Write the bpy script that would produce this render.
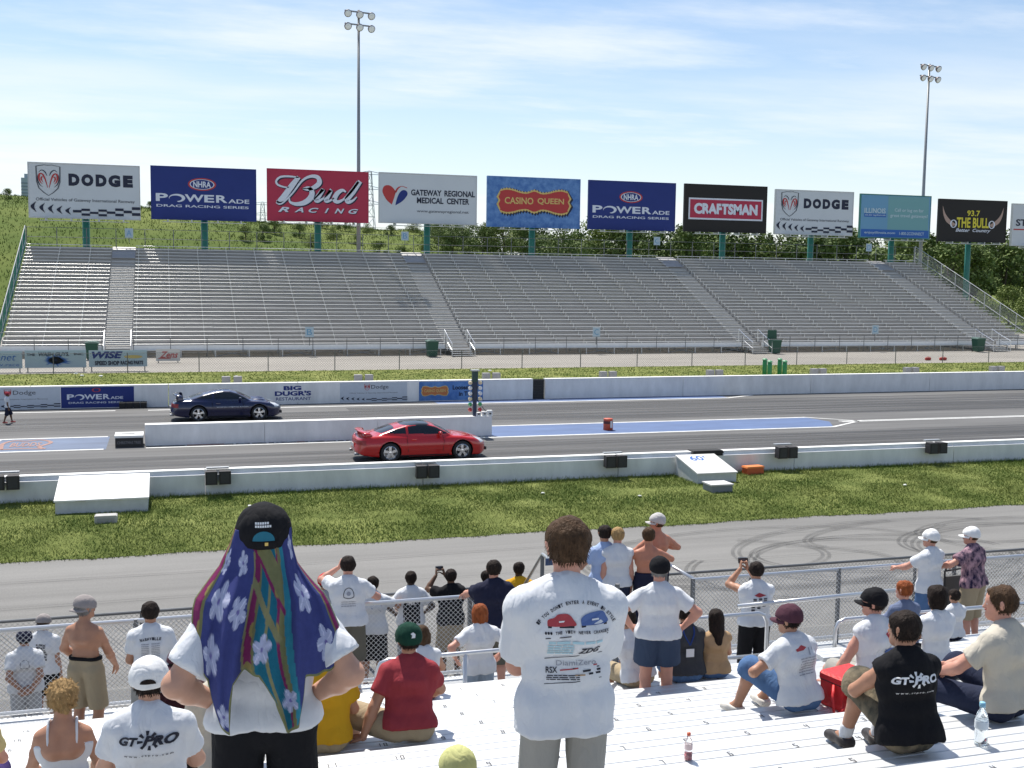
import bpy, bmesh, math, random
import numpy as np
from mathutils import Vector, Matrix, noise
from mathutils.bvhtree import BVHTree
random.seed(7); rng = np.random.default_rng(7)
R_ = math.radians
scn = bpy.context.scene
C = scn.collection
for o in list(bpy.data.objects): bpy.data.objects.remove(o)

# ------------------------------------------------------------ camera
CAM_H, YAW, PITCH, ROLL, FPX = 6.27, R_(17.12), R_(5.52), R_(.755), 1130.
cam = bpy.data.cameras.new('camera'); cam_o = bpy.data.objects.new('camera', cam); C.objects.link(cam_o)
cam.sensor_width = 36; cam.lens = 36*FPX/1024; cam.clip_start = .1; cam.clip_end = 20000
_f = np.array([math.sin(YAW)*math.cos(PITCH), math.cos(YAW)*math.cos(PITCH), -math.sin(PITCH)])
_r = np.array([math.cos(YAW), -math.sin(YAW), 0]); _u = np.cross(_r, _f)
_R = _r*math.cos(ROLL)+_u*math.sin(ROLL); _U = -_r*math.sin(ROLL)+_u*math.cos(ROLL)
m = Matrix.Identity(4)
for i in range(3): m[i][0], m[i][1], m[i][2] = _R[i], _U[i], -_f[i]
m[2][3] = CAM_H
cam_o.matrix_world = m
scn.camera = cam_o
_O = np.array([0, 0, CAM_H])
def ray(u, v): return _R*(u-512)/FPX - _U*(v-384)/FPX + _f
def atz(u, v, z=0.): d = ray(u, v); return _O + d*(z-CAM_H)/d[2]      # a photo point on a level surface
def aty(u, v, y): d = ray(u, v); return _O + d*y/d[1]                 # a photo point on a wall along the track
SEAT0, SLOPE = 4.97, .27                                            # seat tops of the near stand: z = SEAT0 - SLOPE*y
def atseat(u, v): d = ray(u, v); return _O + d*(SEAT0-CAM_H)/(d[2]+SLOPE*d[1])

# ------------------------------------------------------------ sky, sun, exposure
SUN_AZ, SUN_EL = R_(-9), R_(61)
w = bpy.data.worlds.new('World'); scn.world = w; w.use_nodes = True
nt = w.node_tree; N = nt.nodes; L = nt.links
bg = N['Background']; bg.inputs[1].default_value = .10
sky = N.new('ShaderNodeTexSky'); sky.sky_type = 'NISHITA'; sky.sun_disc = False
sky.sun_elevation = SUN_EL; sky.sun_rotation = SUN_AZ
sky.air_density = 1.0; sky.dust_density = .6; sky.ozone_density = 1.8; sky.altitude = 150
tc = N.new('ShaderNodeTexCoord'); sep = N.new('ShaderNodeSeparateXYZ'); L.new(tc.outputs['Generated'], sep.inputs[0])
def mth(op, a, b=None, clamp=False):
    n = N.new('ShaderNodeMath'); n.operation = op; n.use_clamp = clamp
    for i, x in enumerate((a, b)):
        if x is None: continue
        if isinstance(x, (int, float)): n.inputs[i].default_value = x
        else: L.new(x, n.inputs[i])
    return n.outputs[0]
zz = mth('ADD', mth('MAXIMUM', sep.outputs[2], 0.0), .045)
cmb = N.new('ShaderNodeCombineXYZ')
L.new(mth('DIVIDE', sep.outputs[0], zz), cmb.inputs[0]); L.new(mth('DIVIDE', sep.outputs[1], zz), cmb.inputs[1])
def skynoise(scale, sx, sy, off, detail, rough):
    mp = N.new('ShaderNodeMapping'); L.new(cmb.outputs[0], mp.inputs[0])
    mp.inputs['Scale'].default_value = (sx, sy, 1); mp.inputs['Location'].default_value = off
    mp.inputs['Rotation'].default_value = (0, 0, R_(14))
    n = N.new('ShaderNodeTexNoise'); n.inputs['Scale'].default_value = scale
    n.inputs['Detail'].default_value = detail; n.inputs['Roughness'].default_value = rough
    L.new(mp.outputs[0], n.inputs['Vector']); return n.outputs[0]
def ramp(x, a, b):
    n = N.new('ShaderNodeMapRange'); n.interpolation_type = 'SMOOTHSTEP'
    L.new(x, n.inputs[0]); n.inputs[1].default_value = a; n.inputs[2].default_value = b; return n.outputs[0]
wisps = ramp(skynoise(.55, .55, 1.0, (3.1, 1.7, 0), 9, .62), .46, .72)          # high cirrus streaks
bank = ramp(skynoise(.34, .6, 1.25, (7.7, 2.2, 0), 10, .58), .35, .62)          # low cloud bank
low = ramp(sep.outputs[2], .25, .09)                                            # the bank sits low over the horizon
veil = ramp(sep.outputs[2], .21, -.01)
cl = mth('MAXIMUM', mth('MULTIPLY', wisps, .8), mth('MULTIPLY', mth('MULTIPLY', bank, low), .95))
cl = mth('MAXIMUM', cl, mth('MULTIPLY', veil, .60), True)
mx = N.new('ShaderNodeMix'); mx.data_type = 'RGBA'
L.new(cl, mx.inputs[0]); L.new(sky.outputs[0], mx.inputs[6]); mx.inputs[7].default_value = (7.0, 7.35, 7.75, 1)
L.new(mx.outputs[2], bg.inputs[0])
sd = bpy.data.lights.new('sun', 'SUN'); sd.energy = 4.6; sd.angle = R_(.5); sd.color = (1, .955, .88)
so = bpy.data.objects.new('sun', sd); C.objects.link(so); so.location = (0, 60, 60)
SUN = Vector((math.sin(SUN_AZ)*math.cos(SUN_EL), math.cos(SUN_AZ)*math.cos(SUN_EL), math.sin(SUN_EL)))
so.rotation_euler = SUN.to_track_quat('Z', 'Y').to_euler()
scn.view_settings.view_transform = 'Standard'; scn.view_settings.look = 'None'
scn.view_settings.exposure = .5; scn.view_settings.gamma = 1; scn.view_settings.use_curve_mapping = False

# ------------------------------------------------------------ materials
_M = {}
def mat(name, col, rough=.6, metal=0., var=0., scale=6., bump=0., bscale=None, spec=.5, alpha=None, trans=0., stretch=None, attr=None, col2=None, coat=0., ridge=0.):
    if name in _M: return _M[name]
    m = bpy.data.materials.new(name); m.use_nodes = True; _M[name] = m
    n = m.node_tree.nodes; l = m.node_tree.links; p = n['Principled BSDF']
    p.inputs['Base Color'].default_value = (*col, 1); p.inputs['Roughness'].default_value = rough
    p.inputs['Metallic'].default_value = metal; p.inputs['Specular IOR Level'].default_value = spec
    p.inputs['Transmission Weight'].default_value = trans; p.inputs['Coat Weight'].default_value = coat
    tcn = n.new('ShaderNodeTexCoord'); vec = tcn.outputs['Object']
    if stretch:
        mp = n.new('ShaderNodeMapping'); mp.inputs['Scale'].default_value = stretch; l.new(vec, mp.inputs[0]); vec = mp.outputs[0]
    if attr:
        a = n.new('ShaderNodeAttribute'); a.attribute_name = attr; base = a.outputs['Color']
    else: base = None
    if var or col2:
        t = n.new('ShaderNodeTexNoise'); t.inputs['Scale'].default_value = scale; t.inputs['Detail'].default_value = 6
        t.inputs['Roughness'].default_value = .62; l.new(vec, t.inputs['Vector'])
        if col2:
            r = n.new('ShaderNodeMapRange'); r.inputs[1].default_value = .38; r.inputs[2].default_value = .62; l.new(t.outputs[0], r.inputs[0])
            x = n.new('ShaderNodeMix'); x.data_type = 'RGBA'; l.new(r.outputs[0], x.inputs[0])
            x.inputs[6].default_value = (*col, 1); x.inputs[7].default_value = (*col2, 1); base = x.outputs[2]
        if var:
            r = n.new('ShaderNodeMapRange'); r.inputs[1].default_value = .25; r.inputs[2].default_value = .75
            r.inputs[3].default_value = 1-var; r.inputs[4].default_value = 1+var; l.new(t.outputs[0], r.inputs[0])
            x = n.new('ShaderNodeMix'); x.data_type = 'RGBA'; x.blend_type = 'MULTIPLY'; x.inputs[0].default_value = 1
            if base is None: x.inputs[6].default_value = (*col, 1)
            else: l.new(base, x.inputs[6])
            l.new(r.outputs[0], x.inputs[7]); base = x.outputs[2]
    if base is not None: l.new(base, p.inputs['Base Color'])
    if bump:
        t = n.new('ShaderNodeTexNoise'); t.inputs['Scale'].default_value = bscale or scale*4; t.inputs['Detail'].default_value = 5
        l.new(vec, t.inputs['Vector'])
        b = n.new('ShaderNodeBump'); b.inputs['Strength'].default_value = bump; b.inputs['Distance'].default_value = .02
        l.new(t.outputs[0], b.inputs['Height']); l.new(b.outputs[0], p.inputs['Normal'])
    if ridge:
        # creases: folded noise, long in the hanging direction
        mp = n.new('ShaderNodeMapping'); mp.inputs['Scale'].default_value = (1, 1, .45); mp.inputs['Rotation'].default_value = (.35, .5, 0); l.new(tcn.outputs['Object'], mp.inputs[0])
        t2 = n.new('ShaderNodeTexNoise'); t2.inputs['Scale'].default_value = 9; t2.inputs['Detail'].default_value = 2.5; t2.inputs['Distortion'].default_value = .8; l.new(mp.outputs[0], t2.inputs['Vector'])
        s1 = n.new('ShaderNodeMath'); s1.operation = 'SUBTRACT'; s1.inputs[1].default_value = .5; l.new(t2.outputs[0], s1.inputs[0]); s2 = n.new('ShaderNodeMath'); s2.operation = 'ABSOLUTE'; l.new(s1.outputs[0], s2.inputs[0])
        s3 = n.new('ShaderNodeMath'); s3.operation = 'POWER'; s3.inputs[1].default_value = .7; l.new(s2.outputs[0], s3.inputs[0])
        b2 = n.new('ShaderNodeBump'); b2.inputs['Strength'].default_value = ridge; b2.inputs['Distance'].default_value = .06; l.new(s3.outputs[0], b2.inputs['Height'])
        if bump: l.new(b.outputs[0], b2.inputs['Normal'])
        l.new(b2.outputs[0], p.inputs['Normal'])
    return m

# ------------------------------------------------------------ mesh building
def tag(o, label=None, cat=None, group=None, kind=None):
    if label: o['label'] = label
    if cat: o['category'] = cat
    if group: o['group'] = group
    if kind: o['kind'] = kind
    return o
def thing(name, label, cat, loc=(0, 0, 0), rz=0., group=None):
    o = bpy.data.objects.new(name, None); C.objects.link(o); o.empty_display_size = .2
    o.location = loc; o.rotation_euler = (0, 0, rz); return tag(o, label, cat, group)
def link(name, me, material, parent=None, smooth=False):
    o = bpy.data.objects.new(name, me); C.objects.link(o)
    if material is not None:
        for mm in (material if isinstance(material, (list, tuple)) else [material]): me.materials.append(mm)
    if smooth: me.polygons.foreach_set('use_smooth', [True]*len(me.polygons))
    if parent is not None: o.parent = parent
    return o
class MB:
    def __init__(s): s.v = []; s.f = []; s.mi = []
    def add(s, vs, fs, mi=0):
        b = len(s.v); s.v += [tuple(map(float, x)) for x in vs]; s.f += [tuple(b+i for i in f) for f in fs]; s.mi += [mi]*len(fs); return s
    def box(s, x0, x1, y0, y1, z0, z1, mi=0, M=None):
        vs = [(x0,y0,z0),(x1,y0,z0),(x1,y1,z0),(x0,y1,z0),(x0,y0,z1),(x1,y0,z1),(x1,y1,z1),(x0,y1,z1)]
        if M is not None: vs = [M @ Vector(v) for v in vs]
        return s.add(vs, [(0,3,2,1),(4,5,6,7),(0,1,5,4),(1,2,6,5),(2,3,7,6),(3,0,4,7)], mi)
    def prism(s, poly, axis, a, b, mi=0):
        n = len(poly)
        def P(p, t):
            return {'x': (t, p[0], p[1]), 'y': (p[0], t, p[1]), 'z': (p[0], p[1], t)}[axis]
        s.add([P(p, a) for p in poly]+[P(p, b) for p in poly],
              [tuple(range(n)), tuple(range(2*n-1, n-1, -1))]+[(i, i+n, (i+1) % n+n, (i+1) % n) for i in range(n)], mi); return s
    def tube(s, pts, r, n=6, mi=0, cap=True):
        pts = [Vector(p) for p in pts]; rs = r if isinstance(r, (list, tuple)) else [r]*len(pts)
        vs = []; fs = []; prev = None
        for i, p in enumerate(pts):
            t = (pts[min(i+1, len(pts)-1)]-pts[max(i-1, 0)]).normalized()
            if prev is None: a = t.orthogonal().normalized()
            else: a = (prev-t*prev.dot(t)).normalized()
            prev = a; b = t.cross(a)
            for k in range(n):
                q = 2*math.pi*(k+.5)/n; vs.append(p+(a*math.cos(q)+b*math.sin(q))*rs[i])
        for i in range(len(pts)-1):
            for k in range(n): fs.append((i*n+k, i*n+(k+1) % n, (i+1)*n+(k+1) % n, (i+1)*n+k))
        if cap: fs += [tuple(range(n-1, -1, -1)), tuple((len(pts)-1)*n+k for k in range(n))]
        return s.add(vs, fs, mi)
    def lathe(s, prof, n=16, M=None, mi=0):
        vs = []; fs = []
        for (r, z) in prof:
            for k in range(n):
                q = 2*math.pi*k/n; p = Vector((r*math.cos(q), r*math.sin(q), z)); vs.append(M @ p if M is not None else p)
        for i in range(len(prof)-1):
            for k in range(n): fs.append((i*n+k, i*n+(k+1) % n, (i+1)*n+(k+1) % n, (i+1)*n+k))
        fs += [tuple(range(n-1, -1, -1)), tuple((len(prof)-1)*n+k for k in range(n))]
        return s.add(vs, fs, mi)
    def mesh(s, name):
        me = bpy.data.meshes.new(name); me.from_pydata(s.v, [], s.f)
        if any(s.mi): me.polygons.foreach_set('material_index', s.mi)
        me.update(); return me
    def build(s, name, material, parent=None, smooth=False):
        return link(name, s.mesh(name), material, parent, smooth)
def copy_tree(o, parent=None):
    c = o.copy(); C.objects.link(c)
    if parent is not None: c.parent = parent
    for ch in list(o.children): copy_tree(ch, c)
    return c
def quads_np(name, V, F, material, parent=None, smooth=False):
    me = bpy.data.meshes.new(name); k = F.shape[1]
    me.vertices.add(len(V)); me.vertices.foreach_set('co', np.ascontiguousarray(V, np.float32).ravel())
    me.loops.add(F.size); me.loops.foreach_set('vertex_index', np.ascontiguousarray(F, np.int32).ravel())
    me.polygons.add(len(F)); me.polygons.foreach_set('loop_start', np.arange(0, F.size, k, dtype=np.int32))
    me.polygons.foreach_set('loop_total', np.full(len(F), k, np.int32)); me.update(calc_edges=True)
    return link(name, me, material, parent, smooth)

# ------------------------------------------------------------ flat lettering and shapes: lists of (verts2d, faces)
_tc = {}
def text2d(s, bold=0., shear=0., space=1.):
    key = (s, bold, shear, space)
    if key in _tc: return _tc[key]
    cu = bpy.data.curves.new('lettering', 'FONT'); cu.body = s; cu.size = 1; cu.offset = bold; cu.shear = shear
    cu.space_character = space; cu.resolution_u = 3
    o = bpy.data.objects.new('lettering', cu); C.objects.link(o)
    dg = bpy.context.evaluated_depsgraph_get(); e = o.evaluated_get(dg); me = e.to_mesh()
    v = [(p.co.x, p.co.y) for p in me.vertices]; f = [tuple(p.vertices) for p in me.polygons]
    e.to_mesh_clear(); bpy.data.objects.remove(o); bpy.data.curves.remove(cu)
    v = np.array(v) if v else np.zeros((0, 2)); _tc[key] = (v, f); return v, f
def fit(vf, x0, x1, y0, y1):
    v, f = vf; lo = v.min(0); hi = v.max(0)
    return ((v-lo)/np.maximum(hi-lo, 1e-6)*np.array([x1-x0, y1-y0])+np.array([x0, y0]), f)
def T(s, x0, x1, y0, y1, **k): return fit(text2d(s, **k), x0, x1, y0, y1)
def poly(*pts): return (np.array(pts, float), [tuple(range(len(pts)))])
def rect(x0, x1, y0, y1): return poly((x0, y0), (x1, y0), (x1, y1), (x0, y1))
def ellipse(cx, cy, rx, ry, n=28): return poly(*[(cx+rx*math.cos(2*math.pi*i/n), cy+ry*math.sin(2*math.pi*i/n)) for i in range(n)])
def ring(cx, cy, rx, ry, t, n=32):
    vs = []; fs = []
    for i in range(n):
        q = 2*math.pi*i/n; vs += [(cx+rx*math.cos(q), cy+ry*math.sin(q)), (cx+(rx-t)*math.cos(q), cy+(ry-t)*math.sin(q))]
    for i in range(n): j = (i+1) % n; fs.append((2*i, 2*j, 2*j+1, 2*i+1))
    return (np.array(vs), fs)
def stroke(pts, wd):
    pts = np.array(pts, float); n = len(pts); ws = np.array(wd if isinstance(wd, (list, tuple)) else [wd]*n, float)/2
    t = np.gradient(pts, axis=0); t /= np.maximum(np.linalg.norm(t, axis=1)[:, None], 1e-9); nn = np.stack([-t[:, 1], t[:, 0]], 1)
    vs = np.concatenate([pts+nn*ws[:, None], pts-nn*ws[:, None]])
    return (vs, [(i, i+1, n+i+1, n+i) for i in range(n-1)])
def spline(pts, k=8):
    p = np.array(pts, float); p = np.vstack([2*p[0]-p[1], p, 2*p[-1]-p[-2]]); out = []
    for i in range(1, len(p)-2):
        for t in np.arange(k)/k:
            a, b, c, d = p[i-1], p[i], p[i+1], p[i+2]
            out.append(.5*((2*b)+(c-a)*t+(2*a-5*b+4*c-d)*t*t+(3*b-a-3*c+d)*t**3))
    out.append(p[-2]); return np.array(out)
def moved(vf, dx=0, dy=0, s=1., rot=0.):
    v, f = vf; c, q = math.cos(rot), math.sin(rot)
    return (np.stack([v[:, 0]*c-v[:, 1]*q, v[:, 0]*q+v[:, 1]*c], 1)*s+np.array([dx, dy]), f)
def prints(name, shapes, material, parent, y=0., thick=None, to3=None):
    """shapes drawn on an upright plane facing -Y: x right, second coordinate up"""
    mb = MB()
    for v, f in shapes:
        mb.add([(to3(p) if to3 else (p[0], y, p[1])) for p in v], f)
    return mb.build(name, material, parent)
# ------------------------------------------------------------ setting: ground, track, hills
XL, XR = -140, 260
def sheet(name, x0, x1, y0, y1, z, material, kind='structure', nx=1, ny=1, hfun=None):
    X, Y = np.meshgrid(np.linspace(x0, x1, nx+1), np.linspace(y0, y1, ny+1), indexing='ij')
    Z = np.full_like(X, z) if hfun is None else hfun(X, Y)+z
    V = np.stack([X.ravel(), Y.ravel(), Z.ravel()], 1); i = np.arange(nx)[:, None]*(ny+1)+np.arange(ny)[None]
    i = i.ravel(); F = np.stack([i, i+ny+1, i+ny+2, i+1], 1)
    o = quads_np(name, V, F, material, None, hfun is not None); o['kind'] = kind; return o
def asphalt(name, col, streak=0., patch=.12):
    m = bpy.data.materials.new(name); m.use_nodes = True; n = m.node_tree.nodes; l = m.node_tree.links; p = n['Principled BSDF']
    p.inputs['Roughness'].default_value = .82; p.inputs['Specular IOR Level'].default_value = .35
    t = n.new('ShaderNodeTexCoord')
    def nz(sc, st, det=6):
        mp = n.new('ShaderNodeMapping'); mp.inputs['Scale'].default_value = st; l.new(t.outputs['Object'], mp.inputs[0])
        q = n.new('ShaderNodeTexNoise'); q.inputs['Scale'].default_value = sc; q.inputs['Detail'].default_value = det; l.new(mp.outputs[0], q.inputs['Vector']); return q.outputs[0]
    def mr(x, a, b, c, d):
        q = n.new('ShaderNodeMapRange'); l.new(x, q.inputs[0])
        for i, z in enumerate((a, b, c, d)): q.inputs[i+1].default_value = z
        return q.outputs[0]
    def mul(a, b):
        q = n.new('ShaderNodeMath'); q.operation = 'MULTIPLY'; l.new(a, q.inputs[0]); l.new(b, q.inputs[1]); return q.outputs[0]
    f = mul(mr(nz(.25, (.35, 1, 1)), .3, .7, 1-patch, 1+patch), mr(nz(38, (1, 1, 1), 3), .3, .7, .86, 1.14))
    f = mul(f, mr(nz(2.2, (.06, 1, 1)), .3, .7, 1-.1-streak, 1.08+streak*.6))
    x = n.new('ShaderNodeMix'); x.data_type = 'RGBA'; x.blend_type = 'MULTIPLY'; x.inputs[0].default_value = 1
    x.inputs[6].default_value = (*col, 1); l.new(f, x.inputs[7]); l.new(x.outputs[2], p.inputs['Base Color'])
    b = n.new('ShaderNodeBump'); b.inputs['Strength'].default_value = .25; b.inputs['Distance'].default_value = .01
    l.new(nz(60, (1, 1, 1), 3), b.inputs['Height']); l.new(b.outputs[0], p.inputs['Normal']); return m
grass_m = mat('grass soil', (.10, .13, .030), .95, col2=(.16, .18, .055), scale=.55, var=.35, bump=.6, bscale=14, spec=.1)
field_m = mat('meadow grass', (.085, .125, .026), .95, col2=(.135, .16, .042), scale=.06, var=.2, bump=1.0, bscale=.9, spec=.1)
road_m = asphalt('return road asphalt', (.185, .18, .17), .03)
track_m = asphalt('drag strip asphalt', (.125, .123, .12), .14, .16)
path_m = asphalt('pale concrete path', (.27, .25, .22), .02)
Y_ROAD, Y_G0, Y_NW, Y_T0, Y_FW, Y_FG, Y_P0, Y_P1 = 4., 25.8, 31.7, 32.05, 54.2, 54.55, 72.3, 84.
sheet('ground', -2500, 3500, -60, 6000, -.06, field_m, nx=1, ny=1)
def edge_y(x): return Y_G0+.05*math.sin(x*.9)+.03*math.sin(x*2.3+1)+.02*math.sin(x*5.1)
sheet('service_road', XL, XR, -20, 26.2, -.004, road_m)
# near verge: a little mound under the crash wall, ragged front edge
nx = 900; xs = np.linspace(-30, 90, nx)
ys = np.linspace(0, 1, 14); V = []
for x in xs:
    e = edge_y(x)
    for t in ys:
        y = e+(Y_NW+.05-e)*t
        z = .004+.17*min(1, t*3)**1.5*(1-.25*t)+.05*noise.noise(Vector((x*.7, y*.7, 0)))*min(1, t*4)
        V.append((x, y, z))
V = np.array(V); i = (np.arange(nx-1)[:, None]*14+np.arange(13)[None]).ravel(); F = np.stack([i, i+14, i+15, i+1], 1)
verge = quads_np('grass_verge', V, F, grass_m, None, True); verge['kind'] = 'structure'
sheet('track', XL, XR, Y_NW+.2, Y_FW+.2, 0, track_m)
sheet('far_grass_strip', XL, XR, Y_FG-.2, Y_P0, .03, mat('far strip grass', (.12, .15, .034), .95, col2=(.19, .20, .065), scale=.5, var=.3, bump=.8, bscale=10, spec=.1))
sheet('path', XL, XR, Y_P0, 112, .02, path_m)
# the meadow bank behind the far stand, rising away
def bank(X, Y):
    up = np.clip((Y-113)/80, 0, 1); up = up**1.3*(2.3-1.3*up)
    side = np.interp(X, [-60, -20, 0, 22, 40, 62, 85, 200], [1.04, .98, .92, .82, .76, .42, .2, .1])
    h = 17.3*up*side+np.clip((Y-193)/200, 0, 1)*1.0*side
    h = h+.35*np.sin(X*.11+Y*.05)*up+.25*np.sin(X*.37-Y*.21)*up
    return h
sheet('hill', -260, 420, 108, 420, -.03, field_m, nx=170, ny=90, hfun=bank)

def blades(name, x0, x1, yfun, n, h, material, ground, tilt=.45, wd=.012):
    X = rng.uniform(x0, x1, n); lo, hi = yfun(X); Y = lo+(hi-lo)*rng.uniform(0, 1, n); Z = ground(X, Y)
    hh = h*rng.uniform(.5, 1.3, n); a = rng.uniform(0, 6.283, n); tx = rng.normal(0, tilt, n)*hh; ty = rng.normal(0, tilt, n)*hh
    dx = np.cos(a)*wd; dy = np.sin(a)*wd
    V = np.empty((n, 3, 3)); V[:, 0] = np.stack([X-dx, Y-dy, Z], 1); V[:, 1] = np.stack([X+dx, Y+dy, Z], 1)
    V[:, 2] = np.stack([X+tx, Y+ty, Z+hh], 1)
    F = np.arange(3*n).reshape(n, 3)
    o = quads_np(name, V.reshape(-1, 3), F, material); o['kind'] = 'stuff'; return o
blade_m = mat('grass blades', (.115, .175, .032), .8, col2=(.19, .215, .06), scale=.40, var=.25, spec=.2)
edge_np = lambda X: Y_G0+.05*np.sin(X*.9)+.03*np.sin(X*2.3+1)+.02*np.sin(X*5.1)
def vz(X, Y):
    e = edge_np(X); t = np.clip((Y-e)/(Y_NW-e), 0, 1); return .0+.17*np.minimum(1, t*3)**1.5*(1-.25*t)
blades('grass', -8, 38, lambda X: (edge_np(X)-.12, np.full_like(X, Y_NW)), 190000, .060, blade_m, vz, wd=.010, tilt=.7)
blades('tall_grass', -8, 38, lambda X: (np.full_like(X, Y_NW-.35), np.full_like(X, Y_NW-.02)), 7000, .13, blade_m, vz, wd=.009)
blades('far_grass', -25, 100, lambda X: (np.full_like(X, Y_FG+.1), np.full_like(X, Y_P0-.1)), 60000, .07, blade_m, lambda X, Y: X*0+.03, wd=.03, tilt=.7)
meadow_m = mat('meadow tufts', (.095, .14, .028), .9, col2=(.145, .17, .045), scale=.06, var=.2, spec=.1)
blades('meadow_grass', -75, 130, lambda X: (np.full_like(X, 112.), np.full_like(X, 215.)), 90000, .30, meadow_m, lambda X, Y: bank(X, Y)-.05, tilt=.5, wd=.06)

# ------------------------------------------------------------ painted track
white_p = mat('white road paint', (.62, .62, .60), .7, var=.22, scale=3)
blue_p = mat('blue road paint', (.075, .125, .255), .7, var=.22, scale=1.5, stretch=(.3, 1, 1))
blue_d = mat('worn blue road paint', (.10, .135, .21), .75, var=.3, scale=1.2, stretch=(.3, 1, 1))
orange_p = mat('faded orange road paint', (.30, .17, .14), .8, var=.3, scale=4)
def flat(name, shapes, z, m, label=None):
    mb = MB()
    for v, f in shapes: mb.add([(p[0], p[1], z) for p in v], f)
    o = mb.build(name, m); o['kind'] = 'structure'; return o
P = lambda u, v: atz(u, v, 0)[:2]
Yb0, Yb1 = 41.6, 44.75
Xt = float(atz(860, 421)[0]); Xn = float(atz(838, 428)[0]); Xf = float(atz(803, 417)[0])
flat('road_paint', [poly((11.9, Yb0), (Xn, Yb0), (Xt-1.5, 43.2), (Xf, Yb1), (11.9, Yb1))], .004, blue_p)
flat('road_paint', [rect(-40, float(P(108, 443)[0]), Yb0, Yb1)], .004, blue_d)
flat('road_paint', [rect(12.6, 28.2, 52.95, Y_FW-.02)], .004, blue_p)
lw = .2
X1 = float(P(382, 440)[0])
flat('road_lines', [stroke([(-60, Yb0), (float(P(103, 451)[0]), Yb0)], lw), stroke([(-60, Yb1), (float(P(108, 437)[0]), Yb1)], lw),
    stroke([(-.7, Yb0), (Xn, Yb0), (Xt, 43.15), (Xf, Yb1), (-.7+13.5, Yb1)], lw), stroke([(Xt-1, 43.25), (250, 43.35)], .16), stroke([(Xt-1, 43.0), (250, 42.95)], .16),
    stroke([(-60, 53.0), (float(P(115, 412)[0]), 53.0)], lw), stroke([(float(P(148, 411)[0]), 52.9), (float(P(720, 396)[0]), 52.9), (float(P(752, 395)[0]), 53.95)], .22),
    stroke([(-60, 32.5), (250, 32.5)], .1)], .008, white_p)
# worn lettering sprayed on the painted boxes
wl = [T('GATEWAY', float(P(30, 452)[0]), float(P(56, 452)[0]), 42.1, 44.2, bold=.02)]
flat('road_paint', [stroke(spline([(-5.5, 42.2), (-5.6, 43.6), (-5.3, 44.3), (-4.9, 44.1), (-4.4, 44.35), (-4.0, 43.6), (-4.3, 42.6), (-4.1, 42.1), (-4.8, 42.3), (-5.5, 42.2)], 4), .15)], .012, orange_p)
flat('road_paint', [T('BUDDS', -5.3, -4.3, 42.75, 43.75, bold=.02)], .012, orange_p)
flat('road_lines', [stroke([(-6.4, 42.0), (-5.8, 44.5)], .15)]+[T('OFFICIAL TRACK CHAMPION 2003 SERIES', .6, 12.2, 41.78, 42.0, bold=.02)], .012, white_p)
flat('road_paint', [rect(.7, 2.0, 41.75, 42.05), rect(4.6, 4.9, 41.75, 42.05)], .014, orange_p)
# dark groove worn along each lane and burnout scrawls on the service road
rub = bpy.data.materials.new('tyre rubber marks'); rub.use_nodes = True
n = rub.node_tree.nodes; l = rub.node_tree.links; p = n['Principled BSDF']; p.inputs['Base Color'].default_value = (.035, .034, .033, 1); p.inputs['Roughness'].default_value = .7
tx = n.new('ShaderNodeTexNoise'); tx.inputs['Scale'].default_value = 1.3; tx.inputs['Detail'].default_value = 8
mr = n.new('ShaderNodeMapRange'); mr.inputs[1].default_value = .25; mr.inputs[2].default_value = .8; mr.inputs[3].default_value = .1; mr.inputs[4].default_value = .40
tcn = n.new('ShaderNodeTexCoord'); l.new(tcn.outputs['Object'], tx.inputs['Vector']); l.new(tx.outputs[0], mr.inputs[0]); l.new(mr.outputs[0], p.inputs['Alpha'])
mk = []
for (cx, cy, rx, ry, a0, a1, rot) in [(15.6, 21.6, 3.3, 1.9, 0, 6.0, .1), (15.2, 21.9, 2.5, 1.4, .5, 6.3, -.1), (14.4, 20.9, 3.8, 2.3, 2.5, 6.4, 0), (19.6, 22.3, 2.9, 1.6, 0, 6.28, .1), (20.4, 21.6, 3.6, 2.1, 1.2, 6.0, 0),
        (20.4, 23.3, 2.6, 1.1, .3, 5.6, .1), (24.6, 23.0, 2.9, 1.6, .8, 6.6, 0), (25.2, 22.2, 3.6, 2.1, 1.0, 5.2, 0), (18.1, 18.1, 2.4, .8, 1.2, 5.0, 0), (17.6, 23.6, 3.0, 1.1, .2, 3.4, .2), (10.8, 22.5, 3.6, 1.6, 4.4, 7.2, 0), (13.2, 22.4, 4.6, 2.4, .2, 5.0, .1), (12.2, 21.6, 3.4, 1.7, 3.4, 7.4, -.1), (17.3, 22.2, 5.0, 2.6, 1.4, 5.6, .05), (22.4, 22.6, 4.4, 2.2, 2.4, 6.4, 0)]:
    for off in (0, .15):
        t = np.linspace(a0, a1, 60); x = (rx+off)*np.cos(t); y = (ry+off)*np.sin(t)
        pts = np.stack([cx+x*math.cos(rot)-y*math.sin(rot), cy+x*math.sin(rot)+y*math.cos(rot)], 1); mk.append(stroke(pts, .085))
mk += [stroke(spline([(-9, 24.2), (0, 24.0), (10, 24.3), (30, 24.0)]), .05), stroke(spline([(-9, 22.0), (4, 22.25), (16, 22.1)]), .05)]
for k, sh in enumerate(mk): flat('tyre_marks', [sh], .002+.0009*k, rub)
gro = bpy.data.materials.new('rubbered groove'); gro.use_nodes = True
n = gro.node_tree.nodes; l = gro.node_tree.links; p = n['Principled BSDF']; p.inputs['Base Color'].default_value = (.038, .038, .04, 1); p.inputs['Roughness'].default_value = .6
tcn = n.new('ShaderNodeTexCoord'); mp = n.new('ShaderNodeMapping'); mp.inputs['Scale'].default_value = (.03, 1.6, 1); l.new(tcn.outputs['Object'], mp.inputs[0])
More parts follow.
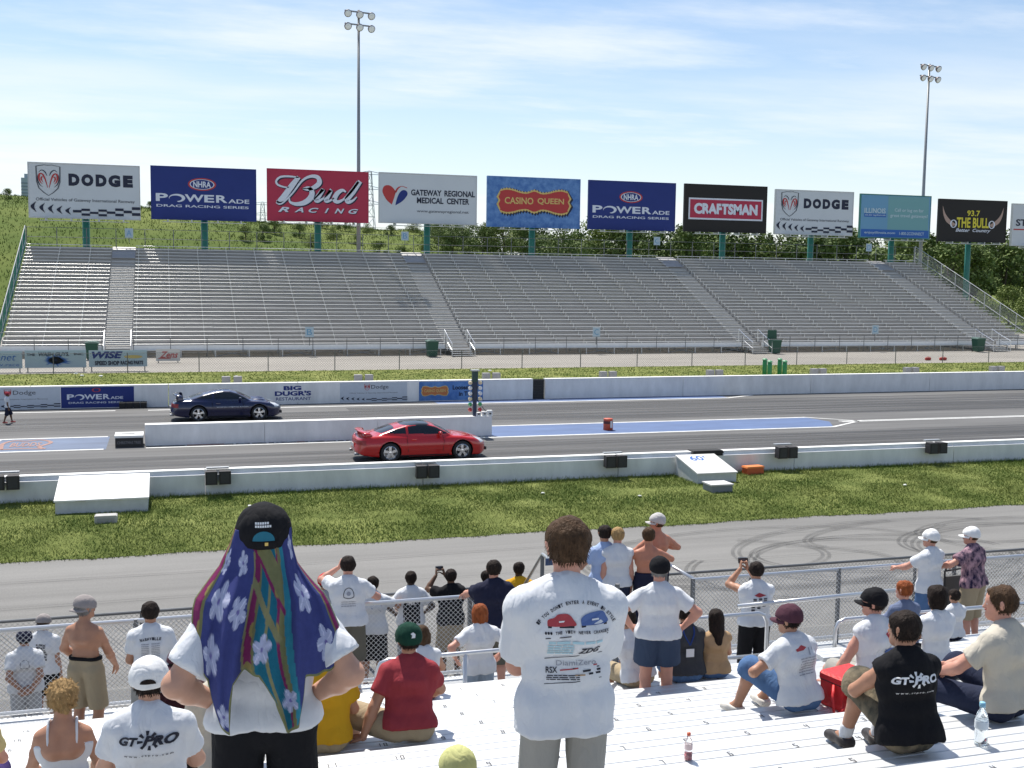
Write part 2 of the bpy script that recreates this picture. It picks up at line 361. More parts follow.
tx = n.new('ShaderNodeTexNoise'); tx.inputs['Scale'].default_value = 1.4; tx.inputs['Detail'].default_value = 7; l.new(mp.outputs[0], tx.inputs['Vector'])
mr = n.new('ShaderNodeMapRange'); mr.inputs[1].default_value = .32; mr.inputs[2].default_value = .72; mr.inputs[3].default_value = .0; mr.inputs[4].default_value = .75; l.new(tx.outputs[0], mr.inputs[0]); l.new(mr.outputs[0], p.inputs['Alpha'])
flat('rubber_groove', [rect(8, 250, 33.6, 40.6), rect(-60, 8, 35.2, 39.6)], .006, gro)
flat('rubber_groove', [rect(8, 250, 45.6, 52.2), rect(-60, 8, 46.8, 51)], .006, gro)
# ------------------------------------------------------------ crash walls
conc = mat('white painted concrete', (.72, .725, .73), .75, var=.16, scale=1.6, bump=.2, bscale=20, stretch=(1, 1, .35))
conc_top = mat('white painted wall top', (.80, .80, .78), .7, var=.08, scale=2)
black = mat('black plastic', (.018, .018, .02), .55)
steel = mat('galvanised steel', (.46, .47, .48), .42, .75, var=.15, scale=5)
dark_steel = mat('weathered grey steel', (.17, .175, .18), .5, .5, var=.15, scale=4)
green_steel = mat('teal green painted steel', (.018, .16, .125), .45)
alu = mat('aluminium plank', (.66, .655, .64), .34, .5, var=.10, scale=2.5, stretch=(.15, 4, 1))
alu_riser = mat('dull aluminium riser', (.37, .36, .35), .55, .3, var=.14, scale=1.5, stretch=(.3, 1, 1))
def wall(name, label, y0, y1, h, cuts, ledge):
    t = thing(name, label, 'wall', (0, y0, 0)); d = y1-y0
    for a, b in zip(cuts[:-1], cuts[1:]):
        mb = MB()
        if ledge: pr = [(0, -.1), (d, -.1), (d, h), (.10, h), (.07, h-.09), (0, h-.10)]
        else: pr = [(0, -.1), (d, -.1), (d, h), (0, h)]
        mb.prism(pr, 'x', a+.012, b-.012)
        s = mb.build('wall_segment', conc, t)
        MB().box(a+.012, b-.012, (.10 if ledge else -.004), d+.004, h+.002, h+.03).build('coping', conc_top, s)
    return t
nx_ = [-60+i*6.1 for i in range(40)]
nearwall = wall('crash_wall', 'long white concrete wall between the grass verge and the near lane', Y_NW, Y_T0, .80, nx_, True)
xg0, xg1 = float(aty(533, 395, Y_FW)[0]), float(aty(545, 395, Y_FW)[0])
fcuts = [xg0-5.9*i for i in range(14, -1, -1)]
fc2 = [xg1+7.7*i for i in range(0, 20)]
farwall = wall('crash_wall', 'long white concrete wall with painted adverts along the far lane', Y_FW, Y_FG, 1.0, fcuts, False)
for a, b in zip(fc2[:-1], fc2[1:]):
    s = MB().box(a+.012, b-.012, 0, .35, -.1, 1.0).build('wall_segment', conc, farwall); MB().box(a+.012, b-.012, -.004, .354, 1.002, 1.03).build('coping', conc_top, s)
g = MB()
for k in range(7): g.box(xg0+.03, xg1-.03, .1, .16, .02+k*.14, .13+k*.14)
g.box(xg0+.02, xg1-.02, .16, .24, 0, 1.0); g.build('gate_panel', black, farwall)
cw0, cw1 = float(aty(145, 444, 42.1)[0]), float(aty(492, 433, 42.1)[0])
cwall = thing('centre_wall', 'low white concrete divider wall between the two starting lanes', 'wall', (0, 42.1, 0))
for a, b in [(cw0, cw0+4.2), (cw0+4.2, cw0+8.4), (cw0+8.4, cw1)]:
    s = MB().box(a+.006, b-.006, 0, .42, 0, .74).build('wall_segment', conc, cwall); MB().box(a+.006, b-.006, -.004, .424, .742, .765).build('coping', conc_top, s)

# ------------------------------------------------------------ far grandstand
NR, PITCH_F, RISE_F, YF0, ZF0 = 28, .63, .272, 85.3, .98
FX0 = -10.9; FX1 = float(aty(1030, 337, 85.3)[0])
AIS = [-3.2, 21.7, 47.2, float(aty(985, 337, 85.3)[0])]; AW = .95
fst = thing('grandstand', 'empty aluminium grandstand facing the track below the row of billboards', 'grandstand', (0, 0, 0))
def spans(x0, x1, aisles, hw):
    out = []; x = x0
    for a in aisles: out.append((x, a-hw)); x = a+hw
    out.append((x, x1)); return [s for s in out if s[1] > s[0]]
def plank(mb, x0, x1, y0, y1, z, th=.045, r=.014):
    pr = [(y0, z-th)]+[(y0+r-r*math.cos(q), z-r+r*math.sin(q)) for q in (0, .4, .8, 1.2, 1.571)]+[(y1-r+r*math.sin(q), z-r+r*math.cos(q)) for q in (0, .8, 1.571)]+[(y1, z-th)]
    mb.prism(pr, 'x', x0, x1)
SP = spans(FX0, FX1, AIS, AW)
for k in range(NR):
    y = YF0+k*PITCH_F; z = ZF0+k*RISE_F; mb = MB(); fb = MB()
    for a, b in SP:
        n = max(1, round((b-a)/6.2)); e = [a+(b-a)*i/n for i in range(n+1)]
        for p, q in zip(e[:-1], e[1:]):
            plank(mb, p+.01, q-.01, y-.12, y+.12, z+rng.normal(0, .004))
        x = a+.25
        while x < b: mb.box(x-.02, x+.02, y-.10, y+.02, z-.40, z-.047); x += 2.4
    mb.build('bench', alu, fst)
    zf = z-.42
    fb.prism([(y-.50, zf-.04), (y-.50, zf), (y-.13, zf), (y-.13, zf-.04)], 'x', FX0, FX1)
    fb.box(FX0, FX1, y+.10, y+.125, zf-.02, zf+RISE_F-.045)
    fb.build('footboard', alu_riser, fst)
for a in AIS:
    mb = MB()
    for k in range(NR-4):
        y = YF0+k*PITCH_F; z = ZF0+k*RISE_F-.42
        plank(mb, a-AW+.05, a+AW-.05, y-.13, y+.13, z+RISE_F*.55, .1)
        plank(mb, a-AW+.05, a+AW-.05, y+.14, y+.42, z+RISE_F+.006, .05)
    mb.build('aisle_steps', mat('worn aluminium step', (.50, .495, .48), .45, .5, var=.12, scale=3), fst)
    pl = MB(); y = YF0+(NR-4)*PITCH_F
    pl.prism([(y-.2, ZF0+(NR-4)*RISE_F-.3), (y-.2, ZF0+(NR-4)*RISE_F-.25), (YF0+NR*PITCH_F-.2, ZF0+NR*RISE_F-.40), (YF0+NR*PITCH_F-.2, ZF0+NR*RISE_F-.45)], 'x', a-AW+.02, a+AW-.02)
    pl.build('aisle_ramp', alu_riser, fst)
# front frame and bracing
mb = MB(); x = FX0
while x < FX1:
    for y, h in ((84.75, .55), (86.4, 1.2), (88.6, 2.1), (91.0, 3.1), (94, 4.4), (97.5, 5.9), (101, 7.3)): mb.box(x-.045, x+.045, y-.045, y+.045, 0, h)
    for y, h in ((84.76, .5), (88.6, 2.0)):
        if int((x-FX0)/2.4) % 2 == 0:
            mb.tube([(x, y, .08), (x+2.4, y, h)], .022, 4); mb.tube([(x, y, h), (x+2.4, y, .08)], .022, 4)
    x += 2.4
mb.box(FX0, FX1, 84.70, 84.80, .50, .56)
mb.build('support_frame', steel, fst)
for a_, b_ in spans(FX0, FX1, AIS, AW): MB().box(a_, b_, 84.90, 84.94, .56, .88).build('front_fascia', mat('bright aluminium fascia', (.82, .82, .81), .5, .15, var=.06), fst)
MB().box(FX0+.2, FX1-.2, 95.0, 95.1, 0, 4.0).build('under_stand_shade', mat('under stand shade dark', (.03, .032, .034), .9), fst)  # near-black sheet added to stand in for the shade under the stand
def railing(name, pts, hs, posts, m, r=.024, parent=None, pr=None):
    """posts stand on the polyline pts; hs = rail heights"""
    mb = MB()
    for h in hs: mb.tube([(p[0], p[1], p[2]+h) for p in pts], r, 6)
    rail = mb.build(name, m, parent)
    for p in posts: MB().tube([(p[0], p[1], p[2]), (p[0], p[1], p[2]+max(hs)-r)], pr or r*1.1, 6).build('rail_post', m, rail)
    return rail
for a, b in spans(FX0, FX1, AIS, AW+.1):
    n = max(1, round((b-a)/2.5)); railing('front_rail', [(a, 84.6, .5), (b, 84.6, .5)], (.75, 1.35), [(a+(b-a)*i/n, 84.6, .1) for i in range(n+1)], dark_steel, .018, fst, .026)
yb_, zb_ = YF0+(NR-1)*PITCH_F+.45, ZF0+(NR-1)*RISE_F-.35
n = 37; railing('back_rail', [(FX0, yb_, zb_), (FX1, yb_, zb_)], (.95, 1.75), [(FX0+(FX1-FX0)*i/n, yb_, zb_) for i in range(n+1)], dark_steel, .020, fst, .035)
for x, mt in ((FX0-.1, green_steel), (FX1+.1, steel)):
    a, b = (x, YF0-.2, ZF0-.4), (x, yb_, zb_+.1)
    rl = railing('side_rail', [a, b], (.6, 1.75), [tuple(a[i]+(b[i]-a[i])*t for i in range(3)) for t in np.linspace(0, 1, 9)], mt if x > 0 else steel, .035, fst, .035)
    mb = MB()
    for t in np.linspace(0, 1, 150):
        y, z = a[1]+(b[1]-a[1])*t, a[2]+(b[2]-a[2])*t
        mb.tube([(x, y, z+.05), (x, y+.3, z+1.70)], .006, 3, cap=False); mb.tube([(x, y+.3, z+.12), (x, y, z+1.62)], .006, 3, cap=False)
    mb.build('mesh_infill', mt, rl)
for a in AIS:
    mb = MB()
    for k in range(4): mb.box(a-AW+.1, a+AW-.1, 83.0+k*.36, 83.34+k*.36, .09+k*.13, .13+k*.13)
    st = mb.build('entry_stair', steel, fst)
    for s in (-1, 1):
        x = a+s*(AW-.05); hb = MB()
        hb.tube([(x, 83.05, .05), (x, 83.05, 1.0), (x, 84.6, 1.55), (x, 85.5, 1.95), (x, 85.5, .9)], .030, 6); hb.tube([(x, 83.05, .5), (x, 84.6, 1.05)], .022, 6)
        hb.tube([(x, 84.6, .4), (x, 84.6, 1.55)], .026, 6)
        hb.build('handrail', mat('bright aluminium tube', (.72, .73, .74), .3, .85), st)
# spill of litter left on the seats
lit = mat('pale litter', (.7, .7, .66), .8)

# ------------------------------------------------------------ low fence along the far path
def chain_fence(name, label, x0, x1, y, z, h, step, wire, postr, toprail, m_post, m_wire, m_rail, pitch=.07, bottom=False, posts=None, wz=0.):
    t = thing(name, label, 'fence', (x0, y, z)); W = x1-x0
    xs = posts if posts is not None else [i*step for i in range(int(W/step)+1)]
    for x in xs:
        MB().tube([(x, .03, -.05), (x, .03, h+.02)], postr, 8).build('post', m_post, t)
    mb = MB(); mb.tube([(0, .03, h), (W, .03, h)], toprail, 8)
    if bottom: mb.tube([(0, .03, .09), (W, .03, .09)], toprail*.9, 8)
    mb.build('rail', m_rail, t)
    hh = h-.03-wz; n = int(W/pitch); X = np.arange(-int(hh/pitch)-1, n+1)*pitch
    VV = []; FF = []; b = 0
    for sgn in (1, -1):
        xa, xb = (X, X+hh) if sgn > 0 else (X+hh, X)
        ka = np.clip(xa, 0, W); kb = np.clip(xb, 0, W)
        za = wz+.02+hh*np.abs(ka-xa)/hh; zb = wz+.02+hh*(1-np.abs(kb-xb)/hh)
        ok = np.abs(ka-kb) > 1e-3; ka, kb, za, zb = ka[ok], kb[ok], za[ok], zb[ok]; q = len(ka); yy = .004*sgn
        o_ = [(-1, -.6), (1, -.6), (0, 1)]
        for (X_, Z_) in ((ka, za), (kb, zb)):
            for (ox, oy) in o_: VV.append(np.stack([X_+ox*wire*.7, np.full(q, yy+oy*wire), Z_-sgn*ox*wire*.7], 1))
        base = b; i = np.arange(q)
        for k in range(3):
            FF.append(np.stack([base+k*q+i, base+((k+1) % 3)*q+i, base+(3+(k+1) % 3)*q+i, base+(3+k)*q+i], 1))
        b += 6*q
    quads_np('chain_link', np.concatenate(VV), np.concatenate(FF), m_wire, t)
    return t
chain_fence('chain_link_fence', 'low chain link fence along the concrete path in front of the far stand', -40, 110, Y_P0+.1, .03, 1.2, 4.2, .004, .03, .012, dark_steel, dark_steel, dark_steel, .16)

# ------------------------------------------------------------ near grandstand (where the spectators sit)
nst = thing('grandstand', 'white aluminium bleachers in the foreground full of spectators', 'grandstand', (0, 0, 0))
alu_n = mat('clean aluminium bench', (.70, .71, .71), .42, .35, var=.05, scale=3, stretch=(.2, 6, 1))
deck_m = mat('aluminium deck', (.50, .51, .52), .5, .4, var=.08, scale=2, stretch=(.3, 3, 1))
PN, NN = .61, 19
def seat_y(k): return 10.95-PN*k
def seat_z(k): return SEAT0-SLOPE*seat_y(k)
NSP = [(-9.0, 5.85), (7.05, 9.95), (11.2, 22.)]
DIG = {'0': 'abcdef', '1': 'bc', '2': 'abged', '3': 'abgcd', '4': 'fgbc', '5': 'afgcd', '6': 'afgedc', '7': 'abc', '8': 'abcdefg', '9': 'abcdfg'}
def digit(mb, ch, cx, cy, z, hx, hy, t):
    sg = {'a': (-1, 1, 1, 1), 'b': (1, 1, 1, 0), 'c': (1, 0, 1, -1), 'd': (-1, -1, 1, -1), 'e': (-1, 0, -1, -1), 'f': (-1, 1, -1, 0), 'g': (-1, 0, 1, 0)}
    for q in DIG[ch]:
        x0, y0, x1, y1 = sg[q]; a = (cx+min(x0, x1)*hx-t, cy+min(y0, y1)*hy-t); b = (cx+max(x0, x1)*hx+t, cy+max(y0, y1)*hy+t)
        mb.add([(a[0], a[1], z), (b[0], a[1], z), (b[0], b[1], z), (a[0], b[1], z)], [(0, 1, 2, 3)])
ink = mat('black stencil paint', (.09, .09, .10), .7)
seam = mat('dark seam', (.05, .05, .055), .8)
for k in range(NN):
    y, z = seat_y(k), seat_z(k); mb = MB(); fb = MB(); nb = MB()
    for a, b in NSP:
        # three extruded ribs make each seat plank
        for i in range(3): plank(mb, a, b, y-.145+i*.098, y-.145+i*.098+.094, z, .05, .008)
        x = a+.3
        while x < b: mb.box(x-.025, x+.025, y-.10, y+.10, z-.40, z-.052); x += 1.83
    for a, b in ([(-9., 9.95), (11.2, 22.)] if k > 2 else NSP):
        zf = z-.43
        fb.prism([(y-.14, zf-.05), (y-.14, zf), (y+.30, zf), (y+.30, zf-.05)], 'x', a, b); fb.box(a, b, y-.165, y-.14, zf-.05, zf+SLOPE*PN-.012)
    bench = mb.build('bench', alu_n, nst)
    fb.build('footboard', deck_m, nst)
    for a, b in NSP[:2]:
        num = 1; x = b-.24
        while x > a+.1:
            s = str(num)
            for i, ch in enumerate(s): digit(nb, ch, x+(i-(len(s)-1)/2)*.05, y-.02, z+.003, .010, .024, .0032)
            num += 1; x -= .46
    nb.build('seat_numbers', ink, bench)
ypl0, ypl1 = 11.3, 13.75
mb = MB()
for i in range(8): mb.box(-9, 22, ypl0+i*.306, ypl0+i*.306+.30, 1.04, 1.10)
mb.build('walkway', deck_m, nst)
mb = MB()
for i in range(9): mb.box(5.25, 6.9, ypl1+.01+i*.2, ypl1+.205+i*.2, 1.04, 1.098)
for i in range(4): mb.box(5.25, 6.9, 15.6+i*.30, 15.9+i*.30, .80-i*.24, .86-i*.24)
mb.build('landing_steps', deck_m, nst)
mb = MB(); x = -9
while x < 22:
    for y in (11.4, 13.7): mb.box(x-.05, x+.05, y-.05, y+.05, 0, 1.04)
    for k in range(0, NN, 4): mb.box(x-.05, x+.05, seat_y(k)-.05, seat_y(k)+.05, 0, seat_z(k)-.5)
    x += 1.83
mb.build('support_frame', steel, nst)
mb = MB()
for k in range(3): mb.box(5.95, 6.95, 11.25-k*.3, 11.55-k*.3, 1.10+k*.2-.04+.17, 1.10+k*.2+.17)
mb.build('aisle_steps', deck_m, nst)
wire_m = mat('bright galvanised wire', (.72, .73, .74), .45, .35); rail_m = mat('bright rail tube', (.66, .67, .68), .32, .8)
def loop_rail(x0, x1, y, zt, zm, zb):
    mb = MB(); c = .12
    mb.tube([(x0, y, zb), (x0, y, zt-c), (x0+.04, y, zt-.03), (x0+c, y, zt), (x1-c, y, zt), (x1-.04, y, zt-.03), (x1, y, zt-c), (x1, y, zb)], .024, 8)
    if zm: mb.tube([(x0, y, zm), (x1, y, zm)], .022, 8)
    return mb.build('guard_rail', rail_m, nst, True)
loop_rail(2.05, 4.05, 11.30, 2.26, 1.86, 1.1); loop_rail(5.62, 6.72, 11.5, 2.36, 1.85, 1.1); loop_rail(7.45, 10.4, 11.2, 2.30, 1.80, 1.1)
MB().tube([(3.0, 11.3, 2.26), (3.0, 11.3, 1.1)], .024, 8).build('guard_rail', rail_m, nst, True)
MB().tube([(6.55, 11.9, 2.33), (9.0, 12.0, 2.34)], .026, 8).build('guard_rail', rail_m, nst, True)
# walkway fence panels and the rails of the landing
f1 = chain_fence('chain_link_fence', 'chain link fence on the left half of the bleacher walkway with a bright top rail', -9, 5.3, 13.62, 1.1, 1.07, 2.4, .0026,   .032, .026, dark_steel, wire_m, rail_m, .062, True, [.5+2.03*i for i in range(8)]+[14.28])
f2 = chain_fence('chain_link_fence', 'chain link fence on the right half of the bleacher walkway beyond the landing opening', 6.8, 22, 13.62, 1.1, 1.07, 2.4, .0026,   .032, .026, dark_steel, wire_m, rail_m, .062, True, [.02, 2.3, 4.25, 6.6, 9.0, 11.4, 13.8])
for x, lb in ((5.28, 'left'), (6.85, 'right')):
    mb = MB(); mb.tube([(x, 13.7, 2.17), (x, 15.5, 2.17), (x, 16.8, 1.1)], .025, 8); mb.tube([(x, 13.7, 1.65), (x, 15.5, 1.65)], .02, 8)
    r = mb.build('guard_rail', rail_m, nst, True)
    for y in (14.6, 15.5): MB().tube([(x, y, 1.0), (x, y, 2.15)], .03, 8).build('rail_post', dark_steel, r)
f3 = chain_fence('chain_link_fence', 'dark railed chain link fence standing on the edge of the service road', -20, 34, 17.45, 0, 1.15, 3.4, .0022, .03, .024, dark_steel, dark_steel, dark_steel, .075, False, [2.5+3.42*i for i in range(16)])
# ------------------------------------------------------------ light poles, far tower, pylons, trees
def light_pole(u, vt, y, label):
    p = aty(u, vt, y); x, zt = float(p[0]), float(p[2])
    t = thing('light_pole', label, 'light pole', (x, y, 0), R_(12), 'floodlight poles behind the far stand')
    MB().tube([(0, 0, 0), (0, 0, 11), (0, 0, zt)], [.24, .19, .11], 10).build('pole', mat('pole steel', (.30, .31, .31), .5, .5), t, True)
    fl = mat('floodlight housing', (.16, .12, .11), .5); lens = mat('floodlight glass', (.80, .84, .86), .15, spec=.9)
    for r in range(2):
        MB().box(-1.35, 1.35, -.06, .06, zt-.25-r*1.15, zt-.13-r*1.15).build('crossarm', mat('pole steel', (0, 0, 0)), t)
        for c in range(3):
            M = Matrix.Translation((-1.15+c*1.15, -.25, zt-.45-r*1.15)) @ Matrix.Rotation(R_(118), 4, 'X')
            b = MB(); b.lathe([(.08, -.32), (.22, -.25), (.34, -.02), (.36, .10), (.34, .12)], 14, M); h = b.build('floodlight', fl, t, True)
            b = MB(); b.lathe([(.32, .121), (.24, .15), (.02, .17)], 14, M); b.build('lens', lens, h, True)
light_pole(358.6, 10, 106.5, 'tall steel floodlight pole rising behind the red billboard'); light_pole(929.5, 64, 106.5, 'tall floodlight pole rising behind the pale blue and green billboard')
# distant office tower on the left; blue haze put into its facade colour
tw = thing('office_tower', 'grey office tower on the far horizon behind the leftmost billboard', 'tower', (0, 0, 0))
a, b = atz(21.5, 198, 0) if False else aty(21.5, 198, 900), aty(34, 178, 900)
MB().box(a[0], b[0], 900, 925, 0, b[2]).build('facade', mat('haze blue facade', (.30, .38, .46), .35, var=.08), tw)
mb = MB()
for k in range(26):
    z = 8+(b[2]-10)*k/26; mb.box(a[0]-.05, b[0]+.05, 899.8, 899.95, z, z+1.0)
mb.build('windows', mat('dark office glass', (.16, .22, .29), .2), tw)
MB().box(a[0]+2, b[0]-3, 902, 920, b[2], b[2]+3).build('roof_plant', mat('haze blue facade', (0, 0, 0)), tw)
def pylon(u, vt, y, label):
    p = aty(u, vt, y); b = aty(u, 235, y)
    t = thing('transmission_tower', label, 'pylon', (float(p[0]), y, 0)); h = float(p[2]); mb = MB(); n = 11; w0 = 2.6
    def cor(k): s = w0*(1-k/n*.8)/1; z = h*k/n; return [(-s, -s, z), (s, -s, z), (s, s, z), (-s, s, z)]
    for k in range(n):
        A, B = cor(k), cor(k+1)
        for i in range(4): mb.tube([A[i], B[i]], .11, 3); mb.tube([A[i], B[(i+1) % 4]], .07, 3); mb.tube([B[i], B[(i+1) % 4]], .07, 3)
    tr = mb.build('lattice_mast', mat('pylon steel', (.42, .43, .44), .5, .5), t)
    mb = MB()
    for z in (h*.98, h*.86, h*.74): mb.tube([(-5, 0, z), (0, 0, z+1.0), (5, 0, z)], .10, 3); mb.tube([(-5, 0, z), (5, 0, z)], .10, 3)
    mb.build('crossarm', mat('pylon steel', (0, 0, 0)), t); return t
pylon(369.5, 172, 330, 'lattice power pylon seen between the red and the white heart billboards'); pylon(262.5, 203, 420, 'small distant power pylon in the gap left of the red billboard')
pl = thing('power_line', 'thin power cables crossing the sky behind the billboards', 'power line', (0, 0, 0)); 
for k, (z0, z1, y) in enumerate([(19, 13, 330), (21.5, 15, 330), (17, 12.5, 420)]):
    mb = MB(); pts = []
    for i in range(61):
        x = -160+i*9.; s = abs(((i % 20)/20)*2-1); pts.append((x, y, z0+(z1-z0)*i/60+2*s*s))
    mb.tube(pts, .045, 3); mb.build('cable', mat('cable', (.10, .10, .11), .6), pl)

leaf_cols = [((.085, .13, .030), (.15, .20, .055)), ((.12, .165, .036), (.20, .24, .07)), ((.060, .10, .024), (.13, .175, .045))]
leaf_ms = [mat('foliage %d' % i, a, .75, col2=b, scale=.9, var=.4, spec=.25) for i, (a, b) in enumerate(leaf_cols)]
bark = mat('bark', (.09, .07, .05), .9, var=.2)
def make_tree(h, r, seed, lm, n=2600):
    rs = np.random.default_rng(seed)
    tr = MB(); lean = rs.normal(0, .25, 2)
    tr.tube([(0, 0, -.3), (lean[0]*.3, lean[1]*.3, h*.3), (lean[0], lean[1], h*.65)], [.16*h/7, .12*h/7, .05], 7)
    cl = []
    for i in range(rs.integers(9, 14)):
        a = rs.uniform(0, 6.28); zz = h*rs.uniform(.22, .93); rr = r*math.sqrt(max(.08, 1-((zz/h-.5)/.52)**2))*rs.uniform(.25, .8)
        c = np.array([math.cos(a)*rr, math.sin(a)*rr, zz]); cl.append((c, r*rs.uniform(.26, .48)))
        tr.tube([(0, 0, zz*.55), tuple(c*[.6, .6, 1]-[0, 0, .2])], [.05, .025], 4)
    cl.append((np.array([lean[0], lean[1], h*.9]), r*.34))
    V = []; per = n//len(cl)
    for c, cr in cl:
        d = rs.normal(size=(per, 3)); d /= np.linalg.norm(d, axis=1)[:, None]
        p = c+d*(cr*rs.uniform(.35, 1.08, per)**.6)[:, None]*[1, 1, .85]
        s = rs.uniform(.10, .26, per)*h/7
        a = rs.normal(size=(per, 3)); a /= np.linalg.norm(a, axis=1)[:, None]; b = np.cross(a, d+.3); b /= np.linalg.norm(b, axis=1)[:, None]
        a = a*s[:, None]; b = b*s[:, None]*.7
        V.append(np.stack([p-a, p+b*.8, p+a, p-b*.8], 1))
    V = np.concatenate(V).reshape(-1, 3); F = np.arange(len(V)).reshape(-1, 4)
    return tr, V, F
TV = []
for i, (h, r) in enumerate([(7, 3.4), (6, 3.6), (8, 3.2), (4.2, 3.0), (5.2, 2.6)]):
    tr, V, F = make_tree(h, r, 40+i, None)
    tme = tr.mesh('trunk'); tme.materials.append(bark)
    tme.polygons.foreach_set('use_smooth', [True]*len(tme.polygons)); TV.append((tme, V, F, {}))
def place_tree(i, mi, x, y, z, s, rz, label, group):
    tme, V, F, cache = TV[i]
    t = thing('tree', label, 'tree', (x, y, z), rz, group); t.scale = (s, s, s*rng.uniform(.85, 1.1))
    o = bpy.data.objects.new('trunk', tme); C.objects.link(o); o.parent = t
    if mi not in cache: c = quads_np('crown', V, F, leaf_ms[mi]); cache[mi] = c.data; c.parent = t
    else: c = bpy.data.objects.new('crown', cache[mi]); C.objects.link(c); c.parent = t
    return t
TG = 'trees and bushes behind the far stand'
KIND = ['dense mid green tree in the belt of trees behind the far stand', 'light yellow green bushy tree in the belt of trees behind the far stand', 'dark green tree in the belt of trees behind the far stand']
def hz(x, y): return float(bank(np.array([float(x)]), np.array([float(y)]))[0])
# belt from behind the white heart billboard to the right edge
for u in np.linspace(432, 1075, 64):
    y = rng.uniform(150, 196); p = aty(u, 240, y); z = hz(p[0], y)
    top = float(aty(u, 222+(u-430)*.02+rng.uniform(-4, 12), y)[2]); i = int(rng.integers(0, 5)); mi = int(rng.choice([0, 1, 2], p=[.45, .25, .3]))
    s = max(.35, min(1.9, (top-z)/[7, 6, 8, 4.2, 5.2][i])); place_tree(i, mi, float(p[0]), y, z-.2, s, rng.uniform(0, 6.28), KIND[mi], TG)
for u in np.linspace(440, 1060, 24):
    y = rng.uniform(158, 185); p = aty(u, 240, y); z = hz(p[0], y); top = float(aty(u, 224+(u-430)*.02+rng.uniform(-5, 6), y)[2])
    i = int(rng.integers(0, 3)); mi = int(rng.choice([0, 2])); s = max(.5, min(2.2, (top-z)/[7, 6, 8][i])); place_tree(i, mi, float(p[0]), y, z-.3, s, rng.uniform(0, 6.28), KIND[mi], TG)
# lighter bushes at the right end of the stand and on the bank
BK = ['small green bush on the grassy bank behind the far stand', 'yellow green bush on the grassy bank behind the far stand', 'dark bush on the grassy bank behind the far stand']
for (u, v, y, sc) in [(965, 262, 122, .75), (990, 270, 120, .8), (1012, 262, 124, .9), (1035, 275, 119, .8), (985, 252, 128, .95), (1018, 247, 130, 1.0), (940, 250, 130, .9)]:
    p = aty(u, v, y); place_tree(int(rng.choice([1, 3])), 1, float(p[0]), y, hz(p[0], y)-.2, sc, rng.uniform(0, 6), 'bright yellow green bush beside the right end of the far stand', 'bushes beside the right end of the far stand')
for u in list(np.linspace(300, 470, 16))+[150, 205, 246, 262, 275, 60, 110, 8]:
    y = rng.uniform(150, 188); p = aty(u, 240, y); mi = int(rng.choice([0, 1, 2])); place_tree(int(rng.choice([3, 4])), mi, float(p[0]), y, hz(p[0], y)-.5, rng.uniform(.3, .6) if u < 430 else rng.uniform(.6, .9), rng.uniform(0, 6), BK[mi], 'bushes on the grassy bank')
# ragged scrub along the skyline of the bank
for u in np.linspace(2, 300, 18):
    y = rng.uniform(190, 225); p = aty(u, 205, y); mi = int(rng.choice([0, 2])); place_tree(int(rng.choice([3, 4])), mi, float(p[0]), y, hz(p[0], y)-.9, rng.uniform(.22, .42), rng.uniform(0, 6), BK[mi], 'bushes on the grassy bank')
# ------------------------------------------------------------ billboards
def vinyl(name, c, **k): return mat(name, c, .55, spec=.3, **k)
V_WHITE = vinyl('white sign vinyl', (.56, .60, .635), var=.04, scale=.4); V_NAVY = vinyl('navy sign vinyl', (.018, .036, .19), var=.06, scale=.5)
V_RED = vinyl('red sign vinyl', (.42, .035, .075), var=.05, scale=.5); V_BLK = vinyl('black sign vinyl', (.018, .016, .016))
V_BLUE = vinyl('mottled blue sign vinyl', (.06, .16, .42), col2=(.14, .28, .55), scale=1.6)
V_INK = vinyl('dark ink', (.02, .025, .05)); V_SILV = vinyl('silver white ink', (.66, .70, .78)); V_CRIM = vinyl('crimson ink', (.45, .05, .05))
V_GOLD = vinyl('gold ink', (.62, .46, .16)); V_YEL = vinyl('yellow ink', (.68, .60, .06)); V_PBLUE = vinyl('pale blue vinyl', (.15, .33, .50)); V_PGRN = vinyl('pale green vinyl', (.17, .36, .38)); V_DBLUE = vinyl('deep blue vinyl', (.035, .13, .42))
V_PALE = vinyl('pale ink', (.50, .62, .68)); V_HORN = vinyl('horn brown ink', (.42, .30, .25)); V_DGRY = vinyl('dark grey ink', (.10, .11, .13))
def A(sh, W, Hh): return [(v*np.array([W, Hh]), f) for v, f in sh]
def chequer():
    out = []; n = 13
    for i in range(n):
        t = i/(n-1); x0, x1 = i/n, (i+1)/n; c = .035+.10*abs(t-.62)**1.4; hh = .055+.10*max(0, .55-t)*.9+.05*max(0, t-.6)
        if t < .35:
            out.append((spline([(x0+.055, c+hh*2.0), (x0+.015, c+hh*1.1), (x0+.055, c+.0)], 5), None))
            a = spline([(x0+.06, c+hh*1.9), (x0+.012, c+hh), (x0+.06, c+.0)], 5); b = spline([(x0+.062, c+hh*1.9), (x0+.045, c+hh), (x0+.062, c)], 5)
            out[-1] = (np.vstack([a, b[::-1]]), [tuple(range(len(a)+len(b)))])
        else:
            for r in range(3):
                if (i+r) % 2 == 0: y = c+r*hh*.75; out.append(rect(x0+.004, x1+.004, y, y+hh*.72))
    return out
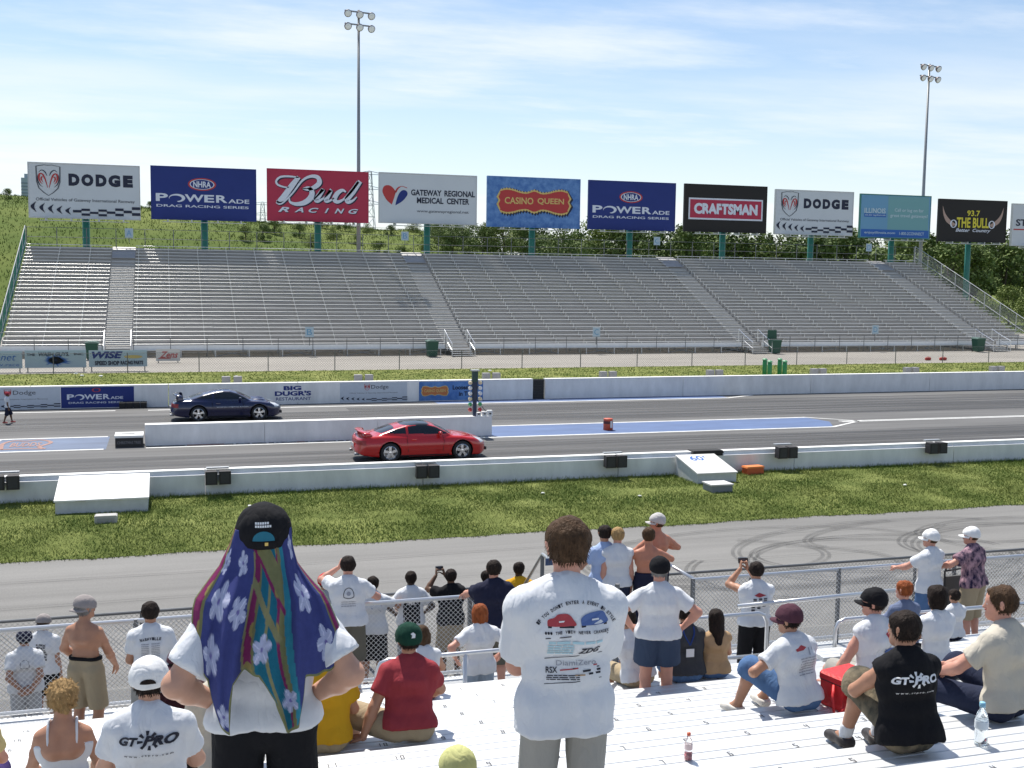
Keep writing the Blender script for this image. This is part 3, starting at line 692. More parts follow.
def ram(cx, cy, s, wd):
    """shield outline and curled horns as strokes"""
    out = []; sh = [(-.95, .95), (-.3, 1.06), (0, 1.03), (.3, 1.06), (.95, .95), (.92, -.15), (.75, -.62), (.35, -.95), (0, -1.15), (-.35, -.95), (-.75, -.62), (-.92, -.15), (-.95, .95)]
    ol = stroke([(cx+x*s*wd, cy+y*s) for x, y in sh], .12*s*.36); horns = []
    for q in (-1, 1):
        for pts, w_ in (([(.06, -.58), (.22, -.05), (.42, .35), (.66, .42), (.74, .1), (.62, -.2), (.45, -.32)], [.03, .09, .13, .14, .12, .08, .02]),
                        ([(.10, .28), (.25, .55), (.5, .68), (.72, .55)], [.03, .09, .09, .03]), ([(.40, .15), (.52, .2), (.55, .0), (.42, -.2)], [.03, .1, .1, .03]), ([(.82, .35), (.85, .0), (.70, -.35), (.45, -.55)], [.02, .07, .07, .02])):
            p = spline([(cx+q*x*s*wd, cy+y*s) for x, y in pts], 5); ws = np.interp(np.linspace(0, 1, len(p)), np.linspace(0, 1, len(w_)), w_)*s*.9
            horns.append(stroke(p, list(ws*.55)))
    return ol, horns
def blank_dodge(W, Hh):
    ol, horns = ram(.175, .70, .26, .43)
    return [('lettering', V_INK, A([T('D', .355, .455, .60, .83, bold=.075), T('O', .47, .58, .60, .83, bold=.075), T('D', .60, .70, .60, .83, bold=.075), T('G', .715, .825, .60, .83, bold=.075), T('E', .85, .94, .60, .83, bold=.085)], W, Hh)),
            ('lettering', V_DGRY, A([T('Official Vehicles of Gateway International Raceway', .06, .955, .285, .36, bold=.012)], W, Hh)),
            ('emblem', V_DGRY, A([ol], W, Hh)), ('emblem', V_CRIM, A(horns[:3:2]+horns[4:7:2], W, Hh)), ('emblem', V_INK, A(horns[1:4:2]+horns[5:8:2], W, Hh)),
            ('chequer_band', V_INK, A(chequer(), W, Hh))]
def power_shapes(x0, x1, yb, h):
    w_ = x1-x0; X = lambda t: x0+w_*t
    a = [T('P', X(0), X(.125), yb, yb+h, bold=.03), T('W', X(.30), X(.50), yb, yb+h*.95, bold=.03), T('E', X(.505), X(.61), yb, yb+h*.95, bold=.03), T('R', X(.63), X(.75), yb, yb+h*.95, bold=.03), T('ADE', X(.76), X(.985), yb-.004, yb+h*.5, bold=.02)]
    th = np.linspace(3.3, -1.4, 24); r1 = np.stack([X(.22)+w_*.085*np.cos(th), yb+h*.45+h*.52*np.sin(th)], 1); r2 = np.stack([X(.205)+w_*.065*np.cos(th), yb+h*.40+h*.36*np.sin(th)], 1)
    a.append((np.vstack([r1, r2]), [(i, i+1, 24+i+1, 24+i) for i in range(23)])); return a
def blank_power(W, Hh):
    return [('lettering', V_SILV, A(power_shapes(.04, .95, .335, .155)+[T('DRAG RACING SERIES', .045, .93, .225, .275, bold=.014)], W, Hh)),
            ('emblem', V_CRIM, A([ring(.48, .685, .135, .125, .02)], W, Hh)), ('emblem', V_SILV, A([ring(.48, .685, .118, .10, .009), T('NHRA', .395, .565, .625, .745, bold=.03)], W, Hh))]
def bud_strokes():
    S = []
    def st(pts, ws):
        p = spline(pts, 7); S.append((p, np.interp(np.linspace(0, 1, len(p)), np.linspace(0, 1, len(ws)), ws)))
    st([(.305, .86), (.22, .875), (.13, .86), (.085, .78), (.10, .70), (.17, .655), (.21, .66)], [.012, .018, .02, .02, .02, .015, .008])
    st([(.305, .87), (.24, .70), (.17, .50), (.12, .385), (.085, .36)], [.04, .055, .058, .052, .02])
    st([(.085, .36), (.12, .33), (.17, .385), (.25, .56), (.34, .80), (.42, .89), (.49, .88), (.51, .78), (.47, .69), (.40, .63), (.34, .635)], [.03, .03, .016, .016, .02, .028, .04, .05, .045, .03, .012])
    st([(.34, .635), (.40, .66), (.435, .58), (.42, .46), (.36, .36), (.28, .325), (.22, .36), (.21, .44)], [.012, .03, .05, .058, .05, .036, .022, .012])
    st([(.45, .42), (.50, .53), (.545, .64), (.50, .50), (.475, .42), (.50, .40), (.56, .48), (.625, .63), (.59, .50), (.575, .415), (.61, .41), (.655, .47)], [.014, .018, .04, .05, .045, .03, .016, .035, .05, .045, .022, .012])
    st([(.775, .60), (.74, .635), (.69, .57), (.66, .45), (.69, .395), (.75, .45), (.82, .60), (.90, .82)], [.015, .03, .045, .05, .035, .02, .03, .03])
    st([(.92, .83), (.85, .62), (.79, .46), (.80, .40), (.845, .43), (.885, .51)], [.045, .055, .055, .04, .022, .010])
    return S
def blank_bud(W, Hh):
    S = bud_strokes(); asp = W/Hh
    def mk(dx, dy, g): return [stroke(np.stack([p[:, 0]+dx, p[:, 1]+dy], 1)*np.array([W, Hh]), list((w_+g)*W)) for p, w_ in S]
    cap = 'RACING'; xs = [.10, .26, .40, .56, .66, .80]; ws = [.11, .09, .10, .045, .10, .10]
    return [('lettering', V_INK, mk(.009, -.016, .006)+A([T(c, x+.006, x+w_+.006, .145, .245, shear=.35, bold=.03) for c, x, w_ in zip(cap, xs, ws)], W, Hh)),
            ('lettering', V_SILV, mk(0, 0, 0)+A([T(c, x, x+w_, .16, .26, shear=.35, bold=.03) for c, x, w_ in zip(cap, xs, ws)], W, Hh))]
def blank_medical(W, Hh):
    h1 = spline([(.125, .36), (.07, .46), (.03, .62), (.045, .73), (.085, .76), (.125, .73), (.16, .64), (.155, .55), (.125, .36)], 5)
    h2 = spline([(.16, .345), (.175, .48), (.20, .60), (.235, .665), (.27, .655), (.285, .59), (.26, .50), (.22, .42), (.16, .345)], 5)
    h3 = spline([(.16, .61), (.185, .70), (.225, .745), (.28, .715)], 6)
    return [('emblem', V_CRIM, A([poly(*h1[:-1]), stroke(h3, [.02]*10+[.012]*(len(h3)-10))], W, Hh)), ('emblem', V_NAVY, A([poly(*h2[:-1])], W, Hh)),
            ('lettering', V_INK, A([T('GATEWAY', .32, .635, .565, .69, bold=.03), T('REGIONAL', .665, .985, .565, .69, bold=.03), T('MEDICAL', .38, .655, .405, .53, bold=.03), T('CENTER', .69, .925, .405, .53, bold=.03)], W, Hh)),
            ('lettering', V_DGRY, A([T('www.gatewayregional.net', .38, .92, .20, .275, bold=.005)], W, Hh))]
def casino_frame(g):
    pts = []
    top = [(.13, .72), (.20, .755), (.28, .735), (.34, .70), (.42, .685), (.50, .735), (.58, .685), (.66, .70), (.72, .735), (.80, .755), (.87, .72)]
    top = spline(top, 5); k = []
    for i, (x, y) in enumerate(top): k.append((x, y+g*(1.5 if i % 2 else .5)))
    rt = [(.87+g*.5, .68), (.89+g*.6, .60), (.87+g*.5, .53), (.89+g*.6, .45), (.87+g*.5, .36)]
    bot = [(x, 1.04-y) for x, y in k][::-1]; lf = [(1-x, y) for x, y in rt][::-1]
    return poly(*(k+rt+bot+lf))
def blank_casino(W, Hh):
    return [('emblem', V_INK, A([moved(casino_frame(.045), .012, -.02)], W, Hh)), ('emblem', V_GOLD, A([casino_frame(.03)], W, Hh)), ('emblem', V_CRIM, A([casino_frame(-.006)], W, Hh)),
            ('lettering', V_GOLD, A([T('CASINO', .18, .49, .46, .60, bold=.02), T('QUEEN', .535, .825, .46, .60, bold=.02)], W, Hh))]
def blank_crafts(W, Hh):
    return [('emblem', V_SILV, A([rect(.045, .955, .25, .72)], W, Hh)), ('emblem', V_RED, A([rect(.062, .938, .285, .685)], W, Hh)), ('lettering', V_SILV, A([T('CRAFTSMAN', .11, .89, .37, .61, bold=.055)], W, Hh))]
def blank_state(W, Hh):
    return [('colour_field', V_PGRN, A([rect(.385, .975, .19, .985)], W, Hh)), ('colour_field', V_DBLUE, A([rect(.015, .985, .012, .19)], W, Hh)), ('colour_field', V_DBLUE, A([rect(.05, .36, .48, .56)], W, Hh)),
            ('lettering', V_PALE, A([T('ILLINOIS', .05, .35, .57, .69, bold=.02), T('mile after magnificent mile', .06, .35, .495, .55, bold=.01), T('Call or log on for', .48, .90, .60, .70, bold=.01), T('great travel getaways!', .42, .96, .47, .57, bold=.01), T('enjoyillinois.com', .06, .50, .07, .14, bold=.01), T('1-800-2CONNECT', .56, .92, .07, .14, bold=.01)], W, Hh))]
def blank_bull(W, Hh):
    def horn(q):
        a = spline([(.5+q*.24, .40), (.5+q*.33, .50), (.5+q*.41, .66), (.5+q*.455, .86)], 6); b = spline([(.5+q*.30, .36), (.5+q*.39, .46), (.5+q*.44, .64), (.5+q*.455, .86)], 6)
        return (np.vstack([a, b]), [(i, i+1, len(a)+i+1, len(a)+i) for i in range(len(a)-1)])
    return [('emblem', V_HORN, A([horn(-1), horn(1)], W, Hh)), ('emblem', V_SILV, A([ring(.215, .42, .05, .10, .02), ring(.785, .42, .05, .10, .02)], W, Hh)),
            ('lettering', V_YEL, A([T('93.7', .41, .60, .62, .76, bold=.02), T('THE', .26, .465, .33, .58, bold=.03), T('BULL', .50, .74, .33, .58, bold=.03)], W, Hh)),
            ('lettering', V_SILV, A([T('Better', .25, .46, .225, .31, shear=.3, bold=.02), T('Country', .50, .77, .205, .31, shear=.3, bold=.02)], W, Hh))]
def blank_last(W, Hh):
    return [('lettering', V_INK, A([T('ST.', .05, .24, .47, .64, bold=.03), T('LOUIS', .30, .72, .47, .64, bold=.03)], W, Hh)), ('colour_field', V_CRIM, A([rect(.02, .98, .37, .40)], W, Hh))]
BB = [(28, 139, 163, 167, 217, 218.5, V_WHITE, blank_dodge, 'white billboard at far left with ram head shield and chequered lower edge', steel),
      (151, 255.5, 167, 170, 218.5, 220, V_NAVY, blank_power, 'navy blue billboard just left of the red billboard', V_NAVY),
      (267.5, 368, 169.5, 173, 220, 221.5, V_RED, blank_bud, 'deep red billboard with large silver script lettering', V_RED),
      (379.5, 476.5, 173, 177, 221.5, 224.5, V_WHITE, blank_medical, 'white billboard with a red and navy heart emblem', steel),
      (488, 580, 176.5, 180.5, 225.5, 228, V_BLUE, blank_casino, 'mottled blue billboard with a red and gold ornamental badge', V_BLUE),
      (589.5, 675.5, 180.5, 184.5, 228, 230.5, V_NAVY, blank_power, 'navy blue billboard just left of the black and red billboard', V_NAVY),
      (685.5, 767, 184, 188, 230.5, 232.5, V_BLK, blank_crafts, 'black billboard with a wide red name plate outlined in white', V_BLK),
      (776.5, 853.5, 189, 194, 232, 236.5, V_WHITE, blank_dodge, 'smaller white billboard with ram head shield right of the black and red billboard', steel),
      (861.5, 931, 193.5, 198, 236, 239.5, V_PBLUE, blank_state, 'faded pale blue and green billboard with a deep blue bottom band', green_steel),
      (940, 1007, 198, 203.5, 239, 243.5, V_BLK, blank_bull, 'black billboard with yellow lettering between two horns', V_BLK),
      (1013.5, 1080, 203, 208, 243.5, 248, V_WHITE, blank_last, 'white billboard cut off at the right edge of the view', steel)]
YB = 103.25
for (u0, u1, t0, t1, b0, b1, bm, art, lab, fm) in BB:
    x0, x1 = float(aty(u0, t0, YB)[0]), float(aty(u1, t1, YB)[0])
    zt = float(aty(u0, t0, YB)[2]+aty(u1, t1, YB)[2])/2; zb = float(aty(u0, b0, YB)[2]+aty(u1, b1, YB)[2])/2
    W, Hh = x1-x0, zt-zb; t = thing('billboard', lab, 'billboard', ((x0+x1)/2, YB, 0), 0, 'billboards above the far stand')
    ox = -W/2
    MB().box(ox, -ox, 0, .22, zb, zt).build('panel', bm, t)
    fr = MB()
    for (a, b, c, d) in ((ox-.06, -ox+.06, zt, zt+.10), (ox-.06, -ox+.06, zb-.10, zb), (ox-.06, ox, zb, zt), (-ox, -ox+.06, zb, zt)): fr.box(a, b, -.03, .26, c, d)
    fr.build('frame', fm, t)
    # each following colour sits a little proud of the one before it
    for k, (nm, mm, sh) in enumerate(art(W, Hh)):
        prints(nm, [(v+np.array([ox, zb]), f) for v, f in sh], mm, t, -.012-.006*k)
    MB().tube([(0, .55, 0), (0, .55, zt-.6)], .30, 12).build('post', green_steel, t, True)
    cw = MB(); cw.box(ox*.8, -ox*.8, -.75, -.05, zb-.34, zb-.30)
    for q in (-.7, -.25, .25, .7): cw.box(q*-ox-.05, q*-ox+.05, -.75, .3, zb-.30, zb-.10)
    for q in (-.4, .4): cw.box(q*-ox-.2, q*-ox+.2, .22, .40, zb, zt-.2)
    cw.build('catwalk', mat('galvanised steel', (0, 0, 0)), t)

# ------------------------------------------------------------ adverts painted on the far wall
PAINT_BG = mat('bluish white wall paint', (.50, .55, .62), .7, var=.06)
def painted(u0, u1, bgm, arts, wall_o=farwall, y=Y_FW, z0=.03, z1=.97):
    x0, x1 = float(aty(u0, 395, y)[0]), float(aty(u1, 395, y)[0]); W, Hh = x1-x0, z1-z0
    MB().box(x0, x1, -.007, -.002, z0, z1).build('painted_advert', bgm, wall_o)
    ad = wall_o.children[-1]
    for k, (nm, mm, sh) in enumerate(arts(W, Hh)): prints(nm, [(v+np.array([x0, z0]), f) for v, f in sh], mm, ad, -.010-.003*k)
def wall_dodge(W, Hh):
    ol, horns = ram(.40, .78, .16, .25)
    return [('lettering', V_DGRY, A([T('Dodge', .46, .72, .62, .88, bold=.01), T('Official Vehicles of Gateway International Raceway', .14, .86, .42, .50)], W, Hh)), ('emblem', V_CRIM, A([ol]+horns, W, Hh)),
            ('chequer_band', V_INK, A([moved(q, 0, .02) for q in chequer()], W, Hh))]
def wall_power(W, Hh):
    return [('lettering', V_SILV, A(power_shapes(.08, .86, .40, .26)+[T('DRAG RACING SERIES', .10, .85, .20, .29, bold=.01)], W, Hh)), ('emblem', V_CRIM, A([ring(.48, .85, .06, .10, .02)], W, Hh))]
def wall_rest(W, Hh):
    return [('lettering', V_NAVY, A([T('BIG', .25, .72, .68, .93, bold=.05), T("DUGR'S".replace('GR', 'GR'), .02, .98, .36, .64, bold=.05), T('RESTAURANT', .05, .97, .10, .28, bold=.012)], W, Hh))]
def wall_casino(W, Hh):
    return [('emblem', V_GOLD, A([fit(casino_frame(.03), .03, .46, .22, .80)], W, Hh)), ('emblem', mat('orange ink', (.50, .16, .05), .6), A([fit(casino_frame(-.006), .045, .445, .27, .75)], W, Hh)), ('lettering', V_GOLD, A([T('CASINO QUEEN', .08, .41, .42, .60, bold=.02)], W, Hh)),
            ('lettering', V_INK, A([T('Loosest Slots', .52, .97, .56, .80, bold=.03), T('in Town', .62, .90, .22, .46, bold=.03)], W, Hh))]
painted(-28, 60, PAINT_BG, wall_dodge); painted(61, 134, V_NAVY, wall_power)
painted(274, 312, conc, wall_rest, z0=.1, z1=.93); painted(340, 407, PAINT_BG, wall_dodge); painted(419, 483, V_BLUE, wall_casino)
# ------------------------------------------------------------ banners tied to the path fence and the stand
def banner(u0, u1, v0, v1, y, bgm, arts, label, post=True):
    a, b = aty(u0, v1, y), aty(u1, v0, y); x0, x1, z0, z1 = float(a[0]), float(b[0]), float(a[2]), float(b[2]); W, Hh = x1-x0, z1-z0
    t = thing('banner', label, 'banner', (x0, y, z0), 0, 'advert banners along the foot of the far stand')
    MB().box(0, W, 0, .03, 0, Hh).build('board', bgm, t)
    for k, (nm, mm, sh) in enumerate(arts(W, Hh)): prints(nm, sh, mm, t, -.008-.004*k)
    mb = MB()
    for x in (.15, W-.15): mb.box(x-.03, x+.03, .03, .09, -z0, Hh)
    mb.build('stakes', dark_steel, t)
BAN = mat('pale blue banner cloth', (.42, .52, .58), .7, var=.05)
def ban_splash(W, Hh):
    sp = []
    for i in range(22):
        q = 2*math.pi*i/22; r = rng.uniform(.6, 1.0); sp.append(poly((.5+.05*math.cos(q+1.3), .42+.1*math.sin(q+1.3)), (.5+.30*r*math.cos(q), .42+.42*r*math.sin(q)), (.5+.05*math.cos(q-1.3), .42+.1*math.sin(q-1.3))))
    sp.append(ellipse(.5, .42, .10, .22))
    return [('emblem', V_DBLUE, A(sp, W, Hh)), ('lettering', V_INK, A([T('THE', .03, .17, .68, .84, bold=.03), T('WASH GUYS.', .22, .72, .66, .88, bold=.03, shear=.15), T('INC', .80, .96, .70, .84, bold=.03)], W, Hh))]
def ban_wise(W, Hh):
    return [('lettering', V_NAVY, A([T('WISE', .05, .58, .50, .93, bold=.05, shear=.25)], W, Hh)), ('emblem', V_GOLD, A([ellipse(.76, .60, .16, .10)], W, Hh)), ('lettering', V_INK, A([T('SPEED SHOP', .10, .52, .10, .36, bold=.05), T('RACING PARTS', .54, .93, .12, .36, bold=.05)], W, Hh))]
def ban_zeus(W, Hh): return [('lettering', V_CRIM, A([T('Zens', .15, .92, .25, .80, shear=.4, bold=.02), rect(.1, .6, .18, .24)], W, Hh))]
def ban_blue(W, Hh): return [('lettering', V_DBLUE, A([T('bluebonnet', .05, .9, .45, .85, shear=.3), T('www.race', .4, .95, .12, .25)], W, Hh))]
banner(-40, 22, 351, 369, 73.6, BAN, ban_blue, 'pale blue banner cut off at the left edge with thin blue script'); banner(25, 86, 350, 368, 73.6, BAN, ban_splash, 'pale blue banner with a dark blue water splash')
banner(89, 147, 350, 367, 73.6, BAN, ban_wise, 'pale banner with large slanted navy lettering'); banner(156, 180, 349, 361, 80, mat('cream board', (.62, .60, .55), .7), ban_zeus, 'small cream board with red script lettering under the stand')
# section signs on the rails
def sect(u, v, y, s, txt, label, zr):
    p = aty(u, v, y); t = thing('section_sign', label, 'sign', (float(p[0]), y, float(p[2])), 0, 'pale section signs on the far stand')
    MB().box(-s*.42, s*.42, 0, .02, -s*.5, s*.5).build('board', BAN, t); prints('lettering', [T(txt, -s*.25, s*.25, -s*.3, s*.3, bold=.0)], V_PBLUE, t, -.006)
    MB().box(-.03, .03, .022, .05, -zr, s*.4).build('bracket', dark_steel, t)
for u, v, c in ((309.5, 332, 'B'), (596.5, 332, 'C'), (875.5, 329.5, 'D')): sect(u, v, 84.5, .75, c, 'pale sign with blue letter %s on the front rail of the far stand' % c, 1.0)
for u, v, c in ((129, 233, 'A'), (405, 236, 'B'), (657, 241, 'C'), (869, 247.5, 'D')): sect(u, v, yb_-.05, .8, c, 'pale sign with blue letter %s on the back rail of the far stand' % c, .8)
# ------------------------------------------------------------ implicit surfaces turned into quad meshes
def surface_nets(Fv, org, h):
    ins = Fv < 0; nx, ny, nz = Fv.shape
    acc = np.zeros((nx-1, ny-1, nz-1, 3), np.float32); cnt = np.zeros((nx-1, ny-1, nz-1), np.float32)
    def sub(A, o): return A[o[0]:nx-1+o[0], o[1]:ny-1+o[1], o[2]:nz-1+o[2]]
    for ax in range(3):
        for p in range(2):
            for q in range(2):
                o = [0, 0, 0]; oth = [i for i in range(3) if i != ax]; o[oth[0]] = p; o[oth[1]] = q; o2 = list(o); o2[ax] = 1
                a, b = sub(Fv, o), sub(Fv, o2); cr = sub(ins, o) != sub(ins, o2); t = np.where(cr, a/np.where(cr, a-b, 1), 0)
                for k in range(3): acc[..., k] += np.where(cr, o[k]+(t if k == ax else 0), 0)
                cnt += cr
    act = cnt > 0; idx = -np.ones(act.shape, np.int64); idx[act] = np.arange(act.sum())
    ijk = np.argwhere(act); V = (ijk+acc[act]/cnt[act][:, None])*h+np.asarray(org); Fs = []
    for ax in range(3):
        oth = [i for i in range(3) if i != ax]
        s0 = [slice(1, -1)]*3; s0[ax] = slice(0, -1); s1 = [slice(1, -1)]*3; s1[ax] = slice(1, None)
        a, b = ins[tuple(s0)], ins[tuple(s1)]; cr = np.argwhere(a != b)
        if len(cr) == 0: continue
        base = cr.copy(); base[:, oth[0]] += 1; base[:, oth[1]] += 1; fl = a[tuple(cr.T)]
        def cid(d0, d1): c = base.copy(); c[:, oth[0]] -= d0; c[:, oth[1]] -= d1; return idx[tuple(c.T)]
        q = np.stack([cid(1, 1), cid(0, 1), cid(0, 0), cid(1, 0)], 1); rev = fl if ax != 1 else ~fl
        q[~rev] = q[~rev][:, ::-1]; Fs.append(q)
    return V, np.concatenate(Fs)
def relax(V, F, n=2):
    e = np.concatenate([F[:, [0, 1]], F[:, [1, 2]], F[:, [2, 3]], F[:, [3, 0]]]); e = np.concatenate([e, e[:, ::-1]])
    c = np.bincount(e[:, 0], minlength=len(V)).astype(float)[:, None]
    for _ in range(n):
        for lam in (.55, -.57):
            s = np.stack([np.bincount(e[:, 0], V[e[:, 1], k], len(V)) for k in range(3)], 1); V = V+lam*(s/np.maximum(c, 1)-V)
    return V
def smax(a, b, k): h = np.clip(.5-.5*(b-a)/k, 0, 1); return b+(a-b)*h+k*h*(1-h)
def smin(a, b, k): return -smax(-a, -b, k)
def submesh(name, V, F, sel, material, parent, smooth=True):
    f = F[sel]
    if len(f) == 0: return None
    u, inv = np.unique(f, return_inverse=True); return quads_np(name, V[u], inv.reshape(f.shape), material, parent, smooth)

# ------------------------------------------------------------ the two racing coupes
def car_shape(h=.026, bulges=False):
    x = np.arange(-2.45, 2.46, h); y = np.arange(-1.06, 1.061, h); z = np.arange(.06, 1.46, h)
    X, Y, Z = np.meshgrid(x, y, z, indexing='ij'); aY = np.abs(Y)
    zt = np.interp(x, [-2.3, -2.2, -2.0, -1.5, -.9, .2, .85, 1.3, 1.7, 2.0, 2.2, 2.3], [.70, .80, .885, .915, .925, .885, .875, .845, .775, .685, .585, .50])[:, None, None]
    zb = np.interp(x, [-2.3, -1.9, -1.5, 1.6, 2.0, 2.3], [.30, .21, .17, .155, .16, .22])[:, None, None]
    wx = (.915-.05*np.clip((np.abs(x)-.95)/1.3, 0, 1)**2+.022*np.exp(-((x+1.17)/.5)**2)+.018*np.exp(-((x-1.30)/.5)**2))[:, None, None]
    ww = wx-.16*np.clip((Z-.62)/.35, 0, 1)**1.6-.07*np.clip((.42-Z)/.3, 0, 1)**1.5+.010*np.cos((Z-.55)*14)
    front = 2.27-.42*(aY/.9)**2.6-.10*np.clip((Z-.45)/.25, 0, 1)**2; rear = 2.25-.20*(aY/.9)**3+.05*np.clip((.62-Z)/.3, 0, 1)
    ends = np.maximum(X-front, -X-rear)
    crown = .05*(aY/.85)**2*np.clip(1.2-np.abs(X+.1)/3, .4, 1)
    d = smax(aY-ww, Z-(zt-crown), .09); d = smax(d, (zb-Z), .05); d = smax(d, ends, .11)
    if bulges:
        for s in (-1, 1): d = smin(d, (np.sqrt(((X-1.25)/.34)**2+((Y-s*.42)/.15)**2+((Z-.80)/.10)**2)-1)*.10, .05)
    rf = np.interp(x, [-2.3, -1.85, -1.45, -1.0, -.55, -.15, .12, .42, .72, 1.02, 1.2], [.5, .84, .99, 1.135, 1.235, 1.28, 1.27, 1.185, 1.05, .88, .7])[:, None, None]
    gw = .80-.235*np.clip((Z-.88)/.40, 0, 1.2)**1.15-.10*np.clip((-X-.9)/.9, 0, 1)**2
    g = smax(aY-gw, Z-(rf-.045*(aY/.6)**2), .07); g = np.maximum(g, .7-Z)
    d = smin(d, g, .03)
    for cx in (1.30, -1.17):
        wl = np.maximum(np.sqrt((X-cx)**2+(Z-.325)**2)-.372, .60-aY); d = np.maximum(d, -wl)
    V, F = surface_nets(d.astype(np.float32), (x[0], y[0], z[0]), h); V = relax(V, F, 2); return V, F
def wheel(parent, x, y, out):
    ty = mat('tyre rubber', (.022, .022, .023), .8); rimm = mat('polished wheel', (.72, .73, .75), .2, .9)
    M = Matrix.Translation((x, y, .325)) @ Matrix.Rotation(R_(90)*(-out), 4, 'X')
    w = MB().lathe([(.215, -.105), (.30, -.11), (.322, -.085), (.325, 0), (.322, .085), (.30, .11), (.225, .108), (.215, .07)], 28, M).build('wheel', ty, parent, True)
    b = MB(); n = 28
    b.lathe([(.05, .052), (.195, .045), (.196, .044), (.05, .05)], 28, M, 1)
    b.lathe([(.198, .06), (.228, .113), (.215, .118), (.188, .07)], 28, M)
    for k in range(5):
        a = 2*math.pi*k/5+.3
        vs = [(.04*math.cos(a-.9), .04*math.sin(a-.9)), (.205*math.cos(a-.19), .205*math.sin(a-.19)), (.205*math.cos(a+.27), .205*math.sin(a+.27)), (.055*math.cos(a+.8), .055*math.sin(a+.8))]
        q = [(p[0], p[1], .100) for p in vs]+[(p[0], p[1], .06) for p in vs]; b.add([M @ Vector(p) for p in q], [(0, 1, 2, 3), (0, 4, 5, 1), (1, 5, 6, 2), (2, 6, 7, 3), (3, 7, 4, 0)])
    b.lathe([(.001, .105), (.05, .10), (.055, .07)], 12, M)
    b.build('rim', [rimm, mat('dark brake void', (.03, .03, .032), .6)], w)
def make_car(label, cat, loc, rz, paint, roofm, glass, bulges, big_wing):
    t = thing('sports_coupe', label, cat, loc, rz, None); V, F = car_shape(bulges=bulges)
    c = V[F].mean(1); e1 = V[F[:, 2]]-V[F[:, 0]]; e2 = V[F[:, 3]]-V[F[:, 1]]; nn = np.cross(e1, e2); nn /= np.maximum(np.linalg.norm(nn, axis=1)[:, None], 1e-9)
    x, y, z = c.T; ay = np.abs(y)
    belt = np.interp(x, [-1.9, -1.2, -.4, .5, 1.1], [.975, .955, .925, .905, .90]); rfz = np.interp(x, [-1.6, -1.0, -.55, -.15, .12, .42, .72, 1.0], [.95, 1.07, 1.165, 1.205, 1.20, 1.125, 1.01, .88])
    side = (z > belt) & (z < rfz-.005) & (np.abs(nn[:, 1]) > .5) & (x > -1.22) & (x < .86) & (ay > .4)
    pil = (x > -.62) & (x < -.55) & side; side &= ~pil
    wsh = (z > .895) & (nn[:, 0] > .28) & (x > .17) & (x < 1.02) & (ay < .80-.235*np.clip((z-.88)/.40, 0, 1.2)**1.15-.055) & ~side
    rwin = (z > .955) & (nn[:, 0] < -.22) & (x < -.62) & (x > -1.72) & (ay < .70-.26*np.clip((z-.88)/.40, 0, 1.2)-.12*np.clip((-x-.9)/.9, 0, 1)**2) & ~side
    roof = (z > 1.19) & (x < .2) & (x > -.72) & ~side & ~wsh & ~rwin
    hl = (x > 1.78) & (z > .565) & (ay > .36) & (ay < .78) & (nn[:, 2] > .1) & (nn[:, 0] > .2)
    tl = (x < -1.98) & (z > .60) & (z < .75) & (nn[:, 0] < -.12); trim = (z < .30) & ~hl & ~tl
    well = (np.sqrt((x-1.30)**2+(z-.325)**2) < .40) & (np.abs(nn[:, 1]) < .35) & (ay < .9) | (np.sqrt((x+1.17)**2+(z-.325)**2) < .40) & (np.abs(nn[:, 1]) < .35) | (nn[:, 2] < -.6) | ((ay < .62) & (z < .68) & (np.abs(x) < 1.8))
    rest = ~(side | wsh | rwin | hl | tl | well); body = rest & ~roof
    submesh('body', V, F, body, paint, t); submesh('roof', V, F, roof & rest, roofm, t); submesh('side_window', V, F, side & (y > 0), glass, t); submesh('side_window', V, F, side & (y < 0), glass, t)
    submesh('windscreen', V, F, wsh, glass, t); submesh('rear_window', V, F, rwin, glass, t); submesh('underbody', V, F, well, mat('underbody black', (.012, .012, .013), .9), t)
    for s in (-1, 1):
        submesh('headlight', V, F, hl & (y*s > 0), mat('headlight glass', (.62, .65, .68), .12, spec=.9), t)
        submesh('tail_light', V, F, tl & (y*s > 0), mat('tail light red', (.30, .012, .015), .2), t)
        mb = MB(); mb.lathe([(.02, -.11), (.075, -.06), (.085, .02), (.07, .07), (.02, .09)], 12, Matrix.Translation((.52, s*.94, .95)) @ Matrix.Diagonal((.8, 1.1, .75, 1)) @ Matrix.Rotation(R_(90), 4, 'X'))
        mb.build('mirror', paint, t, True)
        for xx in (1.30, -1.17): wheel(t, xx, s*.80, s)
    hh = .16 if big_wing else .06; mb = MB()
    pts = [(-1.88, -.80, .86), (-1.93, -.76, .90+hh), (-2.02, -.5, .94+hh), (-2.06, 0, .95+hh), (-2.02, .5, .94+hh), (-1.93, .76, .90+hh), (-1.88, .80, .86)]
    sp = spline(pts, 6); prof = [(-.13, .0), (-.05, .022), (.08, .018), (.13, 0), (.05, -.012)]
    vs = []; fs = []; m_ = len(prof)
    for p in sp: vs += [(p[0]+a, p[1], p[2]+b) for a, b in prof]
    for i in range(len(sp)-1):
        for k in range(m_): fs.append((i*m_+k, i*m_+(k+1) % m_, (i+1)*m_+(k+1) % m_, (i+1)*m_+k))
    mb.add(vs, fs+[tuple(range(m_)), tuple(range((len(sp)-1)*m_, len(sp)*m_))])
    if big_wing:
        for s in (-.45, .45): mb.box(-2.05, -1.93, s-.03, s+.03, .84, .95+hh)
    mb.build('spoiler', paint, t, True)
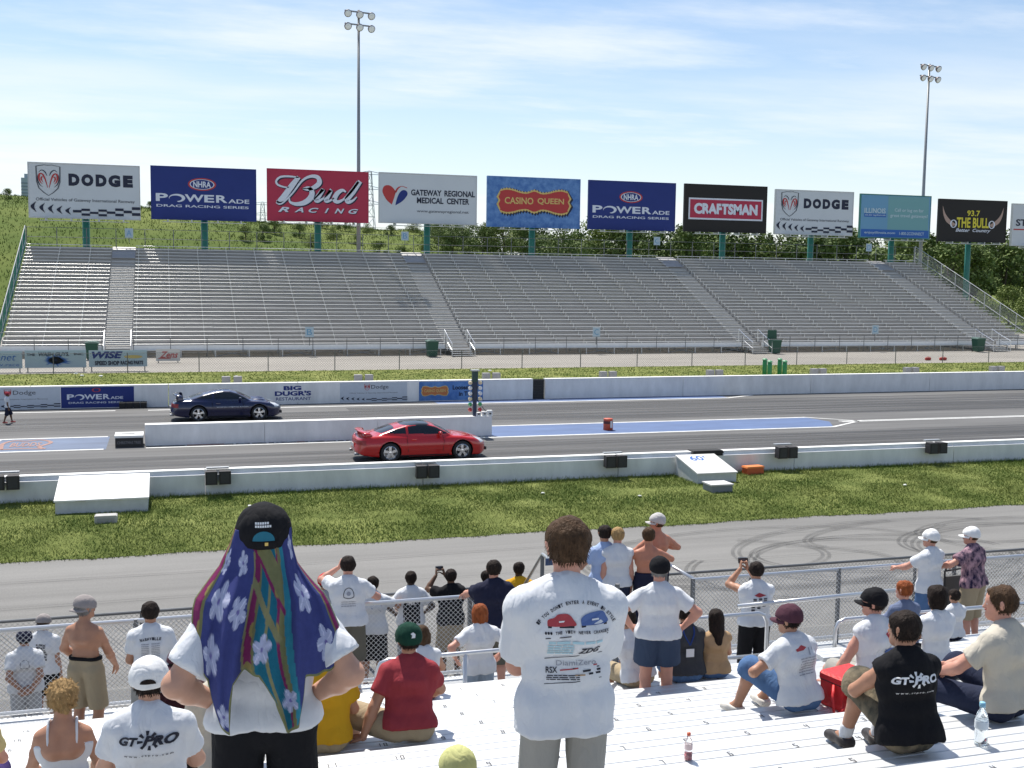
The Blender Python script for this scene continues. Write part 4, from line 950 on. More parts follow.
    for s in (-1, 1):
        mb = MB(); zz = .60
        mb.tube([(-.62, s*.905, .90), (-.60, s*.932, .70), (-.56, s*.915, .34)], .006, 4); mb.tube([(.60, s*.915, .87), (.66, s*.935, .66), (.62, s*.915, .34)], .006, 4)
        mb.build('door_gap', mat('panel gap', (.01, .01, .01), .9), t)
        MB().box(-.46, -.28, s*.925-.012, s*.925+.012, .735, .765).build('door_handle', paint, t)
        MB().box(-.9, .85, s*.89-.012, s*.905+.012, .20, .235).build('side_skirt', mat('underbody black', (0, 0, 0)), t)
        MB().lathe([(.035, 0), (.045, .01), (.045, .16), (.035, .17)], 12, Matrix.Translation((-2.31, s*.5, .27)) @ Matrix.Rotation(R_(90), 4, 'Y')).build('exhaust_pipe', steel, t)
    MB().box(-2.305, -2.285, -.26, .26, .47, .60).build('licence_plate', mat('plate white', (.6, .6, .58), .5), t)
    MB().box(2.16, 2.285, -.42, .42, .25, .36).build('grille', black, t)
    return t
red = mat('red car paint', (.52, .013, .012), .22, coat=.8, spec=.5); navy = mat('dark blue car paint', (.007, .010, .050), .20, coat=.9)
glass_d = mat('tinted car glass', (.012, .014, .016), .06, spec=.7); roof_d = mat('black glass roof', (.02, .022, .026), .08, spec=.7)
pr_, pb_ = atz(421, 460, 0), atz(227, 421, 0)
make_car('red two door sports coupe with a black roof launching in the near lane', 'car', (float(pr_[0])+.05, 37.55, .006), R_(.6), red, roof_d, glass_d, False, False)
bc = make_car('dark blue two door sports coupe with a raised rear wing in the far lane', 'car', (float(pb_[0])+.02, 49.3, .006), 0, navy, navy, glass_d, True, True)
prints('door_lettering', [T('www.gtpro.com', -.45, .85, .585, .625, bold=.02)], V_SILV, bc, -.945)

# ------------------------------------------------------------ start line equipment and verge furniture
p = aty(474.5, 418, 42.3); t = thing('starting_light_tree', 'tall starting light pole with rows of bulbs at the end of the centre wall', 'start light', (float(p[0]), 42.3, .765)); hh = float(aty(474.5, 371, 42.3)[2])-.765
MB().box(-.07, .07, -.05, .05, 0, hh).build('pole', mat('dark blue grey steel', (.03, .045, .09), .5), t); MB().box(-.11, .11, -.08, .08, hh-.42, hh).build('head', mat('dark green steel', (.03, .07, .06), .5), t)
MB().box(-.11, .11, -.02, .02, .62, hh-.30).build('light_board', mat('dark blue grey steel', (0, 0, 0)), t)
bcol = [('amber bulb', (.75, .62, .40)), ('clear bulb', (.8, .8, .78)), ('clear bulb', (.8, .8, .78)), ('amber bulb', (.75, .62, .40)), ('green bulb', (.05, .35, .12)), ('red bulb', (.5, .03, .03))]
for s in (-1, 1):
    for k in range(6):
        nm, cc = bcol[k]; MB().lathe([(.02, -.09), (.075, -.05), (.085, 0), (.06, .06), (.01, .08)], 10, Matrix.Translation((s*.20, -.08, hh-.45-k*.21)) @ Matrix.Rotation(R_(70), 4, 'X')).build('bulb', mat(nm, cc, .15, spec=.8), t, True)
MB().box(-.16, .16, -.13, .13, hh, hh+.05).build('cap', steel, t)
MB().tube([(.05, 0, .7), (.55, 0, .03)], .012, 4).build('cable', black, t)
for k, (u, lab) in enumerate([(478, 'low white timing sensor at the foot of the starting light pole'), (484, 'middle white timing sensor on top of the centre wall'), (489.5, 'rightmost white timing sensor on the end of the centre wall')]):
    q = aty(u, 418, 42.3); t = thing('timing_sensor', lab, 'sensor', (float(q[0]), 42.3, .765), 0, 'white sensors on the end of the centre wall'); MB().box(-.10, .10, -.08, .08, 0, .13+.04*k).build('housing', conc_top, t); MB().lathe([(.03, 0), (.04, .02), (.03, .08)], 8, Matrix.Translation((0, -.08, .09)) @ Matrix.Rotation(R_(90), 4, 'X')).build('eye', black, t)
def spk(u, v, lab, y=Y_NW, s=1.):
    q = aty(u, v, y-.2); t = thing('speaker_pair', lab, 'loudspeaker', (float(q[0]), y-.2, float(q[2])), 0, 'black loudspeaker pairs hung on the near wall')
    for sx in (-.18, .18):
        s = .72; b = MB().prism([(sx-.22*s, -.15), (sx+.22*s, -.15), (sx+.18*s, .15), (sx-.18*s, .15)], 'z', -.26*s, .24*s).build('speaker_box', mat('speaker black', (.025, .022, .024), .7), t)
        MB().box(sx-.16*s, sx+.16*s, -.162, -.153, -.22*s, .20*s).build('grille', mat('speaker grille', (.05, .048, .05), .9, bump=.4, bscale=160), b)
    MB().box(-.3, .3, .152, .30, .20, .24).build('bracket', steel, t)
for u, v, lab in [(6, 482, 'black loudspeaker pair at the left edge of the near wall'), (218, 477, 'black loudspeaker pair on the wall right of the large white platform'), (427, 471, 'black loudspeaker pair on the wall directly below the red coupe'), (615, 461, 'black loudspeaker pair on the wall left of the sloping white marker box'),
                  (786, 452, 'black loudspeaker pair on the wall right of the orange block'), (936, 447.5, 'rightmost black loudspeaker pair on the near wall')]: spk(u, v, lab)
FSL = ['above the dark blue coupe', 'above the wall advert left of the centre', 'just right of the starting light pole', 'right of the dark wall gate', 'left of the four green posts', 'just right of the four green posts', 'second from the right end', 'nearest the right edge of the view']
for (u, v), lb in zip([(232, 379), (364, 377.5), (492, 376), (609, 375), (716, 373), (820, 371), (913, 369.5), (999, 368)], FSL):
    q = aty(u, v, Y_FG+.2); t = thing('speaker_pair', 'small grey loudspeaker pair behind the far wall, '+lb, 'loudspeaker', (float(q[0]), Y_FG+.2, 0), 0, 'grey loudspeaker pairs behind the far wall')
    for sx in (-.27, .27): MB().prism([(sx-.2, 0), (sx+.2, .06), (sx+.17, .34), (sx-.17, .34)], 'z', .92, 1.30).build('speaker_box', mat('grey speaker box', (.30, .29, .29), .7), t)
    MB().box(-.06, .06, .1, .16, 0, 1.0).build('stand', black, t)
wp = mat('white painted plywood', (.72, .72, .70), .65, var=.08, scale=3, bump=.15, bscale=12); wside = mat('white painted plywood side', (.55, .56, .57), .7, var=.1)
a, b = atz(56, 512, .18), atz(148, 510, .18); x0, x1 = float(a[0]), float(b[0]); yf = 29.9
t = thing('platform', 'large low white wooden platform leaning up against the near wall at left', 'platform', ((x0+x1)/2, yf, .12)); hw = (x1-x0)/2
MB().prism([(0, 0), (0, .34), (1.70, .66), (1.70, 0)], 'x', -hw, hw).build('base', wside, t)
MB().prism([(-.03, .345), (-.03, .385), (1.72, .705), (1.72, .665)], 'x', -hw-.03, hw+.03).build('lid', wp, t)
for q in (-.5, .35): MB().box(q-.12, q+.12, -.055, -.035, .35, .37).build('hinge', steel, t)
a = atz(106, 524, .13); t = thing('block', 'small grey concrete block in the grass below the large white platform', 'block', (float(a[0]), float(a[1])+.1, .12), 0)
mb = MB(); mb.prism([(-.26, 0), (.26, 0), (.26, .20), (.23, .22), (-.23, .22), (-.26, .20)], 'y', -.15, .15); mb.build('body', mat('grey concrete block', (.42, .41, .39), .85, var=.15), t); MB().box(-.2, .2, -.155, -.151, .05, .16).build('face', mat('worn stone', (.33, .32, .31), .9), t)
# 60 foot marker box
a, b = atz(705, 483, .2), atz(739, 482, .2); x0, x1 = float(a[0])-.15, float(b[0])+.05; hw = (x1-x0)/2
t = thing('marker_box', 'white sloping box marked with a distance in feet, set against the near wall', 'marker box', ((x0+x1)/2, 30.1, .1), R_(0))
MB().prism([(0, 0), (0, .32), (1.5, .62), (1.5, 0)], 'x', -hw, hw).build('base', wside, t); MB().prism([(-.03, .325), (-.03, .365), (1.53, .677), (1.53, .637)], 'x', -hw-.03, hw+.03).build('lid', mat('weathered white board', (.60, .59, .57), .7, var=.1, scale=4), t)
sl = math.atan2(.312, 1.56); f3d = lambda dz: (lambda q: (q[0], -.03+q[1]*math.cos(sl)-dz*math.sin(sl), .365+q[1]*math.sin(sl)+dz*math.cos(sl)))
prints('label_plate', [rect(-.42, .30, .95, 1.48)], wp, t, to3=f3d(.004)); prints('lettering', [T('60', -.34, .10, 1.03, 1.42, bold=.02), T("'", .14, .20, 1.25, 1.42)], V_DBLUE, t, to3=f3d(.008))
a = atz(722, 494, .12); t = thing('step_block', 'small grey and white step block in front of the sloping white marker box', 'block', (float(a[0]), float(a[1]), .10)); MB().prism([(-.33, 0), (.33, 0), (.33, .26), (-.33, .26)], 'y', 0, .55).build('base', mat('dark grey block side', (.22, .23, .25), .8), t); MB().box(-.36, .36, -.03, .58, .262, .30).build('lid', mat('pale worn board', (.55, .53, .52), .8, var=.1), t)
a = atz(742, 471, .1); t = thing('orange_block', 'small orange block on the grass beside the sloping white marker box', 'block', (float(a[0]), 31.2, .14), R_(6)); MB().prism([(-.32, 0), (.32, 0), (.30, .20), (-.30, .20)], 'y', 0, .28).build('body', mat('orange red plastic', (.55, .10, .03), .5), t); MB().prism([(-.33, .202), (.33, .202), (.31, .25), (-.31, .25)], 'y', -.02, .30).build('lid', mat('orange plastic', (.75, .22, .06), .5), t)
a = aty(708, 453, Y_NW); t = thing('wall_cover', 'short black rubber cover over the top of the near wall above the sloping marker box', 'cover', (float(a[0]), Y_NW, .78)); MB().prism([(-.55, -.01), (.55, -.01), (.5, .085), (-.5, .085)], 'y', -.02, .40).build('pad', mat('black rubber', (.015, .015, .016), .8), t); MB().box(-.5, .5, -.035, -.021, -.08, .05).build('flap', mat('black rubber', (0, 0, 0)), t)
# start box, rubber blocks, barrel
a, b = atz(116, 445, 0), atz(145, 444, 0); x0, x1 = float(a[0]), float(b[0])-.06; t = thing('starter_box', 'low box with white top and black front standing left of the centre wall', 'box', ((x0+x1)/2, 41.9, 0)); hw = (x1-x0)/2
MB().box(-hw, hw, 0, .95, 0, .34).build('body', black, t); MB().box(-hw-.02, hw+.02, -.02, .97, .342, .42).build('lid', wp, t); MB().box(-hw*.6, hw*.4, .40, .58, .421, .424).build('slot', black, t); prints('lettering', [T('CHRISTMAS TREE', -hw*.85, hw*.85, .12, .22, bold=.02)], mat('dull silver ink', (.16, .16, .17), .6), t, -.004)
for (u0, u1, v, h, lab) in [(119, 147, 404, .30, 'long low black rubber bumper by the far wall left of the blue coupe')]:
    a, b = aty(u0, v, 53.9), aty(u1, v, 53.9); t = thing('rubber_bumper', lab, 'bumper', (float(a[0]+b[0])/2, 53.75, 0)); w_ = float(b[0]-a[0])/2
    n = 4
    for i in range(n): MB().prism([(0, 0), (.30, 0), (.30, h-.04), (.26, h), (.05, h), (0, h-.05)], 'x', -w_+2*w_*i/n+.01, -w_+2*w_*(i+1)/n-.01).build('rubber_block', mat('black rubber', (0, 0, 0)), t)
a = atz(608, 430, 0); t = thing('barrel', 'orange red barrel with a pale stripe standing on the blue painted wedge', 'barrel', (float(a[0]), float(a[1]), .004)); ob = mat('barrel orange', (.55, .085, .035), .5)
t.scale = (.74, .74, .74); MB().lathe([(.24, 0), (.27, .02), (.26, .25), (.275, .28), (.26, .31), (.25, .58), (.265, .62), (.24, .64)], 18).build('drum', ob, t, True); MB().lathe([(.268, .36), (.270, .37), (.268, .50), (.262, .51)], 18).build('stripe', mat('dark red band', (.10, .02, .02), .5), t); MB().box(.02, .13, -.285, -.262, .15, .52).build('pale_patch', mat('pale tape', (.7, .66, .62), .6), t)
# four green posts, bins, red bags
gp = mat('bright green plastic', (.02, .22, .07), .45)
for u, v, lab in [(764.5, 373, 'leftmost'), (769.5, 374, 'second from left'), (779.5, 373, 'third from left'), (784.5, 374, 'rightmost')]:
    q = aty(u, v, 56.5 if v == 374 else 58); t = thing('green_post', lab+' of the four short green posts behind the far wall', 'post', (float(q[0]), 56.5 if v == 374 else 58, .03), 0, 'short green posts behind the far wall'); MB().lathe([(.13, 0), (.13, 1.45), (.10, 1.5)], 12).build('tube', gp, t, True); MB().lathe([(.145, 1.505), (.145, 1.57), (.08, 1.62)], 12).build('cap', mat('pale green plastic', (.12, .36, .18), .5), t)
bin_m = mat('dark green bin plastic', (.012, .075, .045), .5)
for u, v, y, lab, lid in [(432, 359, 83.3, 'dark green wheeled bin left of the second entry stair of the far stand', 0), (774.5, 353, 83.3, 'dark green wheeled bin with its lid thrown open beside the third entry stair', 1), (978, 352, 83.3, 'dark green wheeled bin left of the rightmost entry stair of the far stand', 0), (92, 350, 83.3, 'dark green wheeled bin half hidden behind the pale banners at left', 0)]:
    q = aty(u, v, y); t = thing('wheeled_bin', lab, 'bin', (float(q[0]), y, .02), 0, 'green bins along the far stand')
    MB().add([(-.32, -.33, .05), (.32, -.33, .05), (.32, .33, .05), (-.32, .33, .05), (-.42, -.42, 1.15), (.42, -.42, 1.15), (.42, .42, 1.15), (-.42, .42, 1.15)], [(0, 3, 2, 1), (4, 5, 6, 7), (0, 1, 5, 4), (1, 2, 6, 5), (2, 3, 7, 6), (3, 0, 4, 7)]).build('tub', bin_m, t)
    if lid: MB().prism([(-.44, 1.2), (.44, 1.2), (.40, 1.95), (-.40, 1.95)], 'y', .46, .52).build('lid', bin_m, t)
    else: MB().prism([(-.46, 1.155), (.46, 1.155), (.44, 1.22), (.2, 1.27), (-.2, 1.27), (-.44, 1.22)], 'y', -.46, .46).build('lid', mat('bin lid', (.10, .17, .14), .35), t)
    for s in (-.3, .3): MB().lathe([(.10, -.04), (.12, -.03), (.12, .03), (.10, .04)], 12, Matrix.Translation((s, .38, .12)) @ Matrix.Rotation(R_(90), 4, 'Y')).build('wheel', black, t)
for u, v, lab in [(928, 360, 'smaller red bag lying at the edge of the far path'), (943, 360, 'larger red bag lying at the edge of the far path')]:
    q = atz(u, v, .05); t = thing('bag', lab, 'bag', (float(q[0]), float(q[1]), .02)); M = Matrix.Diagonal((1, .6, .7, 1)) @ Matrix.Rotation(R_(90), 4, 'Y'); w_ = .34 if u > 935 else .26
    MB().lathe([(.05, -w_), (.15, -w_*.9), (.19, -w_*.3), (.16, w_*.2), (.19, w_*.7), (.08, w_)], 14, Matrix.Translation((0, 0, .12)) @ M).build('body', mat('red canvas', (.42, .04, .03), .8), t, True); MB().tube([(-.12, 0, .24), (-.06, 0, .29), (.06, 0, .29), (.12, 0, .24)], .015, 5).build('handle', mat('red canvas', (0, 0, 0)), t)
# ------------------------------------------------------------ people
def vec(*a): return np.array(a, float)
def unit(v): v = np.asarray(v, float); return v/max(np.linalg.norm(v), 1e-9)
def ik(a, t, l1, l2, hint):
    d = t-a; L_ = np.linalg.norm(d); L_ = min(max(L_, abs(l1-l2)+.02), l1+l2-.005); d = unit(d); t = a+d*L_
    x = (l1*l1-l2*l2+L_*L_)/(2*L_); hgt = math.sqrt(max(l1*l1-x*x, 0)); hv = np.asarray(hint, float); hv = hv-d*np.dot(hv, d); return a+d*x+unit(hv)*hgt, t
def field(groups, h, k=.03, pad=.03):
    """groups: (prims, cuts); prim = (a, b, ra, rb[, axis, squash]); cuts = (point, normal) keep the side behind the normal"""
    lo = np.min([np.minimum(p[0], p[1])-max(p[2], p[3]) for g in groups for p in g[0]], 0)-pad-2*h
    hi = np.max([np.maximum(p[0], p[1])+max(p[2], p[3]) for g in groups for p in g[0]], 0)+pad+2*h
    n = np.ceil((hi-lo)/h).astype(int)+1; ax = [lo[i]+h*np.arange(n[i]) for i in range(3)]; out = np.full(n, 1., np.float32)
    for prims, cuts, kk in groups:
        Fg = np.full(n, 1., np.float32)
        for p in prims:
            a, b, ra, rb = p[:4]; rm = max(ra, rb)+kk+2.5*h; s = []
            for i in range(3):
                i0 = max(0, int((min(a[i], b[i])-rm-lo[i])/h)); i1 = min(n[i], int((max(a[i], b[i])+rm-lo[i])/h)+2); s.append(slice(i0, i1))
            s = tuple(s); X = ax[0][s[0]][:, None, None]-a[0]; Y = ax[1][s[1]][None, :, None]-a[1]; Z = ax[2][s[2]][None, None, :]-a[2]
            ba = b-a; sq = None
            if len(p) > 4:
                q = np.asarray(p[4], float); e = p[5]-1; dt = (X*q[0]+Y*q[1]+Z*q[2])*e; X = X+dt*q[0]; Y = Y+dt*q[1]; Z = Z+dt*q[2]; ba = ba+q*np.dot(ba, q)*e
            bb = max(np.dot(ba, ba), 1e-9); t = np.clip((X*ba[0]+Y*ba[1]+Z*ba[2])/bb, 0, 1)
            d = np.sqrt((X-t*ba[0])**2+(Y-t*ba[1])**2+(Z-t*ba[2])**2)-(ra+t*(rb-ra))
            Fg[s] = smin(Fg[s], d.astype(np.float32), kk)
        for pt, nn in cuts:
            Fg = np.maximum(Fg, ((ax[0]-pt[0])*nn[0])[:, None, None]+((ax[1]-pt[1])*nn[1])[None, :, None]+((ax[2]-pt[2])*nn[2])[None, None, :])
        out = smin(out, Fg, .012)
    V, F = surface_nets(out.astype(np.float32), lo, h); return V, F
def wrinkle(V, F, amp, sc, seed, st=(1, 1, .55)):
    e1 = V[F[:, 2]]-V[F[:, 0]]; e2 = V[F[:, 3]]-V[F[:, 1]]; fn = np.cross(e1, e2); N_ = np.zeros_like(V)
    for k in range(4): np.add.at(N_, F[:, k], fn)
    N_ /= np.maximum(np.linalg.norm(N_, axis=1)[:, None], 1e-12); d = np.empty(len(V)); o = Vector((seed*3.1, seed*1.7, seed*.9))
    for i, v in enumerate(V):
        q = Vector((v[0]*sc*st[0], v[1]*sc*st[1], v[2]*sc*st[2]))+o
        d[i] = noise.noise(q+Vector((noise.noise(q*.7)*1.3, 0, 0)))*.75+.45*(.5-abs(noise.noise(q*1.9)))
    return V+N_*(d*amp)[:, None]
_hands = {}
def hand_mesh(kind):
    """a left hand at the origin: fingers along +X, palm facing -Z, thumb on +Y"""
    if kind in _hands: return _hands[kind]
    curl = {'relaxed': .45, 'grip': 1.25, 'flat': .12}[kind]; P_ = [(vec(.0, 0, 0), vec(.03, 0, 0), .024, .030, (0, 0, 1), 1.7), (vec(.03, .0, 0), vec(.085, .0, .0), .036, .040, (0, 0, 1), 2.6)]
    for i, (yy, l, r) in enumerate([(.031, .070, .0085), (.0105, .078, .009), (-.0105, .072, .0085), (-.031, .056, .0075)]):
        p = vec(.088-.004*abs(i-1), yy, 0); q = 0.; fan = (1.5-i)*.05; prev = p-vec(.03, 0, 0); P_.append((prev, p, r*1.05, r*1.05))
        for j, fr in enumerate((.45, .32, .23)):
            q += curl*(.55, .75, .5)[j]; d = vec(math.cos(q), fan*math.cos(q), -math.sin(q)); n_ = p+d*l*fr; P_.append((p, n_, r*(1-.1*j), r*(.92-.1*j))); p = n_
    a = vec(.018, .026, -.004); b = vec(.055, .055, -.012-.01*curl); c = b+vec(.028, .012, -.012-.014*curl); P_ += [(a, b, .014, .0115), (b, c, .0105, .0085)]
    _hands[kind] = field([(P_, [], .005)], .0052); return _hands[kind]
def hand_at(wrist, dirn, palm, kind, left, s):
    V, F = hand_mesh(kind); V = V.copy()*s; F = F.copy()
    if not left: V[:, 1] *= -1; F = F[:, ::-1]
    x = unit(dirn); z = -np.asarray(palm, float); z = unit(z-x*np.dot(z, x)); y = np.cross(z, x); return wrist+V[:, :1]*x+V[:, 1:2]*y+V[:, 2:]*z, F
SKIN = {'fair': (.52, .29, .20), 'tan': (.42, .215, .135), 'pink': (.55, .275, .20), 'red': (.50, .21, .13), 'brown': (.14, .075, .045), 'deep': (.055, .03, .02)}
def skin_m(k): return mat('skin '+k, SKIN[k], .5, var=.07, scale=18, bump=.08, bscale=130, spec=.35)
def cloth(name, c, **k): return mat('cloth '+name, c, .88, spec=.15, bump=k.pop('bump', .15), bscale=k.pop('bscale', 60), ridge=k.pop('ridge', .24), stretch=(1, 1, .6), **k)
HAIR = {'dark': (.022, .015, .012), 'brown': (.07, .04, .022), 'blond': (.36, .23, .10), 'ginger': (.27, .075, .025), 'sandy': (.22, .13, .06), 'grey': (.22, .21, .20)}
def hair_m(k): return mat('hair '+k, HAIR[k], .6, spec=.12, var=.45, scale=30, bump=.7, bscale=90, stretch=(1, 1, .35))
EYEW = mat('eye white', (.75, .74, .72), .3); IRIS = mat('iris', (.05, .035, .025), .3); LIP = mat('lip', (.36, .13, .11), .5)

def person(label, loc, h=1.75, yaw=0., pose='stand', res=.016, skin='fair', hair=('short', 'dark'), cap=None, top=None, bottom=None, shoes=(.5, .5, .5), sock=None,
           lean=(0, 0), head=(0, 0), hands=None, feet=None, bulk=1., hs=1., shoulder=1., side=0., group='spectators on the near bleachers', prints_=(), female=False, strap=None, sit_on=None, belt=None, lowcap=False):
    """local frame: faces +Y, X to its right hand, origin under the pelvis on the standing surface (or on the seat)"""
    t = thing('person', label, 'person', tuple(map(float, loc)), R_(yaw), group); s = h/1.75; U = vec(0, 0, 1); seed = (hash(label) % 1000)/37. if False else sum(map(ord, label)) % 97
    hipz = .925 if pose == 'stand' else .105
    P0_ = vec(0, 0, hipz+.03); sp = unit(vec(lean[0], lean[1], 1.)); rt = unit(np.cross(sp+vec(0, 1e-4, 0), U)) if False else None
    fw = unit(vec(0, 1, 0)-sp*sp[1]); rt = np.cross(fw, sp); C_ = lambda r, f, u: P0_+rt*r+fw*f+sp*u
    mid = (C_(0, -.005, .22)+vec(0, 0, .0))
    NK = C_(0, -.012, .505); hd = unit(sp*.45+vec(head[0]*.5, head[1], 1.)); HC = NK+hd*.135*hs+fw*.022
    hy = R_(side); hf0 = unit(fw-hd*np.dot(fw, hd)+0); hr0 = np.cross(hf0, hd); hf = hf0*math.cos(hy)-hr0*math.sin(hy); hr = np.cross(hf, hd)       # side > 0 turns the head left
    S = {}; E = {}; Wd = {}; H_ = {}
    sw = .154*shoulder; hands = hands or {}; feet = feet or {}
    for q, key in ((-1, 'L'), (1, 'R')):
        S[key] = C_(q*sw, -.012, .395)
        tg, hint = hands.get(key, (vec(q*.215, .05, hipz-.12), vec(q*.3, -1, -.1)))[:2]
        E[key], Wd[key] = ik(S[key], np.asarray(tg, float), .285, .25, hint)
    HP = {}; K = {}; A_ = {}
    for q, key in ((-1, 'L'), (1, 'R')):
        HP[key] = P0_+vec(q*.088, 0, -.03)
        if pose == 'stand': tg, hint = feet.get(key, (vec(q*.11, -.01, .085), vec(q*.12, 1, 0)))
        else: tg, hint = feet.get(key, (vec(q*.12, .50, -.345), vec(q*.15, .8, 1)))
        K[key], A_[key] = ik(HP[key], np.asarray(tg, float), .435, .415, hint)
    b = bulk*.95; fe = .9 if female else 1.
    ch = 1.34
    torso = [(C_(-.075, 0, .0), C_(.075, 0, .0), .112*b*(1.06 if female else 1), .112*b*(1.06 if female else 1), fw, 1.25), (C_(-.055, .005, .14), C_(.055, .005, .14), .103*b*fe, .103*b*fe, fw, 1.32),
             (C_(-.075, .0, .29), C_(.075, .0, .29), .118*b*fe, .118*b*fe, fw, 1.34), (C_(-.085, -.005, .362), C_(.085, -.005, .362), .096*fe, .098*fe, fw, 1.28)]
    for q in (-1, 1): torso += [(C_(q*.025, -.026, .468), C_(q*(sw-.015), -.016, .392), .052, .052, fw, 1.05), (C_(q*.05, -.045, .33), C_(q*.05, -.045, .40), .085, .06)]
    if female:
        for q in (-1, 1): torso.append((C_(q*.075, .085, .30), C_(q*.075, .10, .295), .062, .05))
    neck = [(C_(0, -.018, .45), HC-hd*.06, .060*hs, .054*hs)]
    g = hs
    skull = [(HC+hd*.035*g-hf*.018*g, HC+hd*.028*g+hf*.018*g, .084*g, .078*g), (HC-hd*.01*g-hf*.015*g, HC+hf*.02*g, .074*g, .070*g), (HC-hd*.03*g+hf*.03*g, HC-hd*.085*g+hf*.062*g, .058*g, .036*g)]
    face = [(HC-hd*.005*g+hf*.092*g, HC-hd*.035*g+hf*.108*g, .009*g, .013*g), (HC+hd*.012*g+hf*.083*g-hr*.03*g, HC+hd*.012*g+hf*.083*g+hr*.03*g, .010*g, .010*g), (HC-hd*.065*g+hf*.082*g-hr*.012*g, HC-hd*.065*g+hf*.082*g+hr*.012*g, .012*g, .012*g)]
    for q in (-1, 1): face.append((HC+hr*q*.078*g-hd*.028*g-hf*.006*g, HC+hr*q*.091*g+hd*.018*g-hf*.012*g, .012*g, .016*g, hr, 1.9))
    arms = []
    for key in 'LR':
        S_, E_, W_ = S[key], E[key], Wd[key]; arms += [(S_, S_*.5+E_*.5, .056*b**.5*fe, .050*b**.5*fe), (S_*.5+E_*.5, E_, .050*b**.5*fe, .041*fe), (E_, E_*.7+W_*.3, .042*fe, .043*fe), (E_*.7+W_*.3, W_, .043*fe, .027*fe)]
    legs = []
    for key in 'LR':
        a, k_, f_ = HP[key], K[key], A_[key]; legs += [(a, k_, .088*b**.6, .056), (k_, k_*.68+f_*.32-vec(0, .012, 0), .055, .057), (k_*.68+f_*.32-vec(0, .012, 0), f_, .057, .036)]
    feet_p = {}
    for q, key in ((-1, 'L'), (1, 'R')):
        f_ = A_[key]; fd = unit(vec(q*.16, 1, 0)); feet_p[key] = [(f_-fd*.035-vec(0, 0, .038), f_+fd*.15-vec(0, 0, .052), .038, .030, U, 1.15), (f_, f_-vec(0, 0, .03), .042, .046), (f_+vec(0, 0, .01), f_+fd*.09-vec(0, 0, .045), .036, .032)]
    body = [(torso, [], .035), (neck+skull+arms+legs+feet_p['L']+feet_p['R'], [], .020), (face+skull[2:], [], .010)]
    V, F = field(body, res); V = relax(V, F, 1); n0 = len(V)
    for q, key in ((-1, 'L'), (1, 'R')):
        spec = hands.get(key, ()); kind = spec[2] if len(spec) > 2 and spec[2] else 'relaxed'; fa = unit(Wd[key]-E[key])
        dirn = spec[3] if len(spec) > 3 and spec[3] is not None else fa; palm = spec[4] if len(spec) > 4 else vec(-q, 0, -.2)
        hv, hf_ = hand_at(Wd[key]-unit(dirn)*.012, dirn, palm, kind, key == 'L', 1.0); V = np.concatenate([V, hv]); F = np.concatenate([F, hf_+len(V)-len(hv)]); H_[key] = Wd[key]+unit(dirn)*.09
    mk = lambda nm, V, F, m_, par=t, smooth=True: quads_np(nm, V*s, F, m_, par, smooth)
    mk('body', V, F, skin_m(skin))
    for q in (-1, 1):
        e = HC+hf*.078*g+hr*q*.031*g-hd*.002; mb = MB(); M = Matrix.Translation(Vector(e*s)) @ Vector(hf).to_track_quat('Z', 'Y').to_matrix().to_4x4() @ Matrix.Diagonal((s, s, s, 1))
        mb.lathe([(.002, -.012), (.011, -.006), (.0125, 0), (.010, .007), (.006, .0105)], 10, M); mb.lathe([(.006, .0106), (.003, .012), (.001, .0122)], 8, M, 1); mb.build('eye', [EYEW, IRIS], t, True)
    Vm, Fm = field([([(HC-hd*.047*g+hf*.096*g-hr*.018*g, HC-hd*.047*g+hf*.096*g+hr*.018*g, .0075*g, .0075*g)], [], .01)], .005); mk('mouth', Vm, Fm, LIP)
    parts = {}
    # trousers, shorts
    if bottom:
        hm_ = .3 if not top else (top[3] if len(top) > 3 else (-.11 if pose == 'stand' else -.05)); wtop = min(.125, hm_+.035) if pose == 'stand' else min(.125, hm_+.06)
        kind, bm = bottom[:2]; loose = bottom[2] if len(bottom) > 2 else .018; lg = []
        grp = [([(p[0]-sp*.01, p[1]-sp*.01, p[2]+.014, p[3]+.014)+tuple(p[4:]) for p in torso[:1]]+[(C_(-.07, 0, .09), C_(.07, 0, .09), (.106*b+.010)*fe, (.106*b+.010)*fe, fw, 1.2)], [(C_(0, 0, wtop), sp)], .03)]
        for key in 'LR':
            a, k_, f_ = HP[key], K[key], A_[key]; d1 = unit(k_-a); d2 = unit(f_-k_)
            if kind == 'shorts': cut = bottom[3] if len(bottom) > 3 else .95; e = a+(k_-a)*cut; grp.append(([(a, e+d1*.05, .088*b**.6+loose, .060+loose*1.7)], [(e, d1)], .02))
            elif kind == 'long_shorts': e = k_+d2*.07; grp.append(([(a, k_, .088*b**.6+loose, .060+loose*1.5), (k_, e+d2*.06, .060+loose*1.5, .060+loose*1.4)], [(e, unit(d1+d2) if np.dot(d1, d2) > .3 else d2)], .02))
            else: grp.append(([(a, k_, .088*b**.6+loose, .058+loose), (k_, f_-d2*.02, .058+loose, .048+loose)], [(f_-d2*.015, d2)], .02))
        if pose == 'stand': grp = [(a_, c_+[(C_(0, 0, wtop), sp)], k_) for a_, c_, k_ in grp]
        V2, F2 = field(grp, res); V2 = relax(V2, F2, 1); V2 = wrinkle(V2, F2, .008, 9, seed+5); parts['bottom'] = mk('shorts' if 'shorts' in kind else 'trousers', V2, F2, bm)
        if belt:
            Vb, Fb = field([([(C_(-.07, 0, .105), C_(.07, 0, .105), .106*b+.016, .106*b+.016, fw, 1.2)], [(C_(0, 0, .125), sp), (C_(0, 0, .088), -sp)], .03)], min(res, .012)); mk('belt', Vb, Fb, belt)
